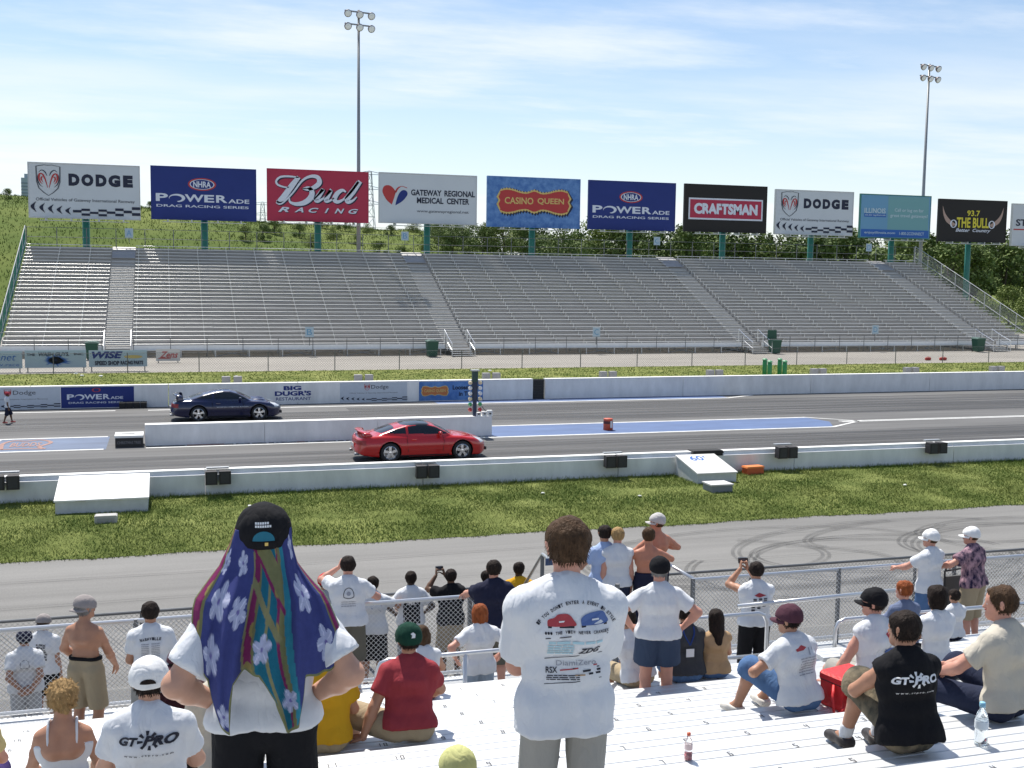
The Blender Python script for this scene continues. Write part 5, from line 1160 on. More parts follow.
    if top:
        kind, tm = top[:2]; loose = top[2] if len(top) > 2 else .018; sl = {'tee': .62, 'polo': .66, 'sleeveless': .10, 'tank': 0., 'loose_tee': .78}[kind]; hem = top[3] if len(top) > 3 else (-.11 if pose == 'stand' else -.05)
        tp = [(p[0], p[1], p[2]+loose, p[3]+loose)+tuple(p[4:]) for p in torso]
        tp[1] = (torso[1][0], torso[1][1], .108*b*fe+loose+.006*(b > .95), .108*b*fe+loose+.006, fw, 1.2)
        if kind == 'tank': tp = [(p[0], p[1], p[2]-.006, p[3]-.006)+tuple(p[4:]) for p in tp[:4]]+tp[8:]
        if hem < -.02: tp.append((C_(-.075, -.005, hem-.03), C_(.075, -.005, hem-.03), .114*b+loose+.006, .114*b+loose+.006, fw, 1.12))
        if hem < 0 and bottom and kind != 'tank':
            lb = .088*b**.6+(bottom[2] if len(bottom) > 2 else .018)+.016
            for key in 'LR': tp.append((HP[key]+sp*.02, HP[key]-sp*.12 if pose == 'stand' else HP[key]-sp*.03, lb, lb))
        cuts = [(C_(0, 0, hem), -sp)]
        if kind == 'tank': cuts.append((C_(0, -.1, .37), unit(sp+fw*.35)))
        grp = [(tp, cuts, .035)]
        if sl:
            for q, key in ((-1, 'L'), (1, 'R')):
                d = unit(E[key]-S[key]); e = S[key]+(E[key]-S[key])*sl; w_ = loose*1.05+(.010 if kind == 'loose_tee' else 0)
                grp.append(([(C_(q*.10, -.01, .392), S[key], .05+loose, .056+loose*.9), (S[key], e+d*.05, .056*b**.5*fe+loose*.9, .053*b**.5*fe+w_)], [(e, d)], .03))
        V3, F3 = field(grp, res); V3 = relax(V3, F3, 1); V3 = wrinkle(V3, F3, .019 if kind != 'tank' else .004, 7.5, seed, (1, 1, .33)); V3 = wrinkle(V3, F3, .005, 19, seed+3, (1, .8, .3)); parts['top'] = mk({'tee': 't_shirt', 'loose_tee': 't_shirt', 'polo': 'polo_shirt', 'sleeveless': 'sleeveless_shirt', 'tank': 'tank_top'}[kind], V3, F3, tm)
        parts['V'], parts['F'] = V3*s, F3
        if kind == 'polo':
            Vc, Fc = field([([(C_(0, -.022, .475), C_(0, -.012, .515), .074, .064)], [(C_(0, 0, .505), unit(sp-fw*.25)), (C_(0, 0, .46), -sp)], .02)], min(res, .012)); mk('collar', Vc, Fc, tm, parts['top'])
        if kind == 'tank':
            for q in (-1, 1):
                pts = [C_(q*.085, -.102, .34), C_(q*.088, -.085, .43), C_(q*.085, -.04, .492), C_(q*.082, .03, .49), C_(q*.08, .085, .43), C_(q*.08, .105, .36)]
                MB().tube([tuple(p*s) for p in spline(pts, 4)], .0085*s, 6).build('shoulder_strap', tm, parts['top'], True)
    bvh = BVHTree.FromPolygons([tuple(v) for v in parts['V']], [tuple(map(int, f)) for f in parts['F']]) if 'V' in parts else None
    def on_back(p2, off=.004):
        o = C_(p2[0]/s, -.6, p2[1]/s)*s; hit = bvh.ray_cast(Vector(o), Vector(fw)) if bvh else (None,)
        if hit[0] is None: return tuple(C_(p2[0]/s, -.13, p2[1]/s)*s)
        return tuple(np.array(hit[0])-fw*off)
    for nm, mm, sh, off in prints_:
        # (x right, height above the pelvis) in metres on the wearer's back
        prints(nm, [(v*s, f) for v, f in sh], mm, parts.get('top', t), to3=lambda q: on_back(q, off))
    # shoes and socks
    for key in 'LR':
        V4, F4 = field([([(p[0], p[1], p[2]+.012, p[3]+.012)+tuple(p[4:]) for p in feet_p[key]], [(A_[key]+vec(0, 0, -.005), U), (A_[key]-vec(0, 0, .082), -U)], .02)], min(res, .014)); V4 = relax(V4, F4, 1)
        sh = mk('shoe', V4, F4, mat('shoe leather %.2f %.2f %.2f' % shoes, shoes, .6))
        if sock: V5, F5 = field([([(A_[key]-unit(A_[key]-K[key])*.10, A_[key]+vec(0, 0, -.01), .050, .046)], [(A_[key]-unit(A_[key]-K[key])*.09, -unit(A_[key]-K[key]))], .01)], min(res, .014)); mk('sock', V5, F5, sock)
    # hair
    if hair and hair[0] != 'bald':
        st, hm = hair; th = .0075*g if not cap else .004; sk = [(p[0], p[1], p[2]+th*(1 if i_ == 0 else .35 if st == 'short' else 1), p[3]+th*(1 if i_ == 0 else .35 if st == 'short' else 1)) for i_, p in enumerate(skull[:2])]
        cuts = [(HC+hf*.040*g+hd*.0*g, unit(hf*.82-hd*.50)), (HC-hd*(.050 if st == 'short' else .062)*g, -hd)]
        grp = [(sk, cuts, .03)]
        if st == 'buzz': grp = [([(p[0], p[1], p[2]+.004*g, p[3]+.004*g) for p in skull[:2]], cuts, .03)]
        if st == 'long': grp += [([(HC-hf*.045*g, NK-fw*.07-sp*.02, .085*g, .075*g, fw, 1.2), (NK-fw*.07-sp*.02, C_(0, -.12, .36), .075*g, .045*g, fw, 1.6)]+[(HC+hr*q*.062*g-hf*.02*g, NK+rt*q*.075-fw*.02, .038*g, .03*g) for q in (-1, 1)], [], .03)]
        if st == 'updo': grp += [([(HC-hf*.085*g+hd*.035*g, HC-hf*.105*g+hd*.05*g, .045*g, .04*g), (HC-hf*.07*g-hd*.02*g, HC-hf*.075*g-hd*.05*g, .04*g, .028*g), (HC-hf*.12*g+hd*.03*g, HC-hf*.115*g-hd*.06*g+hr*.03, .024*g, .012*g)]+[(HC+hf*.02*g+hr*q*.06*g, HC-hf*.05*g+hr*q*.055*g-hd*.02, .026*g, .03*g) for q in (-1, 1)], [], .02)]
        if st == 'bob': grp += [([(HC-hf*.02*g+hr*q*.055*g, HC-hf*.025*g+hr*q*.065*g-hd*.08*g, .05*g, .036*g) for q in (-1, 1)]+[(HC-hf*.06*g, HC-hf*.055*g-hd*.075*g, .06*g, .05*g)], [], .03)]
        V6, F6 = field(grp, min(res, .012)); V6 = relax(V6, F6, 1); V6 = wrinkle(V6, F6, (.004 if cap and st == 'short' else .014 if st == 'updo' else .011)*g, 30, seed+9, (1, 1, .45)); ho = mk('hair', V6, F6, hair_m(hm))
        if res <= .0135:
            rs = np.random.default_rng(seed); nn_ = 1500; ii = rs.integers(0, len(V6), nn_); base_ = V6[ii]; od = base_-HC; od /= np.linalg.norm(od, axis=1)[:, None]
            if st in ('long', 'updo'): od = od*.6
            dn = -hd*(.9 if st != 'updo' else .2)+rs.normal(0, .22 if st != 'updo' else .4, (nn_, 3))+od*.04; dn -= od*np.maximum(0, -(dn*od).sum(1))[:, None]; dn /= np.linalg.norm(dn, axis=1)[:, None]; ln = rs.uniform(.012, .024, nn_)[:, None]*g*(1.5 if st == 'updo' else 1)
            keep = (base_-HC)@hd > -.055 if cap is None else (base_-HC)@hd < -.005
            wv = np.cross(dn, od); wv /= np.maximum(np.linalg.norm(wv, axis=1)[:, None], 1e-6); tri = np.stack([base_-wv*.0028, base_+wv*.0028, base_+dn*ln+od*.003], 1)[keep].reshape(-1, 3)
            if len(tri): quads_np('hair_strands', tri*s, np.arange(len(tri)).reshape(-1, 3), hair_m(hm), ho)
    if cap:
        cm, cdir = cap[:2]; tilt = unit(hd-hf*.22*cdir); c0 = HC+hd*.012*g
        V7, F7 = field([([(p[0]+hd*.004, p[1]+hd*.004, p[2]+.019*g, p[3]+.019*g) for p in skull[:2]]+[(HC+hd*.10*g, HC+hd*.102*g, .028*g, .028*g)], [(c0-tilt*.004-hd*.012*(1 if lowcap else 0), -tilt)], .03)], min(res, .011)); V7 = relax(V7, F7, 1); V7 = wrinkle(V7, F7, .006*g, 20, seed+1); co = mk('cap', V7, F7, cm)
        br = cap[2] if len(cap) > 2 and cap[2] is not None else cm; fd_ = hf*cdir; mb = MB(); n = 12; vs = []
        for lay in (0, -.004):
            for i in range(n+1):
                a = math.pi*(i/n-.5)*.98; inn = c0+(fd_*math.cos(a)*.093+hr*math.sin(a)*.088)*g; out_ = c0+(fd_*(.093+.075*math.cos(a)**.6 if abs(math.cos(a)) > 1e-3 else .093)*1.0+0*fd_)*g
                out_ = c0+(fd_*(math.cos(a)*.095+.078*max(0, math.cos(a))**.55)+hr*math.sin(a)*.092)*g-hd*(.020*math.sin(a)**2+.010)*g; vs += [inn+hd*lay-hd*.004, out_+hd*lay]
        m2 = 2*(n+1); fs = [(2*i, 2*i+1, 2*i+3, 2*i+2) for i in range(n)]+[(m2+2*i, m2+2*i+2, m2+2*i+3, m2+2*i+1) for i in range(n)]+[(2*i+1, m2+2*i+1, m2+2*i+3, 2*i+3) for i in range(n)]
        mb.add([tuple(v*s) for v in vs], fs); mb.build('brim', br, co, True)
        parts['capV'], parts['capF'], parts['cap'] = V7*s, F7, co
    parts.update(t=t, HC=HC*s, hd=hd, hf=hf, hr=hr, H={k_: v*s for k_, v in H_.items()}, W={k_: v*s for k_, v in Wd.items()}, C=lambda r, f, u: C_(r, f, u)*s, s=s, fw=fw, rt=rt, sp=sp, NK=NK*s, on_back=on_back, g=g*s)
    if strap:
        pts = [C_(-.07, -.03, .50), C_(-.06, -.085, .42), C_(0, -.125, .30)], [C_(.07, -.03, .50), C_(.06, -.085, .42), C_(0, -.125, .30)]
        for pp in pts:
            q = spline([on_back((float(np.dot(p-P0_, rt))*s, float(np.dot(p-P0_, sp))*s), .006) for p in pp], 6); MB().tube([tuple(x) for x in q], .008, 4).build('lanyard', strap, t)
        q = on_back((0, .27*s), .012); MB().box(q[0]-.04, q[0]+.04, q[1]-.006, q[1]+.002, q[2]-.09, q[2]-.01).build('badge', mat('badge white', (.75, .76, .78), .4), t)
    return parts
def to_world(parts, p):
    t = parts['t']; return Matrix.Translation(t.location) @ Matrix.Rotation(t.rotation_euler.z, 4, 'Z') @ Vector(p)
# ------------------------------------------------------------ the crowd
G_NEAR = 'spectators on the near bleachers'; G_WALK = 'spectators along the walkway fence'; G_GND = 'spectators standing by the service road'
WHITE = cloth('white cotton', (.66, .675, .70), var=.03); OFFW = cloth('off white', (.66, .64, .58), var=.03); BLACKC = cloth('black cotton', (.012, .012, .014), var=.1); NAVYC = cloth('navy cotton', (.02, .022, .045), var=.1)
REDC = cloth('faded red', (.31, .045, .055), var=.06); YELC = cloth('golden yellow', (.62, .33, .018), var=.05); KHAKI = cloth('khaki', (.36, .29, .19), var=.06); STONE = cloth('stone grey twill', (.33, .32, .29), var=.06)
DENIM = cloth('blue denim', (.08, .15, .29), var=.2, scale=5); DDENIM = cloth('dark denim', (.022, .028, .055), var=.15, scale=5); BLUEG = cloth('slate blue twill', (.045, .065, .11), var=.06); DARKG = cloth('charcoal', (.055, .058, .065), var=.08)
OLIVE = cloth('olive grey twill', (.13, .12, .095), var=.06); SKY = cloth('light blue', (.36, .46, .68), var=.04); MAROON = cloth('maroon', (.035, .010, .014), var=.08); CAMO = cloth('camouflage', (.22, .18, .12), col2=(.07, .065, .05), scale=9); BEIGE = cloth('beige stripe', (.52, .48, .40), var=.06)
GREYC = cloth('light grey', (.40, .41, .43), var=.05); GREENC = cloth('dark green', (.010, .045, .03)); PCAP = cloth('pale yellow green', (.50, .50, .22), var=.05); GCAP = cloth('grey cap', (.30, .27, .26), var=.06); WCAP = cloth('white cap', (.76, .76, .75), var=.02); MCAP = cloth('dark maroon cap', (.085, .035, .05), var=.08); REDCAP = cloth('bright red cap', (.52, .02, .03)); PURPLE = cloth('purple', (.07, .045, .16))
FLORAL = cloth('floral print', (.025, .02, .05), col2=(.42, .26, .30), scale=17); DKINK = mat('shirt ink black', (.02, .02, .03), .8); RDINK = mat('shirt ink red', (.40, .05, .06), .8); BLINK = mat('shirt ink blue', (.08, .14, .34), .8); LTINK = mat('shirt ink white', (.75, .75, .75), .8); CYINK = mat('shirt ink pale cyan', (.36, .55, .63), .8); GYINK = mat('shirt ink grey', (.33, .34, .38), .8); GOLDI = mat('shirt ink tan', (.42, .28, .16), .8)
V3_ = lambda *a: vec(*a)
def hips(w=.205, e=-.35): return {'L': (vec(-w, .05, 1.0), (-.9, e, .1), 'relaxed', vec(.35, .75, -.35), vec(1, .1, 0)), 'R': (vec(w, .05, 1.0), (.9, e, .1), 'relaxed', vec(-.35, .75, -.35), vec(-1, .1, 0))}
def fence_arms(z=1.12, y=.42, w=.16): return {'L': (vec(-w, y, z), (-1, -.2, -.4), 'grip', vec(.3, 1, -.1), vec(0, 0, -1)), 'R': (vec(w, y, z), (1, -.2, -.4), 'grip', vec(-.3, 1, -.1), vec(0, 0, -1))}
def behind(z=.93): return {'L': (vec(-.03, -.17, z), (-1, -.5, 0), 'relaxed', vec(1, -.1, -.1), vec(0, 1, 0)), 'R': (vec(.05, -.19, z-.02), (1, -.5, 0), 'relaxed', vec(-1, -.1, -.1), vec(0, 1, 0))}
def cam_hands(z=1.56, left=-.07, right=.06): return {'L': (vec(left, .26, z), (-.8, -.1, -1), 'grip', vec(.2, .5, 1), vec(1, 0, 0)), 'R': (vec(right, .26, z), (.8, -.1, -1), 'grip', vec(-.2, .5, 1), vec(-1, 0, 0))}
def folded(z=1.16): return {'L': (vec(.04, .20, z), (-.9, -.25, -.6), 'flat', vec(1, -.1, .1), vec(0, -1, 0)), 'R': (vec(-.06, .225, z-.02), (1, -.2, -.7), 'flat', vec(-1, -.1, .1), vec(0, -1, 0))}
def knees(q=.13, y=.34, z=.26): return {'L': (vec(-q, y, z), (-.55, -.2, -.8), 'relaxed', vec(.4, 1, -.3), vec(.2, 0, -1)), 'R': (vec(q, y, z), (.55, -.2, -.8), 'relaxed', vec(-.4, 1, -.3), vec(-.2, 0, -1))}
FEET_UP = {'L': (vec(-.13, .60, -.075), (-.1, .6, 1)), 'R': (vec(.13, .60, -.075), (.1, .6, 1))}
def lines(x0, x1, y0, y1, n, frac=.5, jag=True):
    out = []; r = random.Random(n*7+int(x0*1000))
    for i in range(n):
        y = y1-(y1-y0)*(i+.5)/n; hh = (y1-y0)/n*frac; x = x0+(r.uniform(0, .04) if jag else 0)*(x1-x0)
        while x < x1-.004:
            w_ = min(x1-x, r.uniform(.10, .3)*(x1-x0)); out.append(rect(x, x+w_*.86, y-hh/2, y+hh/2)); x += w_
    return out
def arc_text(s, cx, cy, r, a0, a1, hgt, **k):
    out = []; n = len(s)
    for i, c in enumerate(s):
        if c == ' ': continue
        a = a0+(a1-a0)*(i+.5)/n; w_ = abs(a1-a0)*r/n*.80; out.append(moved(T(c, -w_/2, w_/2, -hgt/2, hgt/2, **k), cx+r*math.cos(a), cy+r*math.sin(a), 1., a-math.pi/2))
    return out
def club(cx, cy, w_, dark):
    """wide club name with a sprocket behind its middle and a web address below"""
    teeth = []
    for i in range(8):
        a = 2*math.pi*i/8+.2; r0, r1 = w_*.10, w_*.19; teeth.append(poly(*[(cx+r*math.cos(b), cy+r*math.sin(b)*.85) for r, b in ((r0, a-.2), (r1, a-.30), (r1*1.03, a+.02), (r0, a+.16))]))
    return [('emblem', dark, teeth, .004), ('lettering', dark, [T('GT', cx-w_*.5, cx-w_*.17, cy-w_*.07, cy+w_*.07, bold=.05, shear=.3), T('PRO', cx-w_*.10, cx+w_*.52, cy-w_*.075, cy+w_*.085, bold=.05, shear=.3)], .008),
            ('lettering', dark, [T('www.gtpro.com', cx-w_*.42, cx+w_*.42, cy-w_*.29, cy-w_*.245, bold=.02, space=1.6)], .005)]
def at_stand(u, v, z, h, y=None):
    p = atz(u, v, z+h); return (float(p[0]), float(p[1]), z) if y is None else (float(aty(u, v, y)[0]), y, z)
def at_row(k, u, v, est=.885, dz=0.):
    y = seat_y(k); p = aty(u, v, y); z = seat_z(k)+dz; return (float(p[0]), y, z), 1.75*(float(p[2])-z)/est
PEOPLE = {}
# --- the two large standing figures
y11 = seat_y(11)+.22; zf = seat_z(11)-.43; p = aty(568, 512, y11); h = float(p[2])-zf-.005
cx_, top_ = 0.02, .46
pr = [('lettering', DKINK, arc_text("IF YOU DON'T ENTER A EVENT IN STYLE", cx_, .27, .178, 2.62, .52, .013, bold=.03)+arc_text('... THE VIEW NEVER CHANGES', cx_, -1.2, 1.535, 1.655, 1.487, .012, bold=.03), .004),
      ('emblem', RDINK, [poly(*[(cx_-.118+x*.105, .352+y*.05) for x, y in spline([(0, .1), (.02, .55), (.25, .75), (.4, 1.0), (.75, 1.0), (.95, .6), (1.0, .1), (0, .1)], 4)])], .004), ('emblem', BLINK, [poly(*[(cx_+.012+x*.105, .355+y*.05) for x, y in spline([(0, .1), (.0, .6), (.2, .9), (.5, 1.0), (.85, 1.0), (1.0, .6), (1.02, .1), (0, .1)], 4)])], .004),
      ('emblem', DKINK, [rect(cx_-.116, cx_-.015, .350, .358), rect(cx_+.012, cx_+.12, .353, .361), stroke([(cx_-.125, .308), (cx_-.06, .314), (cx_+.125, .318)], .004), stroke([(cx_-.12, .214), (cx_, .226), (cx_+.11, .232)], .003), stroke([(cx_-.12, .112), (cx_, .122), (cx_+.11, .13)], .003), rect(cx_-.01, cx_+.1, .173, .177), rect(cx_+.03, cx_+.105, .160, .168), rect(cx_+.055, cx_+.105, .148, .156)], .005),
      ('lettering', LTINK, [rect(cx_-.075, cx_-.05, .372, .378), rect(cx_+.055, cx_+.085, .376, .382)], .007),
      ('lettering', CYINK, lines(cx_-.115, cx_+.105, .28, .302, 1, .5)+lines(cx_-.115, cx_-.01, .235, .282, 4, .6), .004), ('lettering', DKINK, [T('ZDG', cx_+.005, cx_+.095, .240, .268, bold=.03, shear=.35)], .005),
      ('lettering', GYINK, [T('DiamiZero', cx_-.075, cx_+.085, .186, .206, bold=.01)], .004), ('lettering', RDINK, [stroke([(cx_-.06, .168), (cx_, .174), (cx_+.09, .184)], .005)], .004), ('lettering', DKINK, [T('RSX', cx_-.115, cx_-.07, .158, .182, bold=.02)]+lines(cx_-.115, cx_+.02, .128, .152, 3, .5), .004), ('lettering', GOLDI, [rect(cx_+.0, cx_+.04, .146, .152)], .005)]
PEOPLE['centre'] = person('man with folded arms in a white tee printed with a red and a blue car', (float(p[0]), y11, zf), h/.985, -9, res=.0105, skin='pink', hair=('short', 'brown'), top=('loose_tee', WHITE, .024, -.10), bottom=('long_shorts', STONE, .008), hands=folded(1.12), bulk=.90, shoulder=1.06, side=8, prints_=pr, hs=.96)
pc = PEOPLE['centre']; Vc, Fc = field([([(pc['C'](0, -.018, .475), pc['C'](0, -.006, .515), .078*1.06, .066*1.06)], [(pc['C'](0, 0, .505), unit(pc['sp']-pc['fw']*.25)), (pc['C'](0, 0, .482), -pc['sp'])], .02)], .010); quads_np('neckband', Vc, Fc, cloth('navy neckband', (.03, .05, .12)), pc['t'], True)
p = aty(263, 500, y11); h = float(p[2])-zf; hb = hips(.155, -.9)
PEOPLE['towel'] = person('man with hands on hips and a beach towel hanging from under his black cap', (float(p[0]), y11, zf), h/.985, -4, res=.0105, skin='fair', hair=('short', 'dark'), cap=(BLACKC, 1), top=('loose_tee', WHITE, .016, -.01), bottom=('long_shorts', BLACKC, .012), hands=hb, bulk=.86, shoulder=.88, hs=.92)
# --- seated, front to back
def seat(key, label, k, u, v, est=.885, **kw):
    dz = kw.pop('dz', 0.); loc, h = at_row(k, u, v, est, dz); dx = kw.pop('dx', 0.); loc = (loc[0]+dx, loc[1], loc[2]+.004); kw.setdefault('res', .013); PEOPLE[key] = person(label, loc, h, pose='sit', group=G_NEAR, **kw)
seat('red', 'man in a faded red tee and dark green cap leaning on one hand', 5, 409, 635, .84, skin='tan', hair=('short', 'dark'), cap=(GREENC, 1), top=('tee', REDC, .022, -.03), bottom=('long_shorts', KHAKI, .03), lean=(.03, .28), head=(-.1, -.15), yaw=-6, side=10,
     hands={'L': (vec(-.38, -.02, -.02), (-.4, -1, .2), 'flat', vec(-.6, .7, -.1), vec(0, 0, -1)), 'R': (vec(.14, .42, .18), (1, -.2, -.2), 'relaxed')}, feet={'L': (vec(-.36, .42, -.20), (-1, .4, .5)), 'R': (vec(.05, .52, -.345), (.3, .6, 1))}, shoes=(.3, .25, .2))
seat('kid_front', 'child with brown hair sitting in front of the man in the red tee', 1, 424, 628, .89, res=.015, skin='tan', hair=('bob', 'brown'), top=('sleeveless', WHITE, .014), bottom=('shorts', REDC, .02), hands={'L': (vec(-.30, .34, .16), (-1, -.2, -.3), 'relaxed'), 'R': (vec(.12, .36, .2), (1, -.2, -.3), 'relaxed')}, lean=(0, .2))
seat('yellow', 'heavyset person in a golden yellow tee sitting behind the towel man', 5, 322, 651, .80, skin='tan', hair=('short', 'dark'), top=('tee', YELC, .030, -.06), bottom=('long_shorts', KHAKI, .03), lean=(0, .18), bulk=1.2, hands=knees(), yaw=-4)
seat('club_white', 'man in a white cap and white tee with black lettering across it', 8, 148, 657, .93, skin='fair', hair=('short', 'dark'), cap=(WCAP, 1), top=('tee', WHITE, .024, -.05), bottom=('long_shorts', BLACKC, .03), lean=(0, .10), bulk=1.0, hands=knees(.2, .36, .18), yaw=-2, prints_=club(0.0, .36, .30, DKINK), res=.0115)
seat('tank', 'blond woman with pinned up hair in a white spaghetti strap tank top', 7, 62, 680, .90, skin='tan', hair=('updo', 'blond'), top=('tank', WHITE, .018, -.05), bottom=('shorts', STONE, .02), female=True, shoulder=.88, bulk=.88, hands=knees(.16, .3, .14), yaw=0, res=.0115)
seat('maroon', 'man in a maroon cap and dark jersey with a red number on it', 4, 184, 655, .88, skin='fair', hair=('short', 'dark'), cap=(MCAP, -1, None), top=('tee', MAROON, .026, -.04), bottom=('long_shorts', BLACKC, .03), lean=(-.1, .15), yaw=-14, side=-30, hands=knees(), prints_=[('lettering', REDC, [T('5', .05, .13, .22, .38, bold=.06)], .004), ('stripe', LTINK, [rect(-.16, .17, .425, .445), rect(.10, .19, .40, .42)], .004)], bulk=1.1)
seat('left_edge', 'person in a yellow top cut off by the left edge of the view', 6, -36, 690, .88, skin='pink', hair=('bob', 'sandy'), top=('tee', cloth('pale yellow', (.62, .52, .24)), .02, -.05), bottom=('long_shorts', PURPLE, .03), hands=knees(), female=True)
seat('beige', 'person in a beige shirt sitting half hidden behind the man with the towel', 6, 228, 648, .87, skin='fair', hair=('short', 'brown'), top=('polo', BEIGE, .03, -.06), bottom=('trousers', KHAKI, .025), hands={'L': (vec(-.22, .30, .02), (-1, -.3, -.2), 'relaxed'), 'R': (vec(.15, .34, .2), (1, -.2, -.3), 'relaxed')}, lean=(-.04, .12), yaw=6)
seat('pale_cap', 'person under a pale yellow green cap at the bottom edge of the view', 10, 463, 752, .92, dz=-.36, skin='tan', hair=('short', 'brown'), cap=(PCAP, 1), top=('tee', cloth('pale green', (.42, .45, .25)), .02), bottom=('long_shorts', KHAKI, .025), hands=knees(), lean=(0, .2), feet={'L': (vec(-.14, .42, -.02), (-.2, .5, 1)), 'R': (vec(.14, .42, -.02), (.2, .5, 1))}, res=.014)
seat('white_left', 'person in a white tee hunched left of the slate blue shorts', 2, 640, 618, .80, skin='tan', hair=('short', 'dark'), top=('tee', WHITE, .022, -.05), bottom=('shorts', KHAKI, .025), lean=(-.15, .25), hands={'L': (vec(-.24, .30, .30), (-1, -.1, -.3), 'relaxed'), 'R': (vec(.1, .36, .2), (1, -.2, -.3), 'relaxed')}, yaw=8)
seat('grey', 'man in a charcoal tee with a blue lanyard down his back', 2, 688, 614, .80, skin='tan', hair=('short', 'dark'), top=('tee', DARKG, .026, -.05), bottom=('shorts', DENIM, .025), lean=(0, .16), head=(0, .15), bulk=1.15, hands=knees(), strap=cloth('blue lanyard', (.03, .06, .22)), yaw=-6)
seat('long_hair', 'woman with long dark hair sitting beside the man in charcoal', 2, 709, 612, .87, dx=.08, skin='tan', hair=('long', 'dark'), top=('sleeveless', cloth('tan top', (.42, .28, .16)), .012, -.05), bottom=('shorts', DENIM, .02), female=True, shoulder=.88, hands=knees(), yaw=-8)
seat('white_sit', 'man in maroon cap and white tee sitting hunched beside the red cooler', 6, 803, 615, .84, skin='tan', hair=('short', 'dark'), cap=(MCAP, 1), top=('tee', WHITE, .026, -.06), bottom=('long_shorts', DENIM, .03), lean=(-.02, .26), yaw=12, head=(-.1, .0), side=25, feet={'L': (vec(-.24, .52, -.09), (-.3, .5, 1)), 'R': (vec(.10, .56, -.09), (.1, .6, 1))}, hands={'L': (vec(-.26, .32, .26), (-1, -.2, -.3), 'relaxed'), 'R': (vec(.05, .38, .28), (1, -.2, -.3), 'relaxed')}, shoes=(.62, .58, .52),
     prints_=[('emblem', RDINK, [poly((-.09, .40), (-.02, .43), (.03, .405), (-.01, .385), (-.08, .382))], .004), ('lettering', GYINK, lines(-.07, .11, .17, .33, 7, .4)+[stroke([(.05, .40), (.04, .34)], .012), stroke([(.085, .40), (.075, .30)], .008)], .004)])
seat('sleeveless', 'man in black cap and white sleeveless shirt sitting behind the red cooler', 5, 879, 594, .87, skin='pink', hair=('short', 'dark'), cap=(BLACKC, 1), top=('sleeveless', WHITE, .022, -.05), bottom=('shorts', STONE, .03), lean=(0, .08), yaw=10, side=35, hands={'L': (vec(-.34, .22, .0), (-.7, -.6, .1), 'flat', vec(-.4, .9, -.1), vec(0, 0, -1)), 'R': (vec(.15, .36, .2), (1, -.2, -.3), 'relaxed')},
     prints_=[('emblem', RDINK, [poly((.0, .39), (.06, .42), (.13, .39), (.12, .35), (.02, .35))], .004), ('emblem', BLINK, [rect(.02, .13, .24, .34), ellipse(.075, .22, .05, .035, 14)], .005), ('emblem', LTINK, [ellipse(.075, .285, .025, .03, 12)], .007)])
seat('boy', 'reddish haired boy in a grey blue tee sitting near the front', 1, 905, 584, .86, skin='pink', hair=('short', 'ginger'), top=('tee', cloth('grey blue', (.14, .17, .26)), .02), bottom=('shorts', DENIM, .025), hands=knees(), yaw=6, side=15)
seat('girl', 'dark haired woman in a white sleeveless top sitting behind the reddish haired boy', 4, 938, 588, .87, skin='tan', hair=('bob', 'dark'), top=('sleeveless', WHITE, .012, -.06), bottom=('shorts', BLACKC, .02), female=True, shoulder=.88, bulk=.92, hands=knees(), yaw=4)
seat('black', 'man in a black sleeveless shirt with white lettering sitting with one knee raised', 9, 914, 614, .90, skin='tan', hair=('short', 'dark'), top=('sleeveless', BLACKC, .024, -.06), bottom=('long_shorts', CAMO, .035), lean=(.0, .16), yaw=-2, side=24, head=(-.03, -.05), bulk=1.05, feet={'L': (vec(-.14, .50, -.085), (0, .5, 1)), 'R': (vec(.08, .46, -.085), (.1, .6, 1))},
     hands={'L': (vec(-.10, .42, .24), (-1, -.1, -.3), 'grip', vec(.8, .5, -.2), vec(.2, -1, 0)), 'R': (vec(.03, .38, .26), (1, -.2, -.3), 'grip', vec(-.8, .5, -.2), vec(0, -1, 0))}, shoes=(.025, .02, .02), sock=WHITE, prints_=club(-.015, .345, .31, LTINK), res=.0115)
seat('right', 'man in a beige shirt and dark jeans sitting at the right edge', 8, 1012, 592, .87, skin='pink', hair=('short', 'brown'), top=('polo', BEIGE, .024, -.05), bottom=('trousers', DDENIM, .022), lean=(.02, .12), yaw=22, side=25, feet={'L': (vec(-.22, .66, -.22), (-.2, .6, 1)), 'R': (vec(.05, .66, -.085), (.1, .6, 1))}, hands={'L': (vec(-.16, .40, .24), (-1, -.1, -.3), 'relaxed', vec(.8, .5, -.1), vec(0, 0, -1)), 'R': (vec(.0, .44, .24), (1, -.2, -.3), 'relaxed')}, shoes=(.1, .07, .05), res=.0115)
seat('child_right', 'small dark haired child in a white top sitting by the walkway at right', 0, 955, 591, .87, skin='tan', hair=('short', 'dark'), top=('tee', WHITE, .018), bottom=('shorts', NAVYC, .02), hands=knees())
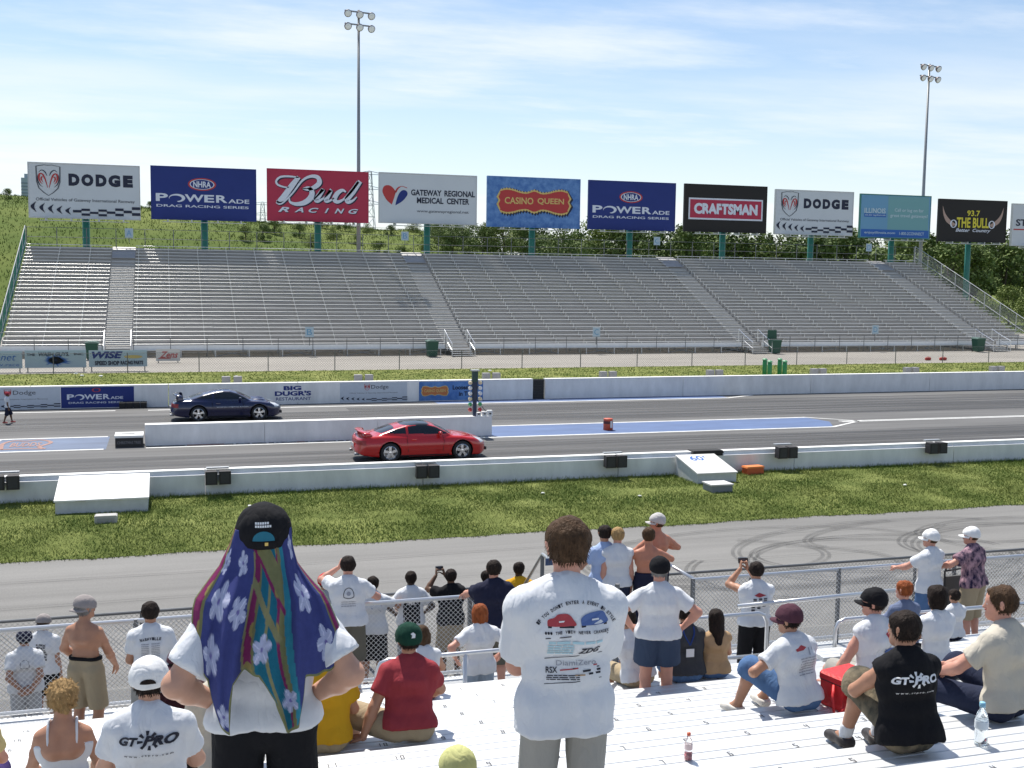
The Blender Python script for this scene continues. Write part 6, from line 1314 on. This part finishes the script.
# --- standing among the rows and along the walkway
def stand(key, label, u, v, z, h, y=None, **kw):
    kw.setdefault('res', .0155); kw.setdefault('group', G_WALK); loc = at_stand(u, v, z, h*1.005, y)
    if y is not None: h = (float(aty(u, v, y)[2])-z)/1.005
    PEOPLE[key] = person(label, loc, h/1.01, **kw)
stand('blue_shorts', 'man in black cap, white polo and slate blue shorts with hands on hips', 660, 552, seat_z(3)-.43, 0, seat_y(3)+.24, skin='pink', hair=('short', 'grey'), cap=(BLACKC, 1), top=('polo', WHITE, .024, -.02), bottom=('shorts', BLUEG, .045, .62), hands=hips(.25), yaw=-16, bulk=1.08, group=G_NEAR, res=.013, sock=WHITE)
stand('shirtless', 'shirtless man in a grey cap and belted khaki shorts at left', 84, 591, 1.1, 1.78, skin='tan', hair=('buzz', 'grey'), cap=(GCAP, -1), bottom=('shorts', KHAKI, .026), belt=BLACKC, yaw=-24, side=-35, hands={'L': (vec(-.16, .22, .95), (-1, -.3, 0), 'relaxed'), 'R': (vec(.20, .34, .80), (.6, -1, 0), 'relaxed')}, bulk=.93, res=.013)
stand('list_shirt', 'dark haired man in a white tee printed with a long list', 150, 596, 1.1, 1.76, skin='tan', hair=('short', 'dark'), top=('tee', WHITE, .024, -.1), bottom=('long_shorts', STONE, .03), hands={'L': (vec(-.05, .2, .95), (-1, -.5, 0), 'relaxed'), 'R': (vec(.12, .18, .95), (1, -.7, 0), 'relaxed')}, yaw=2,
      prints_=[('lettering', DKINK, arc_text('NASHVILLE', 0, -.1, .50, 1.80, 1.36, .03, bold=.04), .004), ('lettering', GYINK, lines(-.10, -.02, .08, .36, 13, .45)+lines(.0, .09, .12, .36, 11, .45), .004), ('emblem', RDINK, [rect(.03, .09, .07, .09)], .005)])
stand('drawing_shirt', 'tall man in olive shorts and white tee with a small arched drawing', 348, 551, 1.1, 1.80, skin='pink', hair=('short', 'dark'), top=('tee', WHITE, .026, -.06), bottom=('long_shorts', OLIVE, .035), yaw=-6, hands={'L': (vec(-.10, .24, 1.52), (-1, .1, -.6), 'grip', vec(.4, .3, 1), vec(1, 0, 0)), 'R': (vec(.22, .30, 1.20), (1, -.2, -.6), 'relaxed')}, bulk=1.08, sock=WHITE, shoes=(.62, .58, .54),
      prints_=[('emblem', DKINK, [stroke(spline([(-.055, .30), (-.06, .34), (-.04, .39), (0, .41), (.04, .39), (.06, .34), (.055, .30), (0, .285), (-.055, .30)], 4), .008)], .004), ('emblem', GYINK, [ellipse(0, .345, .025, .025, 12)]+lines(-.09, .09, .17, .25, 3, .35), .004)])
stand('black_tee', 'broad man in a black tee leaning over the walkway fence', 494, 555, 1.1, 1.78, 12.9, skin='pink', hair=('short', 'dark'), top=('tee', NAVYC, .028, -.08), bottom=('long_shorts', OLIVE, .035), yaw=-10, bulk=1.15, hands={'L': (vec(-.32, .45, 1.17), (-1, -.2, -.2), 'grip', vec(.2, 1, -.3), vec(0, 0, -1)), 'R': (vec(.26, .30, 1.06), (1, -.4, -.3), 'relaxed')})
stand('camera_man', 'dark haired man in white sleeveless shirt and black trousers raising a camera', 757, 557, 1.1, 1.74, skin='tan', hair=('short', 'dark'), top=('sleeveless', WHITE, .024, -.04), bottom=('trousers', BLACKC, .03), yaw=-10, hands=cam_hands(1.56, -.12, -.02), shoes=(.03, .03, .03),
      prints_=[('emblem', RDINK, [poly((-.07, .37), (0, .40), (.09, .37), (0, .345))], .004), ('lettering', DKINK, [q for i, x in enumerate((-.085, -.01, .055)) for q in (lines(x, x+.045, .15+.03*i, .34, 5, .7))], .004), ('lettering', GYINK, [stroke(spline([(-.08, .14), (0, .12), (.09, .14)], 4), .006)], .004)])
stand('kid_walk', 'red haired child in a white tee gripping the guard rail', 480, 599, 1.1, 1.45, 11.75, skin='pink', hair=('bob', 'ginger'), top=('tee', WHITE, .022, -.10), bottom=('trousers', cloth('pale denim', (.28, .34, .42)), .03), yaw=2, hands={'L': (vec(-.30, .02, 1.05), (-1, -.6, 0), 'relaxed'), 'R': (vec(.28, .02, 1.05), (1, -.6, 0), 'relaxed')}, bulk=.9)
stand('white_cap_a', 'man in white cap, plain white tee and blue jeans at the walkway fence', 932, 526, 1.1, 1.77, skin='pink', hair=('short', 'brown'), cap=(WCAP, 1), top=('tee', WHITE, .028, -.10), bottom=('trousers', DENIM, .03), yaw=16, hands=fence_arms(), side=20)
stand('white_cap_b', 'man in white cap, floral shirt and khaki shorts leaning on the fence', 977, 524, 1.1, 1.77, skin='pink', hair=('short', 'brown'), cap=(WCAP, 1), top=('polo', FLORAL, .030, -.06), bottom=('long_shorts', KHAKI, .035), yaw=22, hands={'L': (vec(-.34, .36, 1.14), (-1, -.2, -.2), 'grip', vec(-.3, 1, -.1), vec(0, 0, -1)), 'R': (vec(.15, .4, 1.12), (1, -.3, -.3), 'grip')}, lean=(0, .12), sock=WHITE, shoes=(.65, .64, .62), bulk=1.1, side=20)
# on the landing
stand('sky_shirt', 'man in a light blue tee standing on the landing holding out a camcorder', 605, 521, 1.1, 1.77, skin='tan', hair=('short', 'dark'), top=('tee', SKY, .022, -.06), bottom=('trousers', DDENIM, .025), yaw=2, hands={'L': (vec(-.50, .22, 1.16), (-.5, -.3, -1), 'grip', vec(-.9, .4, .1), vec(0, 1, 0)), 'R': (vec(.18, .25, 1.05), (1, -.3, -.3), 'relaxed')})
stand('blond', 'blond man in a white sleeveless shirt and dark trousers standing on the landing', 618, 523, 1.1, 1.76, skin='pink', hair=('short', 'blond'), top=('sleeveless', WHITE, .020, -.06), bottom=('trousers', DDENIM, .025), yaw=-10)
stand('bare_back', 'shirtless man with cropped hair and sunburnt back standing on the landing', 649, 523, 1.1, 1.76, skin='red', hair=('buzz', 'brown'), bottom=('trousers', NAVYC, .025), yaw=-12, hands={'L': (vec(-.12, .25, 1.30), (-1, -.1, -.5), 'relaxed'), 'R': (vec(.16, .25, 1.32), (1, -.1, -.5), 'relaxed')}, bulk=1.05)
stand('bare_cap', 'shirtless man in a pale grey cap at the far edge of the landing', 658, 510, 1.1, 1.80, skin='red', hair=('buzz', 'brown'), cap=(cloth('pale grey cap', (.5, .48, .46)), 1), bottom=('long_shorts', NAVYC, .03), yaw=10, side=50, hands={'L': (vec(-.1, .25, 1.2), (-1, -.1, -.5), 'relaxed'), 'R': (vec(.2, .2, 1.2), (1, -.1, -.5), 'relaxed')})
# --- down on the road edge behind the fences
def ground(key, label, u, v, h, y, **kw): stand(key, label, u, v, 0, h, y, group=G_GND, **dict({'res': .018}, **kw))
ground('g1', 'man in dark cap and white tee with hands clasped behind his back', 24, 626, 0, 15.4, skin='tan', hair=('short', 'dark'), cap=(NAVYC, 1), top=('tee', WHITE, .028, -.08), bottom=('trousers', GREYC, .03), hands=behind(), yaw=4, prints_=[('emblem', GYINK, [stroke(spline([(-.05, .28), (-.05, .36), (0, .39), (.05, .36), (.05, .28), (-.05, .28)], 4), .012)], .004)])
ground('g2', 'man in grey cap and white tee with a large dark graphic on it', 43, 611, 0, 16.1, skin='tan', hair=('short', 'brown'), cap=(GCAP, -1), top=('tee', WHITE, .028, -.08), bottom=('shorts', BLACKC, .03), yaw=-18, prints_=[('emblem', DKINK, lines(-.05, .09, .12, .38, 7, .75), .004), ('emblem', RDINK, [ellipse(.0, .25, .03, .05, 12)], .006)])
ground('red_cap', 'person in a bright red cap mostly hidden between two white tees', 325, 570, 0, 16.4, skin='tan', hair=('short', 'brown'), cap=(REDCAP, 1), top=('tee', GREYC, .024, -.08), bottom=('shorts', DENIM, .03), yaw=0)
ground('g3', 'balding man in a white tee with a red and blue band', 373, 572, 0, 16.5, skin='tan', hair=('buzz', 'dark'), top=('tee', WHITE, .026, -.10), bottom=('long_shorts', BLACKC, .035), yaw=-14, hands={'L': (vec(-.2, .3, 1.1), (-1, -.3, -.3), 'relaxed'), 'R': (vec(.36, .36, 1.14), (1, -.2, -.2), 'grip')}, prints_=[('emblem', RDINK, [poly((-.13, .29), (.14, .31), (.14, .37), (0, .40), (-.1, .36))], .004), ('emblem', BLINK, [poly((-.14, .23), (.13, .25), (.10, .29), (-.13, .29)), poly((-.02, .30), (.0, .30), (.03, .38), (.01, .38))], .006)])
ground('g4', 'man in a racing shirt with white shoulders and a black back panel', 411, 567, 0, 16.7, skin='deep', hair=('buzz', 'dark'), top=('tee', WHITE, .026, -.06), bottom=('trousers', GREYC, .03), hands={'L': (vec(-.22, .22, 1.0), (-1, -.3, -.3), 'relaxed'), 'R': (vec(.24, .2, .98), (1, -.3, -.3), 'relaxed')}, yaw=-4, prints_=[('back_panel', BLACKC, [poly(*[(x, y) for x, y in ((-.13, -.03), (.13, -.03), (.13, .1), (.12, .34), (.05, .36), (-.05, .36), (-.12, .34), (-.13, .1))])] if False else [rect(-.13+.26*i/8, -.13+.26*(i+1)/8, -.03+.39*j/12, -.03+.39*(j+1)/12) for i in range(8) for j in range(12)], .004), ('lettering', LTINK, [T('MK', -.06, .06, .27, .33, bold=.04)], .008)])
ground('g5', 'man in a dark tee and khaki shorts photographing the cars', 451, 565, 0, 16.7, skin='brown', hair=('buzz', 'dark'), top=('tee', BLACKC, .028, -.10), bottom=('long_shorts', KHAKI, .035), hands=cam_hands(1.56, -.16, -.02), yaw=4)
ground('g6', 'person with dark hair hidden behind the broad man in black', 486, 567, 0, 17.0, skin='deep', hair=('buzz', 'dark'), top=('tee', NAVYC, .024, -.08), bottom=('shorts', KHAKI, .03))
ground('g7', 'man in a golden yellow tee standing by the road fence', 519, 558, 0, 16.8, skin='deep', hair=('buzz', 'dark'), top=('tee', YELC, .026, -.08), bottom=('shorts', KHAKI, .03), yaw=-8)
# crew member walking on the track
stand('crew', 'crew member in a red cap, white shirt and dark shorts walking on the starting area', 7, 391, 0, 1.72, 49.5, skin='brown', hair=('short', 'dark'), cap=(cloth('faded red cap', (.36, .05, .07)), 1), top=('tee', WHITE, .026, -.08), bottom=('long_shorts', NAVYC, .03), yaw=-80, group=None, res=.03, feet={'L': (vec(-.1, .22, .085), (0, 1, 0)), 'R': (vec(.1, -.2, .1), (0, 1, 0))}, shoes=(.35, .05, .05))

# ------------------------------------------------------------ the beach towel under the black cap
P = PEOPLE['towel']; g = P['g']; HC, hf, hr, hd = P['HC'], P['hf'], P['hr'], P['hd']
nu, nv = 190, 150; U_, V_ = np.meshgrid(np.linspace(-1, 1, nu), np.linspace(0, 1, nv), indexing='ij')
# the edge hangs in two square flaps with a longer point each, parted behind the neck
hem = np.interp(U_, [-1, -.80, -.62, -.50, -.40, -.27, -.15, .0, .12, .22, .34, .42, .7, 1], [.56, .62, .66, .86, .90, .66, .60, .62, .74, .92, .88, .65, .66, .62])
th = U_*1.45; drop = V_*hem*.84
rad = np.interp(drop, [0, .06, .14, .26, .40, .62, .9], [.105, .118, .150, .235, .275, .285, .265])
fold = .018*np.sin(U_*15+1)*np.clip(drop*3, 0, 1)+.014*np.sin(U_*31+2.2+drop*2)*np.clip(drop*2.5, 0, 1)
wx = np.interp(drop, [0, .14, .30, .45, .7, .95], [.95, .98, 1.06, 1.02, .80, .66])
lx = np.sin(th)*rad*wx*1.02+.02*np.sin(drop*9+U_*3); ly = -np.cos(th)*(rad*.62+fold)-.03-.05*np.clip(drop*2, 0, 1)
zz = .055*g-drop*1.0
TV_ = HC+lx[..., None]*hr+ly[..., None]*vec(P['fw'][0], P['fw'][1], 0)+zz[..., None]*vec(0, 0, 1)
idx = np.arange(nu*nv).reshape(nu, nv); TF = np.stack([idx[:-1, :-1].ravel(), idx[1:, :-1].ravel(), idx[1:, 1:].ravel(), idx[:-1, 1:].ravel()], 1)
towel_m = mat('printed terry towel', (.5, .5, .5), .95, attr='weave', bump=.5, bscale=260, spec=.1, var=.10, scale=40)
tt = quads_np('beach_towel', TV_.reshape(-1, 3), TF, towel_m, None, True)
tx, tyy = (U_*.62), drop; cols = np.zeros((nu, nv, 4)); cols[..., 3] = 1
PUR, OLV, TEAL, MAG, LAV, CYN, GLD = (.055, .066, .21), (.19, .19, .09), (.018, .14, .21), (.21, .03, .11), (.40, .43, .60), (.04, .24, .33), (.24, .23, .12)
band = U_+.10*np.sin(tyy*5)*np.exp(-((U_)/.3)**2)-.16*(tyy-.3)*np.exp(-((U_)/.35)**2)                # stripes slant across the middle
def setc(mk_, c): cols[mk_, :3] = c
setc(np.ones_like(band, bool), PUR)
for lo_, hi_, c_ in ((-1.1, -.95, OLV), (-.95, -.80, MAG), (-.80, -.755, OLV), (-.17, -.14, GLD), (-.14, -.05, MAG), (-.05, -.02, OLV), (-.02, .09, TEAL), (.09, .12, GLD), (.12, .20, TEAL), (.20, .225, MAG), (.225, .27, OLV), (.27, .33, CYN), (.84, .87, OLV), (.87, .96, MAG), (.96, 1.1, TEAL)): setc((band >= lo_) & (band < hi_), c_)
sl = (tyy-.9*(tx+.02)); setc((np.abs(U_) < .16) & (sl > .02) & (sl < .15) & (tyy < .26), OLV); setc((np.abs(U_) < .22) & (sl > .15) & (sl < .175) & (tyy < .36), MAG); setc((np.abs(U_) < .2) & (sl > .26) & (sl < .30) & (tyy < .40), GLD)
for (fx, fy, fr, ph) in [(-.35, .26, .075, .2), (-.20, .29, .062, .9), (.31, .24, .075, .1), (.42, .44, .075, .6), (-.36, .46, .080, .4), (.0, .42, .060, .3), (.16, .64, .05, .8), (-.26, .68, .05, .2), (-.24, .12, .05, .5), (.34, .07, .05, .4), (-.44, .12, .05, .1)]:
    dx, dy = tx-fx, (tyy-fy)*1.0; r = np.hypot(dx, dy); a = np.arctan2(dy, dx)+ph; rr = fr*(.45+.55*np.abs(np.cos(a*2.5))**.6); f_ = (r < rr); setc(f_, LAV); setc(f_ & (np.abs(np.sin(a*2.5+math.pi/2)) > .985) & (r > fr*.25), (.62, .63, .78)); setc(r < fr*.16, (.16, .14, .36))
dots = (np.hypot(((tx*7) % 1)-.5, ((tyy*7) % 1)-.5) < .20) & (cols[..., 0] == MAG[0]); setc(dots, (.30, .24, .09))
e_ = (V_ > .982) | (np.abs(U_) > .975); setc(e_, (.20, .21, .10))
ca = tt.data.color_attributes.new('weave', 'FLOAT_COLOR', 'POINT'); ca.data.foreach_set('color', cols.reshape(-1).astype(np.float32))
sm = tt.modifiers.new('thickness', 'SOLIDIFY'); sm.thickness = .008; sm.offset = 1
tt.location = P['t'].location; tt.rotation_euler = P['t'].rotation_euler
tag(tt, 'purple, teal and olive beach towel with pale flowers hanging from under a black cap', 'towel')
# the cap opening above its strap shows the towel; two stitched marks above it
bv = BVHTree.FromPolygons([tuple(v) for v in P['capV']], [tuple(map(int, f)) for f in P['capF']])
def on_cap(Q, q, off):
    hf_, hr_, hd_, HC_, bv_ = Q['hf'], Q['hr'], Q['hd'], Q['HC'], Q['bv']; o = HC_+hr_*q[0]+hd_*q[1]-hf_*.5; h_ = bv_.ray_cast(Vector(o), Vector(hf_)); return tuple(np.array(h_[0])-hf_*off) if h_[0] is not None else tuple(HC_+hr_*q[0]+hd_*q[1]-hf_*.11*Q['g'])
def grid_half(cx, cy, rx, ry, n=10): return [(np.array([(cx+rx*math.cos(a), cy+ry*math.sin(a)), (cx+rx*math.cos(b), cy+ry*math.sin(b)), (cx+rx*math.cos(b), cy), (cx+rx*math.cos(a), cy)]), [(0, 1, 2, 3)]) for a, b in [(math.pi*i/n, math.pi*(i+1)/n) for i in range(n)]]
P['bv'] = bv; prints('cap_opening', grid_half(0, .022*g, .040*g, .036*g), mat('towel teal', TEAL, .95), P['cap'], to3=lambda q: on_cap(P, q, .003)); prints('cap_lettering', [rect((-.030+.0085*i)*g, (-.0235+.0085*i)*g, (.082-.011*j)*g, (.090-.011*j)*g) for i in range(7) for j in range(2) if (i, j) != (6, 0)], LTINK, P['cap'], to3=lambda q: on_cap(P, q, .003)); prints('cap_strap', [rect((-.05+.01*i)*g, (-.041+.01*i)*g, .004*g, .020*g) for i in range(10)], BLACKC, P['cap'], to3=lambda q: on_cap(P, q, .006)); prints('cap_buckle', [rect(.004*g, .016*g, .006*g, .018*g)], mat('brass buckle', (.6, .45, .15), .3, .9), P['cap'], to3=lambda q: on_cap(P, q, .009))
for key, hm in (('club_white', 'dark'),):
    Q = PEOPLE[key]; Q['bv'] = BVHTree.FromPolygons([tuple(v) for v in Q['capV']], [tuple(map(int, f)) for f in Q['capF']]); gg = Q['g']; prints('cap_opening', grid_half(0, .02*gg, .042*gg, .028*gg), hair_m(hm), Q['cap'], to3=lambda q: on_cap(Q, q, .003))
Q = PEOPLE['red']; Q['bv'] = BVHTree.FromPolygons([tuple(v) for v in Q['capV']], [tuple(map(int, f)) for f in Q['capF']]); gg = Q['g']
prints('cap_emblem', [poly((-.012*gg, .05*gg), (.018*gg, .05*gg), (.024*gg, .075*gg), (.006*gg, .092*gg), (-.016*gg, .082*gg), (-.004*gg, .07*gg))], LTINK, Q['cap'], to3=lambda q: on_cap(Q, q, .003))
Q = PEOPLE['sleeveless']; Q['bv'] = BVHTree.FromPolygons([tuple(v) for v in Q['capV']], [tuple(map(int, f)) for f in Q['capF']]); gg = Q['g']
prints('cap_lettering', [rect(-.02*gg, .05*gg, .05*gg, .064*gg), rect(-.01*gg, .04*gg, .066*gg, .074*gg)], LTINK, Q['cap'], to3=lambda q: on_cap(Q, q, .003))

# ------------------------------------------------------------ things held and things lying about
def in_hands(key, off=(0, .05, .04), hand=None):
    Q = PEOPLE[key]; a = (Q['W']['L']+Q['W']['R'])/2 if hand is None else Q['H'][hand]; return to_world(Q, a+np.array(off)), Q['t'].rotation_euler.z
def still_camera(key, label, off):
    p, rz = in_hands(key, off); t = thing('camera', label, 'camera', tuple(p), rz); MB().prism([(-.055, -.035), (.055, -.035), (.06, -.03), (.06, .03), (.05, .037), (-.05, .037), (-.06, .03)], 'y', -.02, .02).build('body', mat('camera black', (.025, .025, .028), .4), t); MB().lathe([(.026, 0), (.028, .02), (.024, .04)], 14, Matrix.Translation((.01, .02, 0)) @ Matrix.Rotation(R_(-90), 4, 'X')).build('lens', mat('camera silver', (.45, .45, .47), .3, .8), t, True); MB().box(-.04, .025, -.0225, -.0205, -.025, .025).build('screen', mat('camera screen', (.05, .07, .10), .15), t)
still_camera('camera_man', 'small black camera held up by the man in the white sleeveless shirt', (0, .06, .09)); still_camera('g5', 'small black camera held up by the man in khaki shorts', (0, .06, .09))
p, rz = in_hands('sky_shirt', (-.02, .02, .03), 'L'); t = thing('camcorder', 'black camcorder with its screen open held out by the man in light blue', 'camcorder', tuple(p), rz)
MB().prism([(-.05, -.05), (.05, -.05), (.055, .03), (.04, .055), (-.04, .055), (-.055, .03)], 'y', -.09, .12).build('body', mat('camcorder black', (.02, .02, .024), .4), t); MB().box(-.20, -.058, -.09, -.075, -.045, .055).build('screen', mat('camcorder screen', (.05, .08, .16), .15), t); MB().lathe([(.035, 0), (.038, .05), (.034, .06)], 14, Matrix.Translation((0, .12, 0)) @ Matrix.Rotation(R_(-90), 4, 'X')).build('lens', black, t, True)
# red soft cooler
yk = seat_y(6); a = aty(842, 692, yk); t = thing('cooler_bag', 'bright red soft cooler bag with a shoulder strap on the bench beside the hunched man', 'cooler', (float(a[0])+.05, yk+.02, seat_z(6)+.003), R_(14)); rc = mat('red nylon', (.62, .022, .025), .55, var=.06, bump=.3, bscale=40)
MB().prism([(-.155, 0), (.155, 0), (.165, .05), (.165, .20), (-.165, .20), (-.165, .05)], 'y', -.11, .11).build('body', rc, t); MB().prism([(-.17, .205), (.17, .205), (.17, .245), (.15, .262), (-.15, .262), (-.17, .245)], 'y', -.118, .118).build('lid', rc, t); MB().box(-.168, .168, -.114, .114, .196, .206).build('zip', black, t); MB().prism([(-.10, .02), (.10, .02), (.11, .14), (-.11, .14)], 'y', -.14, -.111).build('pocket', rc, t)
MB().tube([(-.17, -.03, .19), (-.22, -.07, .10), (-.23, -.10, .0), (-.18, -.13, .02), (-.12, -.145, .10), (-.08, -.125, .2)], .013, 6).build('strap', rc, t, True)
# bottles
def bottle(u, v, k, label, liquid, cap_c, hgt):
    yk = seat_y(k)-.03; a = aty(u, v, yk); t = thing('bottle', label, 'bottle', (float(a[0]), yk, seat_z(k)+.003), 0); s = hgt/.22
    gl = mat('clear bottle plastic', (.88, .93, .95), .06, trans=.92, spec=.5)
    MB().lathe([(.028*s, 0), (.033*s, .006*s), (.033*s, .06*s), (.030*s, .075*s), (.033*s, .09*s), (.033*s, .13*s), (.024*s, .165*s), (.013*s, .185*s), (.013*s, .20*s)], 18).build('bottle_body', gl, t, True)
    if liquid: MB().lathe([(.026*s, .003*s), (.031*s, .008*s), (.031*s, .058*s)], 18).build('drink', mat('pink drink', liquid, .15), t, True)
    MB().lathe([(.0145*s, .196*s), (.0155*s, .20*s), (.0155*s, .218*s), (.012*s, .221*s)], 14).build('bottle_cap', mat('bottle cap %.2f' % cap_c[0], cap_c, .4), t, True)
    MB().lathe([(.0335*s, .085*s), (.0338*s, .09*s), (.0338*s, .125*s), (.0335*s, .128*s)], 18).build('wrapper', mat('bottle wrapper %.2f' % cap_c[0], tuple(.6+.3*c for c in cap_c) if liquid else (.66, .74, .80), .3), t, True)
bottle(981, 734, 9, 'clear water bottle with a pale blue cap standing on the bench at right', None, (.25, .52, .68), .26); bottle(688, 764, 8, 'small bottle with an orange red cap and a little pink drink left', (.70, .18, .20), (.72, .14, .06), .17)
# folded stadium chair hung on the fence
a = aty(955, 585, 13.45); t = thing('folded_chair', 'dark grey folded chair with black frame leaning on the fence between the two white caps', 'chair', (float(a[0]), 13.42, 1.1), R_(3))
MB().box(-.20, .20, -.02, .02, .15, .92).build('seat_panel', mat('dark grey mesh fabric', (.07, .07, .07), .8), t); MB().tube([(-.22, 0, 0), (-.22, 0, 1.0), (-.18, 0, 1.06), (-.12, -.02, 1.10)], .014, 6).build('frame_bar', black, t); MB().tube([(.22, 0, 0), (.22, 0, 1.0), (.14, 0, 1.02), (-.22, 0, 1.0)], .014, 6).build('frame_bar', black, t); MB().tube([(-.22, .03, .1), (.22, .03, .9)], .012, 6).build('cross_bar', black, t)
# scraps of litter
lit = mat('pale litter', (.7, .7, .66), .8)
for u, v, z, g_ in [(543, 494, .16, 'verge'), (640, 497, .16, 'verge'), (250, 507, .15, 'verge'), (905, 486, .16, 'verge'), (76, 374, .04, 'far'), (82, 376, .04, 'far'), (101, 376.5, .04, 'far'), (236, 377, .04, 'far'), (490, 371, .04, 'far')]:
    a = atz(u, v, z); me = bmesh.new(); bmesh.ops.create_icosphere(me, subdivisions=2, radius=.055 if g_ == 'verge' else .11)
    for q in me.verts: q.co *= 1+.5*noise.noise(q.co*14+Vector((u, v, 0))); q.co.z *= .5
    md = bpy.data.meshes.new('scrap'); me.to_mesh(md); me.free(); o = link('litter_scrap', md, lit); o.location = (float(a[0]), float(a[1]), z+.03)
    tag(o, 'crumpled scrap of white litter on the near grass verge' if g_ == 'verge' else 'crumpled scrap of white litter on the far grass strip', 'litter', 'litter scraps on the '+('near verge' if g_ == 'verge' else 'far grass strip'))
